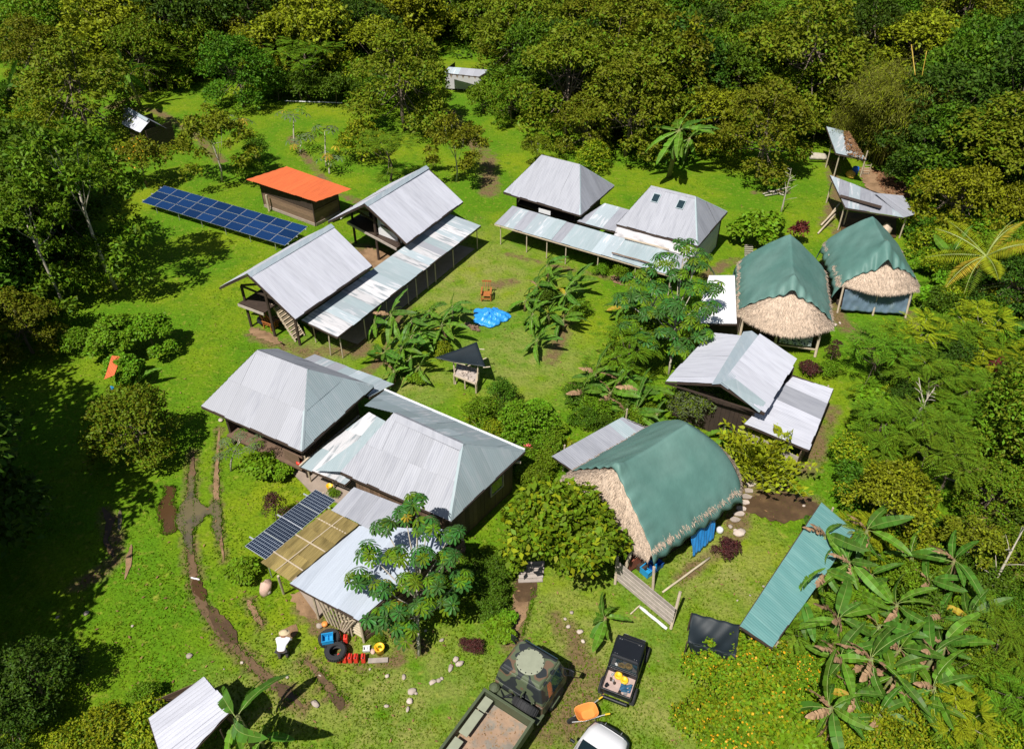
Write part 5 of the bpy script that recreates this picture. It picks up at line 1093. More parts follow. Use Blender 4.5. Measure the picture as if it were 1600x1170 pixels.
WB = thing('wheelbarrow', 'orange wheelbarrow with yellow handle grips in front of the white car', 'wheelbarrow', G(915, 1122), math.radians(17))
def tray(m):
    def ring(hx, hy, z, ox=0, n=20): return [(ox+math.copysign(abs(math.cos(2*PI*k/n))**.55, math.cos(2*PI*k/n))*hx, math.copysign(abs(math.sin(2*PI*k/n))**.55, math.sin(2*PI*k/n))*hy, z) for k in range(n)]
    R_ = [ring(.26, .18, .30, .08), ring(.44, .31, .56), ring(.47, .34, .57), ring(.47, .34, .54), ring(.28, .2, .28, .08)]; n = 20
    m.add(sum(R_, []), [(i*n+k, i*n+(k+1) % n, (i+1)*n+(k+1) % n, (i+1)*n+k) for i in range(4) for k in range(n)]+[tuple(range(n)), tuple(range(4*n, 5*n))[::-1]])
part(WB, 'tray', ORN, tray, smooth=False)
for s in (-1, 1):
    part(WB, 'handle', STEEL, lambda m: m.tube([(-.62, s*.07, .2), (-.1, s*.22, .28), (.5, s*.30, .48), (.68, s*.34, .56)], .022)); part(WB, 'grip', YEL, lambda m: m.tube([(.66, s*.335, .55), (.86, s*.38, .6)], .032)); part(WB, 'leg', STEEL, lambda m: m.tube([(.25, s*.24, .34), (.35, s*.26, 0)], .02))
wheel(WB, -.6, 0, .19, .09, ORN, ax=(Vector((1, 0, 0)), ZZ, Vector((0, 1, 0))))

# ---------------------------------------------------------------- person
def skinfig(name, joints, edges, mat, parent, sub=2):
    me = bpy.data.meshes.new(name); me.from_pydata([j[:3] for j in joints], edges, []); me.materials.append(mat); o = link(name, me, parent)
    s = o.modifiers.new('skin', 'SKIN'); s.use_smooth_shade = True
    for i, j in enumerate(joints): o.data.skin_vertices[0].data[i].radius = (j[3], j[4] if len(j) > 4 else j[3]); o.data.skin_vertices[0].data[i].use_root = (i == 0)
    u = o.modifiers.new('sub', 'SUBSURF'); u.levels = sub; u.render_levels = sub; return o
pf = G(444, 1024); ph_ = G(437, 993, 1.25); dr = (ph_-pf); paz = math.atan2(dr.y, dr.x)
PE = thing('person', 'person in a white shirt and straw hat bending over the grass', 'person', pf, paz-PI/2, None, (1.2, 1.0, .64))
J_ = [(0, -.08, .88, .13, .11), (0, .10, 1.05, .13, .1), (0, .32, 1.18, .15, .10), (0, .45, 1.22, .06), (0, .58, 1.24, .09, .1),            # 0-4 pelvis..head
      (.09, -.08, .84, .09), (.12, .04, .47, .065), (.13, -.06, .08, .045), (.13, .1, .04, .04), (-.09, -.08, .84, .09), (-.12, .0, .47, .065), (-.13, -.12, .08, .045), (-.13, .04, .04, .04),
      (.19, .36, 1.14, .055), (.26, .42, .88, .042), (.2, .52, .66, .032), (.19, .54, .6, .034), (-.19, .36, 1.14, .055), (-.26, .42, .88, .042), (-.2, .52, .66, .032), (-.19, .54, .6, .034)]
E_d = [(0, 1), (1, 2), (2, 3), (3, 4), (0, 5), (5, 6), (6, 7), (7, 8), (0, 9), (9, 10), (10, 11), (11, 12), (2, 13), (13, 14), (14, 15), (15, 16), (2, 17), (17, 18), (18, 19), (19, 20)]
for s, w in ((1, 16), (-1, 20)):
    for f in range(5):
        k = len(J_); bx = s*.19+(f-1.5)*.018 if f < 4 else s*.19-s*.03; L = (.07, .08, .075, .06, .05)[f]
        J_.append((bx, .56, .565, .0095)); J_.append((bx+(0 if f < 4 else -s*.02), .575, .565-L*.6, .008)); J_.append((bx, .565, .565-L, .007)); E_d += [(w, k), (k, k+1), (k+1, k+2)]
skinfig('body', J_, E_d, SKIN, PE)
skinfig('shirt', [(0, -.16, .86, .17, .15), (0, .1, 1.07, .18, .13), (0, .3, 1.19, .2, .13), (0, .4, 1.21, .1, .08), (.2, .35, 1.14, .085), (.25, .41, .93, .07), (-.2, .35, 1.14, .085), (-.25, .41, .93, .07)], [(0, 1), (1, 2), (2, 3), (2, 4), (4, 5), (2, 6), (6, 7)], SHIRT, PE)
skinfig('trousers', [(0, -.1, .9, .16, .14), (.09, -.08, .8, .11), (.12, .04, .47, .085), (.13, -.06, .14, .065), (-.09, -.08, .8, .11), (-.12, .0, .47, .085), (-.13, -.12, .14, .065)], [(0, 1), (1, 2), (2, 3), (0, 4), (4, 5), (5, 6)], TROUS, PE)
m = MB(); m.lathe([(.2, -.02), (.19, .0), (.11, .02), (.105, .09), (.06, .12), (0, .125)], (0, .60, 1.30), 18, (Vector((1, 0, 0)), Vector((0, .95, -.3)), Vector((0, .3, .95)))); m.build('hat', HATM, PE, smooth=True)
for s in (-1, 1): part(PE, 'shoe', BLACKP, lambda m: m.box((s*.13, .04 if s > 0 else -.03, .045), (.1, .28, .09)), .03)

# ---------------------------------------------------------------- vegetation
def unit(a): return a/np.maximum(np.linalg.norm(a, axis=1, keepdims=True), 1e-6)
def leaves(P, T, Nn, L, W, fold=.12, bend=.15):
    """folded diamond leaves : base P, direction T, normal N"""
    S = unit(np.cross(T, Nn)); Nn = unit(np.cross(S, T)); L = L[:, None]; W = W[:, None]
    return np.stack([P, P+T*L*.5+S*W*.5+Nn*L*fold, P+T*L-Nn*L*bend, P+T*L*.5-S*W*.5+Nn*L*fold], 1)
def cloud(lobes, n, L, asp, rng, up=.6, out=.5, jit=.5, thick=.28, tdown=.0, zmin=-.35, clump=0, ndrop=0):
    lob = np.array(lobes); w = lob[:, 3]*lob[:, 4]; w = w/w.sum(); k = rng.choice(len(lob), n, p=w)
    if clump:
        # leaves sit in small tufts : choose tuft directions first
        nt = max(1, n//clump); kt = rng.choice(len(lob), nt, p=w); d = unit(rng.normal(size=(nt, 3))); d[:, 2] = np.where(d[:, 2] < zmin, -d[:, 2], d[:, 2]); rr = 1-thick*rng.random(nt)**1.5
        cen = lob[kt, :3]+lob[kt, 3:6]*d*rr[:, None]; q = rng.integers(0, nt, n); T = unit(rng.normal(size=(n, 3))*.8+d[q]*.8+np.array([0, 0, .25]))
        P = cen[q]+rng.normal(size=(n, 3))*L*.45; Nn = unit(d[q]*out+np.array([0, 0, up])+rng.normal(size=(n, 3))*jit)
    else:
        d = unit(rng.normal(size=(n, 3))); d[:, 2] = np.where(d[:, 2] < zmin, -d[:, 2], d[:, 2]); rr = 1-thick*rng.random(n)**1.5
        P = lob[k, :3]+lob[k, 3:6]*d*rr[:, None]; Nn = unit(d*out+np.array([0, 0, up])+rng.normal(size=(n, 3))*jit); T = unit(rng.normal(size=(n, 3))+d*.5+np.array([0, 0, tdown]))
    T = unit(T-Nn*(T*Nn).sum(1, keepdims=True)*.8); Ls = L*rng.uniform(.65, 1.3, n)
    return leaves(P, T, Nn, Ls, Ls*asp)
def lobeset(R, H, n, rng, base=.35, flat=.8, rs=(.3, .48), spread=.72, skirt=0):
    out = []
    for i in range(n):
        a = i*2.4+rng.uniform(-.4, .4); rad = R*spread*math.sqrt((i+.5)/n)*rng.uniform(.78, 1.2); top = H*(base+(1-base)*math.sqrt(max(.02, 1-(rad/R)**2)))
        r_ = R*rng.uniform(*rs); z = top-r_*flat-(rng.random()**2)*H*.22; out.append((math.cos(a)*rad, math.sin(a)*rad, max(r_*flat*.8, z), r_, r_, r_*flat))
    for i in range(skirt):
        a = i*2.1+rng.uniform(-.5, .5); r_ = R*rng.uniform(*rs); out.append((math.cos(a)*R*.74, math.sin(a)*R*.74, H*rng.uniform(.14, .34), r_, r_, r_*flat))
    return out
def trunk_mesh(lobes, H, r0, rng, mat, wob=.15, nb=None, fork=.35):
    m = MB(); top = Vector((0, 0, H*.72)); pts = [Vector((wob*math.sin(t*3+rng.uniform(0, 1)), wob*math.cos(t*2.3), H*.72*t)) for t in (0, .25, .5, .75, 1)]
    pts[0] = Vector((0, 0, -.1)); m.tube(pts, [r0, r0*.8, r0*.65, r0*.5, r0*.3], 7)
    for l in lobes[:nb]:
        t = rng.uniform(fork, .9); s = pts[int(t*4)].lerp(pts[min(4, int(t*4)+1)], t*4 % 1); e = Vector(l[:3]); mid = s.lerp(e, .5)+Vector((0, 0, -.1*H*rng.random()))
        m.tube([s, mid, e], [r0*.3, r0*.18, r0*.05], 5)
    return m.mesh('trunk', mat, True)
PROTO = {}
def proto(key, R, H, nl, n, L, asp, mats, seed, base=.35, flat=.8, rs=(.3, .48), up=.6, out=.5, jit=.5, r0=None, bark=None, clump=0, thick=.28, spread=.72, flowers=0, zmin=-.35, wob=.15, sparse_core=True, alt=.12, fork=.35):
    rng = np.random.default_rng(seed); lob = lobeset(R, H, nl, rng, base, flat, rs, spread, 9 if nl in (19, 20, 21, 24) and key != 'bigleaf' else 0); Vv = cloud(lob, n, L, asp, rng, up, out, jit, thick, clump=clump, zmin=zmin)
    if not isinstance(mats, (list, tuple)): mats = [mats]
    # lobes keep mostly one tint so the crown reads as clumps
    mi = (rng.random(n) < alt).astype(int) if len(mats) > 1 else np.zeros(n, int)
    me = np_mesh('crown', Vv.reshape(-1, 3), 4, mats, mi=mi); d = {'crown': me, 'trunk': trunk_mesh(lob, H, r0 or R*.05, rng, bark or BARK, wob, 7 if bark else None, fork=fork), 'R': R, 'H': H}
    if flowers:
        P = cloud(lob, flowers, .13, .9, rng, 1.2, .6, .3, .06, zmin=-.1); P2 = P.copy(); c = P.mean(1, keepdims=True); Q = (P-c)[:, [1, 2, 3, 0]]*1.0+c+np.array([0, 0, .03])
        d['flowers'] = np_mesh('flowers', np.concatenate([P+np.array([0, 0, .05]), Q+np.array([0, 0, .03])]).reshape(-1, 3), 4, [FLOW])
    PROTO.setdefault(key, []).append(d); return d
# forest crowns
for s in range(3):
    proto('olive', 4.2, 8.5, 24, 11000, .29, .5, [L_OLIVE, L_MID], 10+s, .12, .62, clump=7, rs=(.22, .36), up=.9, spread=.85)
    proto('deep', 3.6, 7.5, 21, 9500, .28, .5, [L_DEEP, L_MID], 20+s, .1, .8, clump=6, rs=(.24, .38), spread=.82)
for s in range(2):
    proto('dark', 4.0, 9, 20, 9000, .30, .5, [L_DARK, L_DEEP], 30+s, .1, .8, clump=6, rs=(.24, .38), spread=.82)
    proto('yellowish', 3.4, 6.5, 19, 8500, .27, .5, [L_YEL, L_OLIVE], 40+s, .1, .75, clump=6, rs=(.24, .38), spread=.82, alt=.4)
    proto('mid', 3.3, 6.5, 20, 9000, .26, .5, [L_MID, L_OLIVE], 50+s, .08, .75, clump=6, rs=(.22, .36), spread=.85, alt=.3)
    proto('loose', 2.4, 4.8, 22, 4200, .22, .5, [L_OLIVE, L_YEL], 60+s, .35, .6, clump=8, rs=(.14, .26), thick=.6, r0=.07, spread=.95, bark=BARK_W)
    proto('bush', 1.5, 2.2, 10, 2600, .17, .55, [L_MID, L_LIME], 70+s, .1, .85, clump=5, rs=(.3, .45), r0=.05, alt=.3)
    proto('darkbush', 1.5, 2.3, 10, 2600, .17, .55, [L_DEEP, L_DARK], 74+s, .1, .85, clump=5, rs=(.3, .45), r0=.05)
    proto('yelbush', 1.5, 2.2, 11, 2600, .17, .5, [L_YEL, L_MID], 78+s, .1, .8, clump=5, rs=(.26, .4), r0=.05, alt=.35)
    proto('limebush', 1.3, 1.6, 10, 1800, .24, .75, [L_LIME, L_MID], 82+s, .1, .8, rs=(.3, .45), r0=.04, up=1)
proto('bigleaf', 2.6, 4.6, 24, 5000, .27, .58, [L_MID, L_YEL], 90, .15, .85, rs=(.18, .32), up=.7, jit=.65, r0=.13, alt=.22, thick=.5, spread=.85, zmin=-.6)
proto('vinemound', 1.7, 3.0, 15, 4600, .19, .75, [L_LIME, L_MID], 86, .1, .9, rs=(.22, .36), r0=.06, up=.9, alt=.4, spread=.85)
proto('purple', .75, .9, 9, 1500, .10, .45, [L_PURP, L_RED], 91, .05, .7, rs=(.26, .4), r0=.02)
proto('purpletall', .55, 1.9, 9, 1100, .10, .4, [L_PURP, L_DARK], 92, .0, 1.3, rs=(.3, .5), r0=.03)
proto('flowering', 1.9, 2.6, 11, 3600, .20, .6, [L_LIME, L_YEL], 93, .1, .95, rs=(.26, .40), r0=.05, flowers=60, alt=.35, clump=5, spread=.85)
proto('flowering', 1.9, 2.7, 11, 3600, .20, .6, [L_LIME, L_MID], 94, .1, .95, rs=(.26, .40), r0=.05, flowers=170, alt=.35, clump=5, spread=.85)
proto('flowertree', 2.2, 3.4, 15, 3600, .2, .55, [L_OLIVE, L_MID], 95, .2, .75, rs=(.24, .36), r0=.07, flowers=60, clump=5)
proto('needlebush', 1.5, 2.6, 12, 5500, .16, .28, [L_PALE, L_MID], 96, .15, .85, clump=9, rs=(.26, .42), r0=.05, alt=.4)
proto('redbush', .4, 1.5, 8, 500, .22, .35, [L_RED, L_PURP], 97, .0, 1.3, rs=(.3, .6), r0=.02)

def pinnate(Lf, pairs, lw, ll, droop, rng, up0=.35):
    """one feathery frond along +X, returns (n,4,3)"""
    t = (np.arange(pairs)+1)/(pairs+.5); X = Lf*t; Z = Lf*(up0*t-droop*t*t); P = []; o = []
    for i in range(pairs):
        l = ll*math.sin(PI*min(.93, .12+t[i]*.85))
        for s in (-1, 1): P.append(((X[i], 0, Z[i]), (.35, s*.93, -.1+rng.uniform(-.12, .12)), l))
    a = np.array([p[0] for p in P]); T = unit(np.array([p[1] for p in P])); L = np.array([p[2] for p in P]); return leaves(a, T, np.tile([0, 0, 1.], (len(P), 1)), L, np.full(len(P), lw), .02, .12)
def rotz(A4, az, tilt, pos, sc=1.0):
    ca, sa = math.cos(az), math.sin(az); ct, st = math.cos(tilt), math.sin(tilt); X, Y, Z = A4[..., 0]*sc, A4[..., 1]*sc, A4[..., 2]*sc
    X, Z = X*ct-Z*st, X*st+Z*ct; return np.stack([X*ca-Y*sa+pos[0], X*sa+Y*ca+pos[1], Z+pos[2]], -1)
def proto_feather(key, R, H, nl, nf, Lf, mats, seed, flat=.3, lw=.06, ll=.19, pairs=11, base=.25, r0=None, bark=BARK, rs=(.17, .27), fork=.25):
    rng = np.random.default_rng(seed); lob = lobeset(R, H, nl, rng, base, flat, rs, .85); out = []; pr = [pinnate(Lf, pairs, lw, ll, .35, rng), pinnate(Lf*.8, pairs, lw, ll*.85, .5, rng)]
    w = np.array([l[3] for l in lob]); w /= w.sum()
    for i in range(nf):
        l = lob[rng.choice(len(lob), p=w)]; a = rng.uniform(0, 2*PI); rr = rng.random()**.7; pos = (l[0]+math.cos(a)*l[3]*rr, l[1]+math.sin(a)*l[3]*rr, l[2]+l[5]*(1-rr*rr)*rng.uniform(.5, 1.2))
        out.append(rotz(pr[i % 2], a+rng.uniform(-.7, .7), rng.uniform(-.25, .3), pos, rng.uniform(.8, 1.2)))
    Vv = np.concatenate(out); n = len(Vv); mi = np.repeat((rng.random(nf) < .25).astype(int), len(pr[0])) if len(mats) > 1 else None
    me = np_mesh('crown', Vv.reshape(-1, 3), 4, mats, mi=mi); PROTO.setdefault(key, []).append({'crown': me, 'trunk': trunk_mesh(lob, H, r0 or R*.045, rng, bark, .2, fork=fork), 'R': R, 'H': H})
for s in range(2):
    proto_feather('feather', 2.2, 3.8, 11, 210, .95, [L_FEATH, L_MID], 110+s)
    proto_feather('yelfeather', 2.0, 3.4, 10, 170, .85, [L_YEL, L_MID], 114+s, bark=BARK_W)
    proto_feather('smallfeather', 1.3, 1.8, 9, 110, .7, [L_FEATH, L_LIME], 118+s, lw=.045)
proto_feather('treefern', 1.5, 2.0, 5, 34, 1.35, [L_FEATH, L_LIME], 121, lw=.06, ll=.28, pairs=20, rs=(.3, .45))

def bamboo(key, seed, R=6.5, H=11, culms=60):
    rng = np.random.default_rng(seed); V4 = []; mb = MB()
    for i in range(culms):
        a = rng.uniform(0, 2*PI); lean = rng.uniform(.15, 1.0)*R; h = H*rng.uniform(.75, 1.0); b = Vector((rng.normal()*.7, rng.normal()*.7, 0)); pts = []
        for k in range(8): t = k/7; pts.append(b+Vector((math.cos(a)*lean*t**2.2, math.sin(a)*lean*t**2.2, h*(t-.22*t**4*(lean/R+.4)))))
        mb.tube(pts, [.06*(1-.8*k/7) for k in range(8)], 5)
        for k in range(40):
            t = .25+.75*rng.random(); q = np.array(pts[min(6, int(t*7))].lerp(pts[min(7, int(t*7)+1)], t*7 % 1)); n = 16; c = q+rng.normal(size=3)*.55
            P = c+rng.normal(size=(n, 3))*.3; T = unit(rng.normal(size=(n, 3))*.8+np.array([math.cos(a)*.6, math.sin(a)*.6, -.45])); Nn = unit(rng.normal(size=(n, 3))*.5+np.array([0, 0, 1.])); V4.append(leaves(P, T, Nn, rng.uniform(.3, .6, n), np.full(n, .06)))
    me = np_mesh('foliage', np.concatenate(V4).reshape(-1, 3), 4, [L_BAMB, L_YEL], mi=(np.random.default_rng(1).random(culms*40*16) < .25)); PROTO.setdefault(key, []).append({'crown': me, 'trunk': mb.mesh('culms', CULM, True), 'R': R, 'H': H})
bamboo('bamboo', 5); 

def plant(key, xy, s=1.0, label='', cat='tree', group=None, rz=None, rnd=RND, name=None, zs=1.0, tilt=None):
    d = rnd.choice(PROTO[key]); nm = name or {'tree': 'leafy_tree'}.get(cat, cat.replace(' ', '_'))
    t = thing(nm, label, cat, (xy[0], xy[1], 0), rnd.uniform(0, 6.28) if rz is None else rz, group, (s, s, s*zs))
    if tilt: t.rotation_euler = (tilt[0], tilt[1], t.rotation_euler[2])
    link('trunk' if key != 'bamboo' else 'culms', d['trunk'], t); c = link('crown', d['crown'], t)
    if 'flowers' in d: link('flowers', d['flowers'], t)['kind'] = 'stuff'
    return t

def banana_leaf(L, W, droop, mat, seed, torn=.5, up=.1, dead=False):
    r = random.Random(seed); m = MB(); n = 12; pts = []
    for i in range(n+1):
        t = i/n; pts.append(Vector((L*(t-.12*droop*t*t), L*.04*math.sin(t*3+seed), L*(up*t-droop*.55*t*t))))
    def wd(t): return W*.5*min(1, math.sin(PI*min(1, max(.0, (t-.1)/.9))**.75)**.55) if t > .1 else .0
    for s in (-1, 1):
        sk = r.uniform(-.1, .1)
        for i in range(1, n):
            p, q = pts[i], pts[i+1]; d = (q-p).normalized(); side = Vector((-.0, s, 0)); a = wd(i/n); b = wd((i+1)/n)
            if r.random() < torn: sk = r.uniform(-.22, .22)
            lift = .28+sk+(r.uniform(-.8, -.2) if dead else 0); sl_ = .18+(r.uniform(-.1, .1) if dead else 0)
            m.add([p, q, q+side*b+ZZ*b*lift+d*b*sl_, p+side*a+ZZ*a*lift+d*a*sl_], [(0, 1, 2, 3) if s > 0 else (3, 2, 1, 0)])
    m.cur = 1; m.tube(pts[:-1], [.015*(1-.8*i/n) for i in range(n)], 4, False)
    return m.mesh('leaf', [mat, RIB if not dead else L_BAND])
BL = [banana_leaf(L_, .46, d, L_BAN, i, .85) for i, (d, L_) in enumerate(((.25, 2.1), (.6, 2.4), (1.0, 2.2)))]+[banana_leaf(L_, .48, d, L_BAN2, i+7, .8) for i, (d, L_) in enumerate(((.35, 2.3), (.75, 2.1), (1.1, 2.5)))]
BLY = [banana_leaf(1.6, .42, .8, L_BANY, 21, .7)]; BLD = [banana_leaf(1.5, .40, 1.0, L_BAND, 31, 1, dead=True), banana_leaf(1.3, .36, 1.3, L_BAND, 32, 1, dead=True)]
def bstem(h):
    m = MB(); m.tube([(0, 0, -.05), (.02, 0, h*.5), (0, .02, h)], [.13, .1, .07], 8); return m.mesh('stem', PSTEM, True)
BST = {1.0: bstem(1.0), 1.7: bstem(1.7), 2.4: bstem(2.4)}
def banana(px, y_, h, s, label, seed, n=8, dead=1, yel=0, group=None, top=True, flat=0, dark=.4):
    """px,py is where the leaves meet the stem"""
    r = random.Random(seed); g = G(px, y_, h*s)
    t = thing('banana_plant', label, 'banana plant', (g.x, g.y, 0), 0, group, s); t.rotation_euler = (r.uniform(-.16, .16), r.uniform(-.16, .16), 0); k = min(BST, key=lambda q: abs(q-h)); o = link('stem', BST[k], t); o.scale = (1, 1, h/k)
    a0_ = r.uniform(0, 6.28)
    for i in range(n+dead+yel):
        a = a0_+i*2.4+r.uniform(-.8, .8)
        if i < n: me = (r.choice(BL[3:]) if r.random() < dark else r.choice(BL[:3])); tilt = math.radians(r.uniform(0, 52)+(14 if y_ < 700 else 0)) if i > 2 else math.radians(r.uniform(55, 78)); sc = r.uniform(.6, 1.12)
        elif i < n+yel: me = BLY[0]; tilt = math.radians(r.uniform(-30, 5)); sc = r.uniform(.8, 1)
        else: me = r.choice(BLD); tilt = math.radians(r.uniform(-75, -40)); sc = r.uniform(.8, 1)
        o = link('leaf', me, t); o.location = (0, 0, h-.05-(.15 if i >= n else 0)*r.random()); o.rotation_mode = 'ZYX'; o.rotation_euler = (r.uniform(-.35, .35), -tilt, a); o.scale = (sc,)*3
    return t
def palmate(R, n, mat, seed, droop=.35, lw=.3):
    r = random.Random(seed); m = MB()
    for i in range(n):
        a = 2*PI*(i+.5)/n*.94+.2; L = R*r.uniform(.85, 1.05)*(1-.25*abs(i-(n-1)/2)/(n/2)*0); d = Vector((math.cos(a), math.sin(a), 0)); s = Vector((-d.y, d.x, 0)); w = R*lw*.5
        b = [d*R*.08, d*L*.45-ZZ*droop*R*.12, d*L*.8-ZZ*droop*R*.4, d*L-ZZ*droop*R*.75]
        m.add([b[0], b[1]+s*w*.75+ZZ*.02, b[1]-s*w*.75+ZZ*.02, b[1], b[2]+s*w, b[2]-s*w, b[2]-ZZ*.015, b[3]], [(0, 3, 1), (0, 2, 3), (3, 6, 4, 1), (2, 5, 6, 3), (6, 7, 4), (5, 7, 6)])
    return m.mesh('leaf', mat)
CL = [palmate(.42, 9, L_CEC, 1), palmate(.40, 9, L_CEC, 2, .6), palmate(.36, 9, L_MID, 3, .4)]; CLY = palmate(.32, 8, L_BANY, 4, .8)
CLP = [palmate(.34, 7, L_PALE, 5, .4, .22), palmate(.30, 7, L_FEATH, 6, .5, .22)]
def cecropia(base, tips, label, seed, lpt=9, s=1.0, z0=1.6, r0=.085, kinds=None, yellow=.015, petiole=.38, name='umbrella_leaf_tree', cat='tree'):
    """tips are (px,py,z) of branch ends"""
    r = random.Random(seed); b = G(*base); t = thing(name, label, cat, b); T = [G(*q)-b for q in tips]; top = max(T, key=lambda p: p.z); kinds = kinds or CL
    m = MB(); n = 6; tr = [Vector((top.x*(k/n)**1.6, top.y*(k/n)**1.6, top.z*.85*k/n)) for k in range(n+1)]; tr[0].z = -.05; m.tube(tr, [r0*(1-.6*k/n) for k in range(n+1)], 7)
    for q in T:
        zz = max(z0, q.z*.55); f = min(.99, zz/(top.z*.85)); s0_ = tr[int(f*n)].lerp(tr[min(n, int(f*n)+1)], f*n % 1); m.tube([s0_, s0_.lerp(q, .5)-ZZ*.15*(q-s0_).length*.4, q], [r0*.45, r0*.35, r0*.25], 5)
    link('trunk', m.mesh('trunk', BARK_W, True), t)
    for q in T:
        for i in range(lpt):
            a = i*2.4+r.random(); e = r.uniform(-.15, .7); d = Vector((math.cos(a)*math.cos(e), math.sin(a)*math.cos(e), math.sin(e))); L = petiole*r.uniform(.6, 1.25)*s
            o = link('leaf', CLY if r.random() < yellow else r.choice(kinds), t); o.location = q+d*L; tl = Vector((d.x*.45, d.y*.45, 1)).normalized(); o.rotation_euler = tl.to_track_quat('Z', 'Y').to_euler(); o.rotation_euler.rotate_axis('Z', r.uniform(0, 6)); o.scale = (s*r.uniform(.8, 1.15),)*3
    return t
def frond_mesh(L, pairs, lw, ll, droop, mats, seed, up0=.5):
    rng = np.random.default_rng(seed); V4 = pinnate(L, pairs, lw, ll, droop, rng, up0); me = np_mesh('frond', V4.reshape(-1, 3), 4, mats); return me
PF = [frond_mesh(2.4, 34, .05, .55, .5, [L_BANY], 1), frond_mesh(2.4, 34, .05, .55, .35, [L_YEL], 2, .7), frond_mesh(2.2, 32, .05, .5, .7, [L_MID], 3)]
def palm(px, py, label, seed, h=.8, s=1.0, n=9, kinds=(0, 1, 1, 2)):
    r = random.Random(seed); g = G(px, py, h); t = thing('palm', label, 'palm', (g.x, g.y, 0), 0, None, s); m = MB(); m.tube([(0, 0, -.05), (0, 0, h)], [.16, .12], 8); link('trunk', m.mesh('trunk', BARK, True), t)
    for i in range(n):
        o = link('frond', PF[kinds[i % len(kinds)]], t); o.location = (0, 0, h); o.rotation_mode = 'ZYX'; a = i*2.4+r.uniform(-.3, .3); o.rotation_euler = (r.uniform(-.3, .3), -r.uniform(.1, .8), a)
        m = MB(); m.tube([(2.4*k/8, 0, 2.4*((.5, .7, .7)[kinds[i % len(kinds)]]*k/8-(.5, .35, .7)[kinds[i % len(kinds)]]*(k/8)**2)-.01) for k in range(9)], [.035*(1-.8*k/8) for k in range(9)], 4); link('rib', m.mesh('rib', RIB), o)
    return t
def ginger(px, py, label, n, L, seed, mats=(None,), spread=1.0, lf=.3, asp=.42):
    rng = np.random.default_rng(seed); g = G(px, py); t = thing('ginger_clump', label, 'shrub', g); V4 = []; m = MB()
    for i in range(n):
        a = rng.uniform(0, 2*PI); l = L*rng.uniform(.6, 1.1); sp = rng.uniform(.3, 1.05)*spread; b = np.array([rng.normal()*.35, rng.normal()*.35, 0]); pts = []
        for k in range(9): t_ = k/8; pts.append(Vector(b+np.array([math.cos(a)*sp*l*t_**1.25, math.sin(a)*sp*l*t_**1.25, l*(.95*t_-.62*sp*t_*t_)])))
        m.tube(pts, [.02*(1-.7*k/8) for k in range(9)], 4)
        for k in range(26):
            f = .15+.85*k/26; q = pts[min(7, int(f*8))].lerp(pts[min(8, int(f*8)+1)], f*8 % 1); d = (pts[min(8, int(f*8)+1)]-pts[min(7, int(f*8))]).normalized(); b_ = k*1.9+rng.uniform(-.4, .4)
            s_ = d.cross(ZZ).normalized(); u_ = s_.cross(d); o = s_*math.cos(b_)+u_*abs(math.sin(b_))*.7; T = (o*1.0+d*.35).normalized(); N_ = (u_+o*.1).normalized(); l_ = lf*rng.uniform(.7, 1.1)
            V4.append(leaves(np.array([q]), np.array([T]), np.array([N_]), np.array([l_]), np.array([l_*asp]), .05, .25))
    Vv = np.concatenate(V4); link('stems', m.mesh('stems', RIB), t); mi = np.repeat((np.random.default_rng(seed).random(n) < .25).astype(int), 26); link('leaves', np_mesh('leaves', Vv.reshape(-1, 3), 4, [mats[0] or L_CROT, mats[-1] if len(mats) > 1 else L_BANY], mi=mi), t); return t
def crown_at(key, cx, cy, rpx, label, cat='tree', group=None, seed=None, zs=1.0, zc=.6, rz=None):
    r = random.Random(seed if seed is not None else int(cx*7+cy)); d = PROTO[key][0]; s = 1
    for _ in range(6):
        g = G(cx, cy, zc*d['H']*s*zs); f = g.y*cD-(g.z-CH)*sD; s = rpx*f/FPX/d['R']/1.08
    return plant(key, (g.x, g.y), s, label, cat, group, rz, r, zs=zs)

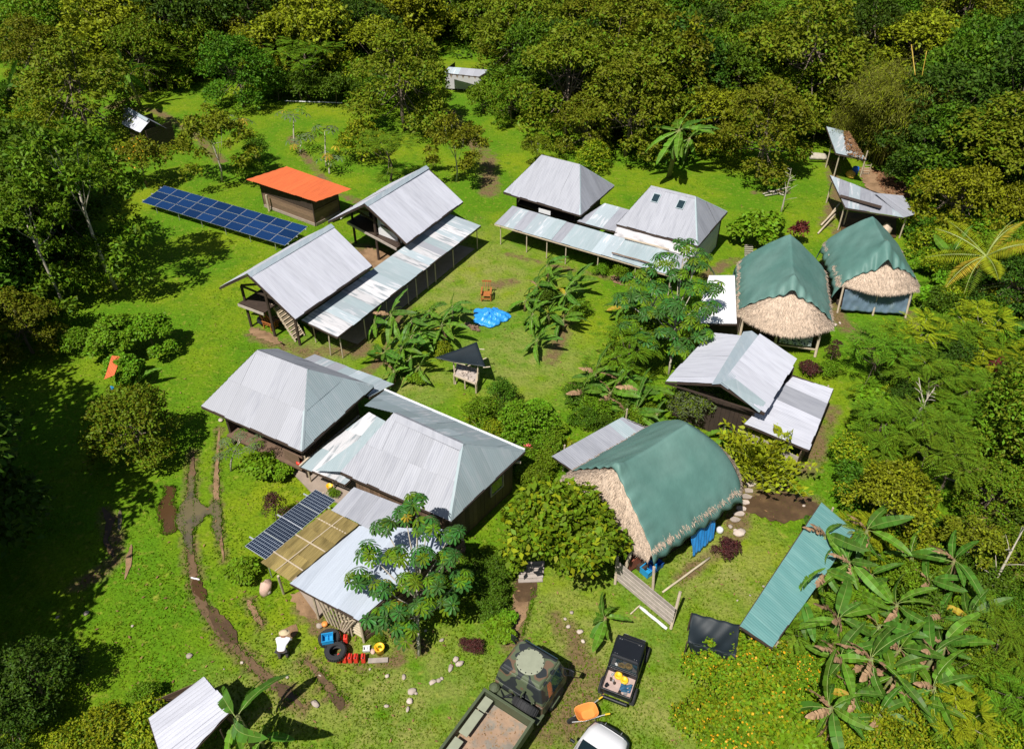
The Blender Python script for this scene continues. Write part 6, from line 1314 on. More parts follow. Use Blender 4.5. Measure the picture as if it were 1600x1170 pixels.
# --- trees and shrubs one can tell apart
rng_ = np.random.default_rng(200)
proto('tallloose', 3.3, 10, 24, 6000, .30, .42, [L_MID, L_DEEP], 201, .25, .6, rs=(.17, .28), thick=.6, r0=.13, bark=BARK_W, spread=.95, clump=8, alt=.35, fork=.45)
TREES = [
 ('olive', 112, 128, 92, 'big olive green tree left of the tiny tilted hut'), ('olive', 50, 70, 60, 'smaller olive tree in the upper left corner'), ('darkbush', 22, 150, 40, 'dark bush at the left edge by the upper grass patch'),
 ('deep', 22, 250, 52, 'dark tree on the left edge level with the tiny tilted hut'), ('loose', 330, 215, 66, 'sparse pale leaved tree behind the blue solar rack'),
 ('flowertree', 216, 247, 56, 'round shrubby tree with orange blossom below the tiny tilted hut'), ('mid', 150, 262, 40, 'green leafy tree directly left of the orange blossoming one'),
 ('tallloose', 125, 300, 105, 'tall tree with pale trunk whose loose crown overhangs the solar rack'), ('tallloose', 52, 370, 85, 'loose crowned tree with thin leaning trunk at the left'),
 ('olive', 25, 495, 62, 'tree with light layered leaves cut by the left edge'), ('mid', 200, 655, 74, 'bushy green tree standing alone beside the left wheel tracks'),
 ('vinemound', 178, 520, 46, 'vine covered mound in bright green at left'), ('vinemound', 232, 515, 42, 'right half of the vine mound, sunlit and bright'), ('vinemound', 192, 572, 34, 'lower leafy lobe of the vine mound next to the orange sheet'),
 ('yellowish', 425, 60, 66, 'yellow green crowned tree at the top left of the forest edge'), ('deep', 365, 95, 62, 'rounded deep green tree behind the small far lawn'), ('feather', 475, 95, 60, 'fine leaved dark green tree at the forest edge left of centre'), ('mid', 300, 60, 55, 'mid green tree at the top above the tiny hut'),
 ('feather', 250, 95, 48, 'feathery tree right of the big olive one'), ('darkbush', 400, 232, 26, 'low dark bush on the grass above the orange roof'), ('bush', 385, 262, 26, 'small green bush between the sparse tree and the orange roof'),
 ('olive', 625, 110, 84, 'large round olive tree in front of the white walled far hut'), ('yelbush', 560, 215, 44, 'yellow flecked bush above the gabled stilt roofs'), ('feather', 605, 235, 52, 'dark spiky leaved tree just behind the upper gabled roof'), ('loose', 710, 225, 56, 'grey green spiky tree casting a ragged shadow on the upper lawn'),
 ('bush', 755, 150, 34, 'green bush right below the white walled far hut'), ('mid', 800, 150, 40, 'mid green bush by the upper lawn right of the far hut'), ('olive', 890, 110, 96, 'dominant dark olive tree at top centre'), ('olive', 985, 150, 86, 'olive tree overhanging the lawn at top centre right'), ('olive', 915, 185, 52, 'lower olive crown at the lawn edge over the hip roofs'),
 ('yelbush', 925, 240, 34, 'thin yellow green shrub behind the plain hipped roof'), ('loose', 840, 230, 30, 'nearly bare light shrub left of the plain hipped roof'), ('olive', 1200, 190, 82, 'rounded olive tree right of the big far banana plant'), ('olive', 1270, 80, 110, 'very large olive crown at the top right'), ('yellowish', 1110, 170, 60, 'bright green leafy mass above the far banana plant'),
 ('limebush', 1190, 352, 46, 'bright yellow green shrub left of the red leaved spike'), ('dark', 1455, 235, 58, 'tree with pale clumped leaves right of the bamboo shade'), ('deep', 1565, 110, 85, 'towering dark leafy wall of a tree at the right edge'), ('yellowish', 1500, 300, 72, 'broad yellow green crown right of the open sheds'), ('yellowish', 1590, 320, 50, 'yellow green crown on the right edge by the sheds'),
 ('needlebush', 1085, 622, 48, 'round fine leaved tree covering the corner of the white shed roof'), ('bigleaf', 880, 820, 112, 'large round glossy leaved tree beside the big thatched hut'),
 ('darkbush', 785, 610, 30, 'dark upright bush below the triangle canopy'), ('bush', 750, 640, 32, 'light green bush touching the long hipped roof'), ('bush', 820, 655, 50, 'spreading green shrub in the middle of the courtyard planting'), ('yelbush', 770, 668, 24, 'yellowish striped leaved plant at the roof edge'), ('bush', 850, 690, 28, 'green shrub above the round glossy tree'), ('darkbush', 812, 712, 26, 'dark shrub surrounding the pink bromeliad'),
 ('bush', 1000, 520, 60, 'light understorey tree beneath the courtyard umbrella leaf tree'), ('feather', 985, 545, 60, 'fine leaved light tree left of the umbrella leaf trunk'), ('bush', 940, 420, 14, 'small shrub against the long awning'), ('bush', 970, 425, 20, 'small leafy shrub touching the right part of the long awning'),
 ('purple', 1140, 855, 26, 'low spreading purple leaved shrub beside the blue curtain'), ('purpletall', 428, 790, 22, 'thin brown purple shrub left of the black solar strip'), ('purpletall', 1305, 545, 14, 'dark red spire shaped shrub by the thatched hut corner'), ('redbush', 1250, 358, 12, 'narrow red leaved spike plant near the near thatched hut'),
 ('purple', 742, 1010, 20, 'purple leaved shrub in the shade left of the army truck'), ('purple', 725, 1003, 12, 'smaller purple leaved shrub next to the shaded one'), ('limebush', 405, 725, 34, 'big leaved light green shrub in front of the patched roof porch'), ('limebush', 440, 735, 22, 'lower big leaved shrub shading the porch slab'), ('limebush', 378, 888, 30, 'low creeping leafy shrub at the corner of the black solar strip'),
 ('darkbush', 770, 905, 34, 'shaded dark bush left of the garden entrance'), ('limebush', 800, 880, 24, 'bright bush at the left post of the garden entrance'), ('yelbush', 690, 950, 24, 'yellow green shrub catching sun under the umbrella leaf tree'), ('limebush', 760, 870, 28, 'sunlit light green shrub by the house wall corner'), ('darkbush', 725, 905, 36, 'dark shaded bush against the plank shed wall'),
 ('purple', 1265, 575, 22, 'reddish low shrub below the near thatched hut'), ('bush', 1295, 575, 20, 'green low shrub right of the reddish one by the hut'),
 ('flowering', 1115, 1040, 52, 'yellow flowering shrub covering part of the black netting'), ('flowering', 1185, 1030, 60, 'yellow flowering shrub touching the teal roof corner'), ('flowering', 1105, 1120, 58, 'yellow flowering shrub nearest the bottom edge on its left side'), ('flowering', 1200, 1110, 70, 'widest yellow flowering shrub at the bottom right'), ('flowering', 1255, 1050, 40, 'small yellow flowering shrub by the fern like fronds'), ('flowering', 1150, 1160, 60, 'yellow flowering shrub cut by the bottom edge'), ('limebush', 1250, 1150, 50, 'green leafy shrub at the bottom right of the flowering ones'),
 ('treefern', 1310, 985, 66, 'tree fern with long feathery fronds over the teal roof end'), ('treefern', 1255, 990, 40, 'smaller feathery fronds at the lower end of the teal roof'),
 ('yellowish', 1400, 780, 78, 'yellow green feathery tree above the banana grove'), ('yelfeather', 1350, 840, 50, 'light feathery tree over the top of the teal roof'), ('loose', 1520, 850, 60, 'thin brownish tree with bare trunk right of the banana grove'), ('mid', 1560, 760, 60, 'green tree at right edge beside the brown path'),
 ('feather', 1560, 1010, 72, 'dark fern leaved tree at the lower right edge'), ('feather', 1590, 1090, 60, 'second dark fern leaved tree in the lower right corner'), ('yelfeather', 1500, 1120, 60, 'yellow green feathery bush along the bottom right'), ('yelbush', 1400, 1140, 60, 'yellow green bush at the bottom below the banana grove'), ('bush', 1450, 1100, 40, 'green bush between banana leaves near the bottom'), ('yelbush', 1320, 1150, 44, 'olive bush under the lowest banana leaves'), ('darkbush', 1540, 900, 48, 'dark bush at the right end of the banana grove'), ('mid', 1590, 860, 45, 'leafy tree on the right edge beyond the banana grove'),
 ('redbush', 1560, 590, 22, 'red leaved shrub glowing in the dark right thicket'), ('redbush', 1400, 545, 14, 'dark red leaved spike at the left rim of the right thicket'), ('redbush', 1590, 700, 18, 'reddish leaved shrub at the right edge above the brown path'), ('limebush', 650, 590, 16, 'weedy shrub under the banana plants left of the canopy'), ('yelbush', 690, 545, 20, 'yellowish weeds around the walkway banana stems'), ('bush', 905, 480, 22, 'leafy weeds at the foot of the courtyard banana row'), ('darkbush', 850, 460, 24, 'dark weeds among the courtyard banana stems'),
 ('dark', 1590, 440, 62, 'dark broadleaf tree at the right edge level with the far hut wall'), ('deep', 1600, 600, 55, 'deep green tree at the right edge above the bleached stumps'), ('dark', 1500, 560, 40, 'dark rounded tree in the middle of the right thicket'), ('dark', 1420, 620, 34, 'small dark tree among the feathery ones of the right thicket'), ('deep', 1600, 960, 50, 'deep green tree at the right edge beside the fern leaved one'), ('darkbush', 1440, 830, 30, 'dark bush in the gap above the banana grove'), ('yelbush', 248, 1150, 40, 'thin scrub spilling over the left half of the bottom silver roof'), ('bush', 262, 1108, 20, 'little green bush touching the upper left edge of the bottom silver roof'), ('smallfeather', 1205, 985, 30, 'light feathery sprig over the lower end of the teal roof'),
 ('yelbush', 230, 1125, 50, 'yellow green scrub left of the bottom silver roof'), ('yelbush', 165, 1135, 50, 'yellow green scrub at the bottom left'), ('yelbush', 110, 1165, 46, 'scrub in the bottom left corner beside the dark shade'), ('bush', 225, 1085, 30, 'light green scrub just above the bottom silver roof'), ('yelbush', 280, 1170, 40, 'scrub overlapping the bottom silver roof'),
 ('dark', 45, 1045, 70, 'shaded tree in the dark lower left corner'), ('dark', 10, 1120, 60, 'second shaded tree at the very lower left'), ('bush', 520, 770, 12, 'small green plant by the yellow bucket on the slab'), ('bush', 590, 1000, 13, 'weedy tuft under the pole lattice'), ('bush', 120, 530, 30, 'bush left of the vine mound'),
]
for k, x, y, rp, lab in TREES:
    cat = 'tree' if ('tree' in lab or 'crown' in lab) else ('bush' if 'bush' in lab else 'shrub'); crown_at(k, x, y, rp, lab, cat)
crown_at('bamboo', 1400, 150, 112, 'huge golden stemmed bamboo clump shading the open sheds', 'bamboo', zc=.62); crown_at('bamboo', 1330, 190, 55, 'smaller bamboo clump arching over the leaf covered shed', 'bamboo', zc=.62, seed=3)
# golden culms standing out of the bamboo
pole(G(1430, 118, 9), G(1424, 70, 11), .04, 'bright golden bamboo culm rising above the clump', 'bamboo_culm', GOLDC, 'bamboo culm'); pole(G(1440, 122, 8.5), G(1448, 80, 10.6), .03, 'thin golden bamboo culm right of the brightest one', 'bamboo_culm', GOLDC, 'bamboo culm')
# trees left of the frame that shade the lower left corner
for x, y, s, lab in ((-29.5, 17, 1.8, 'tall dark tree outside the left edge, front'), (-31, 25, 1.8, 'tall dark tree outside the left edge, middle'), (-28.5, 10, 1.5, 'tall dark tree outside the left edge, nearest'), (-36, 33, 1.4, 'tall dark tree outside the left edge, rear'), (-27.5, 21.5, 1.5, 'tall dark tree outside the left edge, between front and middle'), (-28, 13.5, 1.6, 'tall dark tree outside the left edge, close to the nearest'), (-34, 21, 1.9, 'tallest dark tree outside the left edge')):
    plant('dark', (x, y), s, lab, 'tree', rnd=random.Random(int(y)))
# vine mound orange sheet
VM = thing('orange_sheet', 'orange roofing sheet showing through the vine covered mound', 'roof sheet', G(178, 575)); roof_plane(VM, [G(163, 592, 1.7), G(178, 586, 1.7), G(188, 556, 2.1), G(175, 556, 2.1)], ORNG, .8)
m = MB(); m.tube([G(174, 606, .0), G(174, 606, .35)], [.11, .13], 10); tag(m.build('blue_barrel', BLU), 'small light blue barrel at the foot of the vine mound', 'barrel')

# umbrella leaf trees
cecropia((655, 1022), [(632, 800, 5.2), (600, 822, 4.8), (668, 822, 4.9), (705, 832, 4.5), (575, 862, 4.0), (618, 866, 4.6), (660, 868, 4.6), (700, 872, 4.0), (560, 905, 3.2), (598, 918, 3.4), (640, 905, 3.8), (680, 908, 3.6), (620, 950, 2.8), (590, 968, 2.3), (662, 945, 2.9), (700, 938, 2.7), (650, 780, 5.4), (722, 905, 3.0), (630, 985, 2.0)], 'umbrella leaf tree growing in front of the plank shed roof', 5, 10)
cecropia((1045, 584), [(1070, 385, 6.2), (1040, 405, 5.8), (1090, 410, 5.8), (1010, 425, 5.2), (1060, 430, 5.6), (1030, 450, 5.0), (1085, 450, 5.0), (1000, 465, 4.4), (1105, 480, 4.2), (1050, 475, 4.6), (1020, 490, 4.0), (1075, 500, 4.0), (985, 505, 3.4), (1100, 520, 3.4), (1040, 520, 3.3), (975, 470, 4.2), (1115, 450, 4.6), (990, 440, 4.8), (1065, 540, 2.8), (1010, 530, 3.0)], 'umbrella leaf tree in the courtyard beside the dazzling white roof', 6, 15, s=1.15, petiole=.5)
cecropia((361, 735), [(352, 690, 2.3), (375, 678, 2.5), (400, 690, 2.4), (365, 705, 2.0), (388, 702, 2.1), (345, 712, 1.7)], 'papaya plant in front of the patched hipped roof', 7, 9, s=.75, kinds=CLP, yellow=0, z0=.9, r0=.06, petiole=.45, name='papaya_plant', cat='papaya')
cecropia((1118, 440), [(1092, 392, 3.0), (1105, 400, 2.9)], 'small umbrella leaf sapling behind the dazzling white roof', 12, 6, s=.8, z0=1)
for i, (b, tp, lab) in enumerate((((460, 222), (458, 180, 2.6), 'papaya plant with hanging fruit on the upper lawn'), ((470, 238), (470, 218, 1.2), 'small papaya plant right below the fruiting one'), ((510, 260), (507, 205, 3.0), 'tall thin papaya plant near the yellow bush'), ((515, 272), (513, 248, 1.4), 'lowest papaya plant right above the orange roof'), ((375, 215), (375, 195, 1.8), 'small papaya plant behind the sparse pale tree'))):
    cecropia(b, [tp], lab, 20+i, 12, s=2.0, kinds=CLP, yellow=.1, z0=.5, r0=.1, petiole=.6, name='papaya_plant', cat='papaya')

BN = [ # px, py of the leaf crown, stem h, scale, label
 (612, 490, 1.6, .85, 'banana plant leaning toward the walkway roof with a dead leaf on it', 9, 2, 0), (668, 485, 1.5, .85, 'upright banana plant at the back of the clump by the walkway', 9, 1, 0), (690, 505, 1.5, .85, 'banana plant at the right of the clump by the walkway', 10, 2, 1),
 (622, 545, 1.4, .85, 'banana plant with one tall upright leaf in front of the walkway clump', 8, 1, 0), (600, 552, 1.1, .8, 'yellowish banana plant nearest the lower left hip roofs', 9, 0, 1), (640, 560, 1.2, .8, 'banana plant left of the triangle canopy', 8, 1, 0), (655, 520, 1.3, .8, 'inner banana plant of the clump by the walkway', 8, 1, 0),
 (840, 445, 1.2, .8, 'banana plant with dried leaf at the rear of the courtyard row', 8, 2, 1), (880, 460, 1.3, .85, 'banana plant at the right of the courtyard row', 10, 1, 1), (862, 440, 1.4, .8, 'backmost green banana plant of the courtyard row', 9, 0, 0), (835, 490, 1.2, .8, 'middle banana plant of the courtyard row', 9, 1, 0), (858, 488, 1.1, .8, 'banana plant behind the middle one in the courtyard row', 8, 1, 1), (838, 530, 1.2, .75, 'front banana plant of the courtyard row', 10, 2, 0),
 (970, 478, 1.5, .8, 'banana plant under the courtyard umbrella leaf tree', 8, 0, 2), (935, 585, 1.5, .85, 'banana plant with a yellow upright leaf in the brown clump', 8, 3, 1), (1000, 610, 1.5, .95, 'banana plant with tall leaves beside the fine leaved tree', 8, 3, 0), (950, 615, 1.3, .9, 'drooping half dry banana plant in the brown clump', 8, 3, 1), (975, 640, 1.1, .9, 'low banana plant behind the narrow strip roof', 8, 2, 0), (1030, 645, 1.1, .8, 'dark green banana plant touching the big green tarpaulin', 8, 0, 0), (1130, 672, 1.0, .8, 'small dark banana plant behind the right end of the green tarpaulin', 7, 0, 0),
 (945, 965, .9, .8, 'small drooping banana plant between the plank gate and the trucks', 8, 0, 0), (380, 1125, 2.0, 1.15, 'single banana plant overhanging the bottom silver roof', 7, 0, 0), (405, 1150, 1.2, .7, 'small banana sucker beside the single bottom banana plant', 5, 0, 0),
 (1055, 200, 2.4, 1.75, 'big banana plant alone at the edge of the far lawn', 11, 1, 0), (1075, 215, 1.6, 1.3, 'smaller banana plant right of the big far one', 7, 1, 0), (205, 115, 2.2, 1.6, 'banana plant sticking out of the olive trees at upper left', 8, 0, 0), (12, 140, 2, 1.5, 'banana plant on the left edge by the upper grass patch', 7, 0, 0), (535, 55, 2.4, 1.8, 'banana plant in the forest near the top left centre', 8, 0, 0),
 (1345, 392, 1.2, 1, 'young banana plant behind the farthest thatched hut', 7, 0, 0), (1490, 400, 1.6, 1.1, 'banana plant next to the yellow palm fronds', 8, 0, 0), (1560, 478, 1.4, 1.1, 'light green banana plant in the right thicket', 8, 1, 0), (1570, 520, 1.2, .9, 'small banana plant below the light green one at right', 6, 0, 0), (1540, 250, 2.0, 1.4, 'banana plant peeking out near the right edge sheds', 7, 0, 0), (215, 598, .5, .7, 'shaded small banana plant right of the vine mound', 5, 0, 0),
 (585, 500, 1.3, .8, 'banana plant reaching onto the walkway sheets at the far left of its clump', 7, 1, 0), (640, 500, 1.6, .85, 'tallest banana plant of the clump by the walkway', 8, 0, 0), (705, 480, 1.3, .8, 'banana plant nearest the walkway posts right of the clump', 7, 1, 0), (640, 525, 1.2, .8, 'low banana plant filling the centre of the walkway clump', 7, 1, 1), (655, 575, 1.0, .75, 'lowest banana plant in front of the walkway clump', 6, 1, 0), (612, 580, 1.0, .75, 'banana plant with thin hanging stems by the rear lean-to', 6, 2, 0),
 (858, 415, 1.3, .8, 'banana plant whose tall stem rises behind the courtyard row', 7, 0, 0), (895, 440, 1.1, .8, 'banana plant shading the right rear of the courtyard row', 8, 1, 0), (880, 500, 1.0, .75, 'small banana plant right of the courtyard row middle', 7, 1, 0), (820, 470, 1.0, .75, 'banana plant on the left flank of the courtyard row', 7, 1, 0),
 (915, 610, 1.2, .9, 'banana plant at the left margin of the brown clump', 7, 3, 0), (1000, 640, 1.2, .9, 'banana plant in deep shade behind the strip roof', 7, 2, 0), (965, 590, 1.4, .85, 'banana plant with dry hanging leaves at the heart of the brown clump', 6, 4, 0),
]
for i, (x, y, h, s, lab, n, dd, yy) in enumerate(BN): banana(x, y, h, s*(1.12 if y < 700 else 1), lab, 300+i, n+(3 if y < 700 else 0), dd if y > 570 else dd//2, yy)
GRV = [(1345, 930, 'banana plant at the centre of the grove with wide dark leaves'), (1290, 890, 'banana plant reaching over the teal roof with bent leaves'), (1335, 870, 'rear banana plant of the grove over the teal roof'), (1430, 870, 'banana plant with yellow upright leaf at the top of the grove'), (1380, 985, 'banana plant amid dry brown leaves mid grove'), (1455, 1030, 'banana plant with light leaves at the right of the grove'), (1335, 1085, 'lowest banana plant of the grove with broad flat leaves'), (1410, 940, 'banana plant at the upper right of the grove'), (1290, 830, 'banana plant tipped by two dark leaves on the upper teal roof'), (1470, 960, 'banana plant on the right flank of the grove'), (1390, 1060, 'banana plant in the lower middle of the grove'), (1500, 880, 'slim banana plant beside the brown path'), (1430, 1100, 'banana plant near the bottom of the grove'), (1310, 1020, 'banana plant behind the feathery fronds'), (1360, 830, 'farthest banana plant of the grove'), (1520, 960, 'outermost right banana plant of the grove'),
 (1262, 935, 'banana plant whose dark leaf points left across the teal roof'), (1300, 955, 'banana plant in the left part of the grove beside the roof'), (1370, 900, 'banana plant behind the central wide leaved one'), (1400, 1010, 'banana plant crowded between mid grove neighbours'), (1360, 1040, 'banana plant with half dried leaves in the lower left of the grove'), (1450, 905, 'banana plant between the yellow leaf and the right flank'), (1490, 1010, 'banana plant by the dark fern leaved tree'), (1300, 1110, 'banana plant in the lowest row at its left end'), (1370, 1115, 'banana plant in the lowest row of the grove, middle'), (1470, 1075, 'banana plant at the lower right rim of the grove')]
for i, (x, y, lab) in enumerate(GRV): banana(x, y, 1.9+.3*(i % 3), .80+.09*(i % 3), lab, 400+i, 8, 3+(i % 3), 1 if i % 3 == 0 else 0, dark=.65, group='banana plants of the grove')
palm(1530, 425, 'young palm with bright yellow fronds in the right thicket', 3, 2.8, 1.45, 10); palm(1510, 470, 'lower palm with one drooping yellow frond', 4, .8, 1.4, 7, (0, 2, 2))
ginger(1180, 735, 'huge yellow green ginger clump between the tarpaulin and the white lean-to', 62, 3.2, 5, mats=(None, L_YEL), spread=1.0, lf=.42, asp=.5); ginger(762, 660, 'variegated long leaved clump by the white roof edge', 14, 1.2, 8, mats=(L_YEL, L_MID), lf=.3, asp=.2); ginger(882, 700, 'yellowish long leaved clump by the narrow strip roof', 10, 1.0, 9, mats=(L_YEL, L_MID), lf=.3, asp=.2); ginger(1070, 640, 'glossy leaved low clump behind the big green tarpaulin', 12, 1.1, 10, mats=(L_LIME, L_MID), lf=.4)
# pink bromeliad
m = MB()
for k in range(14): a = k*2.4; e = .25+.06*k; d = Vector((math.cos(a)*math.cos(e), math.sin(a)*math.cos(e), math.sin(e))); s = Vector((-math.sin(a), math.cos(a), 0)); m.quad((0, 0, 0), d*.16+s*.04, d*.33-ZZ*.03, d*.16-s*.04)
o = m.build('bromeliad', PINK); o.location = G(824, 700, .9); tag(o, 'pink star shaped bromeliad at the white corner of the hipped roof', 'flower')
m = MB(); m.tube([G(824, 705, 0), G(824, 700, .9)], .03); tag(m.build('flower_stalk', RIB), 'stalk carrying the pink bromeliad', 'stalk')
# leafless sapling and fallen bare trees
def bare_tree(p, H, seed, label, mat=BARK_W, lean=(0, 0), n=10):
    r = random.Random(seed); m = MB(); t = thing('bare_tree', label, 'tree', p); top = Vector((lean[0], lean[1], H)); pts = [Vector().lerp(top, k/5)+Vector((r.uniform(-.06, .06),)*2+(0,)) for k in range(6)]; m.tube(pts, [.09, .075, .06, .045, .03, .015], 6); link('trunk', m.mesh('trunk', mat, True), t); m = MB()
    for i in range(n):
        f = r.uniform(.3, .95); s = pts[int(f*5)].lerp(pts[min(5, int(f*5)+1)], f*5 % 1); a = r.uniform(0, 6.28); L = H*.32*(1.2-f); e = s+Vector((math.cos(a)*L, math.sin(a)*L, L*.6)); m.tube([s, s.lerp(e, .5)+ZZ*.05, e], [.03, .02, .008], 5)
    link('branches', m.mesh('branches', mat, True), t); return t
bare_tree(G(1220, 335), 4.2, 3, 'leafless pale sapling on the lawn above the yellow green shrub'); bare_tree(G(1405, 690), 3.2, 4, 'bare forked branches inside the yellow green thicket', lean=(1.4, 1)); bare_tree(G(1460, 700), 3.5, 6, 'bare leaning trunk in the right thicket', BARK_W, (-1.2, 2)); bare_tree(G(1535, 945), 4.0, 5, 'thick grey bare tree right of the banana grove', BARK_W, (1.2, 1.5)); bare_tree(G(1010, 500), 2.5, 8, 'pale bare branches in the courtyard planting', BARK_W, (.8, .4))

# --- thickets filled with plants nobody needs to tell apart
def inpx(poly, x, y): return inpoly(x, y, poly)
def thicket(poly, kinds, spacing, s0_, s1_, label, group, seed, cat='shrub'):
    r = random.Random(seed); W = [G(*p) for p in poly]; x0, x1, y0, y1 = min(p.x for p in W), max(p.x for p in W), min(p.y for p in W), max(p.y for p in W); k = 0; y = y0
    while y < y1:
        x = x0+(k % 2)*spacing*.5
        while x < x1:
            gx, gy = x+r.uniform(-.35, .35)*spacing, y+r.uniform(-.35, .35)*spacing
            if inpoly(gx, gy, W): kk = r.choice(kinds); plant(kk, (gx, gy), r.uniform(s0_, s1_), label.replace('#', {'bush': 'mid green', 'darkbush': 'dark green', 'yelbush': 'yellow green', 'limebush': 'bright green', 'feather': 'feathery', 'yelfeather': 'yellow feathery', 'smallfeather': 'low feathery', 'needlebush': 'pale', 'mid': 'tall mid green', 'deep': 'tall deep green', 'flowering': 'flowering', 'purple': 'purple'}[kk]), ('tree' if 'feather' in kk else cat), group+' ('+kk+')', rnd=r, name='feathery_tree' if 'feather' in kk else {'bush': 'bush', 'darkbush': 'bush'}.get(kk, 'shrub'))
            x += spacing
        y += spacing*.86; k += 1
thicket([(1435, 350), (1620, 320), (1660, 560), (1480, 560), (1440, 470)], ['bush', 'darkbush', 'limebush', 'bush', 'yelbush'], 1.9, .7, 1.25, '# plant in the dense right thicket between the far hut and the palm', 'plants of the upper right thicket', 1)
thicket([(1330, 590), (1400, 555), (1480, 545), (1640, 560), (1660, 690), (1500, 690), (1480, 800), (1400, 840), (1320, 800), (1285, 720), (1300, 660)], ['feather', 'feather', 'feather', 'yelfeather', 'smallfeather', 'yelbush', 'darkbush', 'bush', 'limebush', 'feather'], 1.8, .5, 1.1, '# plant in the right thicket beside the white lean-to', 'plants of the middle right thicket', 2)
thicket([(1560, 700), (1660, 690), (1700, 900), (1600, 900), (1570, 820)], ['bush', 'darkbush', 'mid', 'yelbush'], 2.0, .8, 1.2, '# plant at the right edge beyond the brown path', 'plants right of the brown path', 3)
thicket([(1350, 850), (1480, 830), (1520, 940), (1700, 950), (1750, 1200), (1260, 1200), (1240, 1060)], ['bush', 'darkbush', 'yelbush', 'smallfeather'], 1.6, .6, .85, '# undergrowth plant below the banana grove leaves', 'undergrowth of the banana grove', 4)
thicket([(1275, 235), (1290, 200), (1340, 195), (1300, 160), (1240, 190)], ['bush', 'limebush'], 2.6, 1.2, 1.5, '# shrub between the olive tree and the leaf covered shed', 'shrubs by the leaf covered shed', 5)
thicket([(-80, 560), (60, 480), (140, 420), (100, 350), (-80, 330)], ['darkbush', 'bush', 'deep'], 2.6, 1.0, 1.4, '# plant in the shaded belt along the left edge', 'plants of the left belt', 6)
thicket([(-60, 170), (120, 165), (150, 190), (40, 230), (-60, 230)], ['yelbush', 'bush'], 3.4, 1.2, 1.5, '# shrub around the upper left grass patch', 'shrubs around the upper left grass', 7)
thicket([(430, 165), (640, 180), (700, 150), (560, 130), (440, 135)], ['bush', 'darkbush'], 3.2, 1.3, 1.7, '# shrub along the forest edge left of centre', 'shrubs along the forest edge', 8)
thicket([(1085, 560), (1125, 560), (1130, 520), (1085, 520)], ['bush', 'darkbush'], 1.6, .5, .7, '# shrub in the shade under the courtyard tree', 'courtyard shade shrubs', 9)
thicket([(700, 900), (780, 870), (790, 990), (740, 1000), (700, 960)], ['darkbush', 'bush', 'limebush'], 1.1, .4, .6, '# shrub in the shady bed left of the garden entrance', 'shady bed shrubs', 10)
thicket([(880, 720), (830, 760), (800, 690), (760, 640), (860, 640), (890, 680)], ['bush', 'darkbush', 'limebush'], 1.3, .45, .7, '# shrub in the planting between courtyard and garden entrance', 'courtyard planting shrubs', 11)
thicket([(900, 620), (1010, 640), (1020, 680), (930, 690), (890, 650)], ['darkbush', 'bush'], 1.4, .45, .7, '# shrub below the brown banana clump', 'banana clump undergrowth', 12)

# --- the forest behind and around
EDGE = [(-60, 100), (60, 92), (130, 140), (250, 146), (310, 122), (420, 130), (560, 148), (640, 158), (690, 150), (690, 138), (640, 140), (560, 122), (420, 105), (300, 100), (240, 122), (130, 118), (60, 75), (-60, 80)]
thicket(EDGE, ['bush', 'darkbush', 'limebush', 'yelbush'], 3.0, 1.3, 1.9, '# shrub at the foot of the forest edge, upper left', 'forest edge shrubs left', 21)
EDGE2 = [(770, 168), (850, 190), (1000, 232), (1100, 226), (1280, 208), (1280, 180), (1100, 195), (1000, 195), (850, 160), (770, 145)]
thicket(EDGE2, ['bush', 'darkbush', 'bush', 'yelbush'], 2.8, 1.3, 1.9, '# shrub at the foot of the forest edge, top centre', 'forest edge shrubs centre', 22)
EDGE3 = [(1425, 300), (1500, 325), (1640, 335), (1640, 270), (1500, 262), (1430, 262)]
thicket(EDGE3, ['yelbush', 'bush', 'yelbush', 'limebush'], 2.6, 1.3, 1.9, '# shrub at the foot of the forest edge, right of the sheds', 'forest edge shrubs right', 23)
BND = [(-400, 60), (0, 100), (60, 95), (120, 150), (250, 150), (300, 125), (420, 135), (550, 155), (640, 165), (760, 160), (850, 190), (1000, 230), (1100, 225), (1280, 205), (1310, 190), (1380, 225), (1430, 300), (1500, 330), (1640, 340), (2200, 380)]
bx, by = [b[0] for b in BND], [b[1] for b in BND]
r = random.Random(77); SP_ = 5.9; cnt = {}
DESC = {'olive': 'olive green', 'deep': 'deep green', 'dark': 'dark', 'yellowish': 'yellow green', 'mid': 'mid green', 'bamboo': 'bamboo', 'feather': 'feathery', 'loose': 'thin crowned'}
far = []
Y = 50
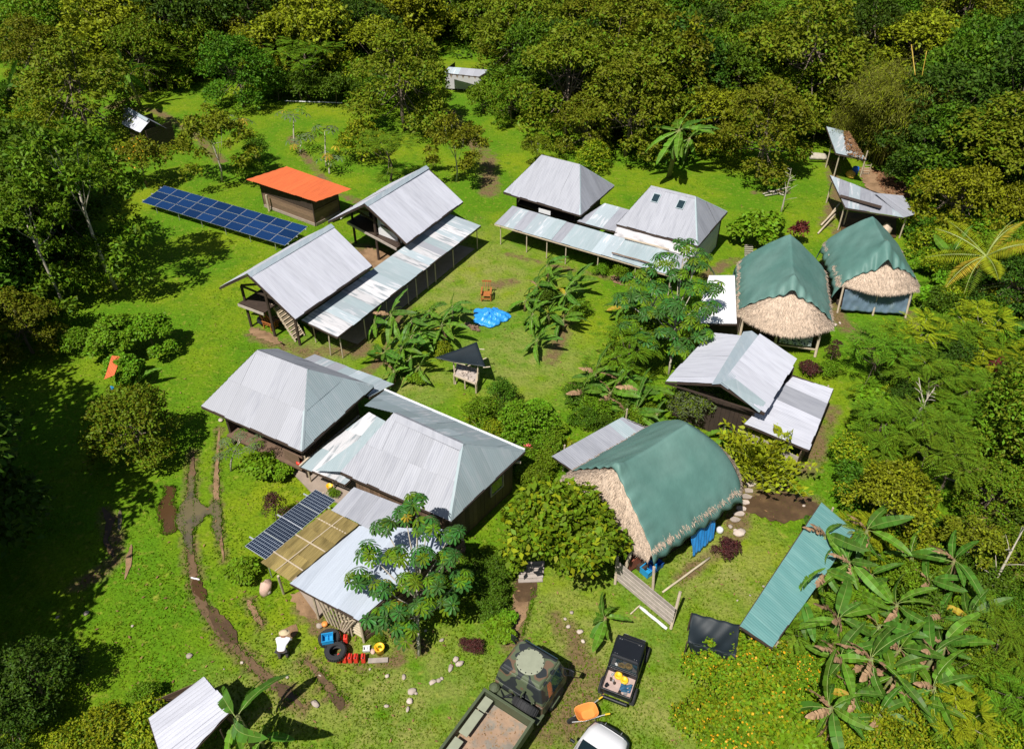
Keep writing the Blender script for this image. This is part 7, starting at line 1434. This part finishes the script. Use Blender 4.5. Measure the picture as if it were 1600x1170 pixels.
while Y < 215:
    X = -Y*.85-30
    while X < Y*.85+30:
        gx, gy = X+r.uniform(-2.2, 2.2), Y+r.uniform(-2.2, 2.2); px, py = proj((gx, gy, 0)); X += SP_
        if py > np.interp(px, bx, by)-4: continue
        if px < -60 and py > 330 or px > 1900 and py > 500: continue
        if 640 < px < 800 and 78 < py < 165: continue
        if 1290 < px < 1420 and py > 150: continue
        n = math.sin(gx*.07+1)+math.sin(gy*.05+gx*.03)+r.uniform(-.8, .8)
        k = 'olive' if n > .5 else ('deep' if n > -.3 else ('mid' if n > -.9 else 'yellowish'))
        if px > 1430: k = r.choice(['deep', 'dark', 'olive'])
        elif r.random() < .12: k = 'dark'
        s = r.uniform(.9, 1.4)*(1.1 if k != 'yellowish' else 1.3)
        if gy > 132 or px < -60 or px > 1670: far.append((k, gx, gy, s)); continue
        if r.random() < .09: k = 'feather'; s *= 1.7
        elif r.random() < .05: k = 'loose'; s *= 1.6
        pl = ('far left', 'left centre', 'right centre', 'far right')[min(3, max(0, int(px//400)))]; rw = 'front' if gy < 85 else ('middle' if gy < 110 else 'rear')
        plant(k, (gx, gy), s, DESC[k]+' tree in the '+rw+' of the forest, '+pl+' of the picture top', 'tree', DESC[k]+' trees, '+rw+' of the forest, '+pl, rnd=r, zs=r.uniform(.8, 1.15), name='forest_tree')
        cnt[k] = cnt.get(k, 0)+1
    Y += SP_*.87
# the far wood that reads as one mass
def bake(me):
    v = np.empty(len(me.vertices)*3, np.float32); me.vertices.foreach_get('co', v); return v.reshape(-1, 4, 3)
base_ = {k: bake(PROTO[k][0]['crown'])[::14] for k in ('olive', 'deep', 'dark', 'yellowish', 'mid')}; out = {k: [] for k in base_}
for k, x, y, s in far:
    b = base_[k]; c = b.mean(1, keepdims=True); q = (b-c)*3.2+c; a = r.uniform(0, 6.28); out[k].append(rotz(q, a, 0, (x, y, 0), s))
allv = np.concatenate([np.concatenate(v) for v in out.values() if v]); mi = np.concatenate([np.full(sum(len(q) for q in v), i) for i, (k, v) in enumerate(out.items()) if v])
tag(link('distant_wood', np_mesh('distant_wood', allv.reshape(-1, 3), 4, [L_OLIVE, L_DEEP, L_DARK, L_YEL, L_MID], mi=mi)), 'dense wooded mass filling everything beyond the nearer forest trees', 'wood', kind='stuff')
# leaf litter and shade plants on the forest floor
rg = np.random.default_rng(5); n = 60000; Yv = 45+rg.random(n)**.8*150; Xv = (rg.random(n)*2-1)*(Yv*.8+20); fz_ = Yv*cD+CH*sD; pxv = 800+FPX*Xv/fz_; pyv = 585-FPX*(Yv*sD-CH*cD)/fz_
k = (pyv < np.interp(pxv, bx, by)-1) & ~((pxv > 640) & (pxv < 790) & (pyv > 95)); Xv, Yv = Xv[k], Yv[k]; n = len(Xv)
P = np.stack([Xv, Yv, rg.uniform(0, 1.1, n)], 1); T = unit(rg.normal(size=(n, 3))+np.array([0, 0, .3])); Nn = unit(rg.normal(size=(n, 3))*.6+np.array([0, 0, 1.])); L = rg.uniform(.5, 1.0, n)
tag(link('forest_undergrowth', np_mesh('forest_undergrowth', leaves(P, T, Nn, L, L*.5).reshape(-1, 3), 4, [L_DEEP, L_DARK], mi=(rg.random(n) < .5))), 'low leafy undergrowth covering the forest floor', 'undergrowth', kind='stuff')
print('forest', cnt, 'far', len(far), 'objects', len(bpy.data.objects))
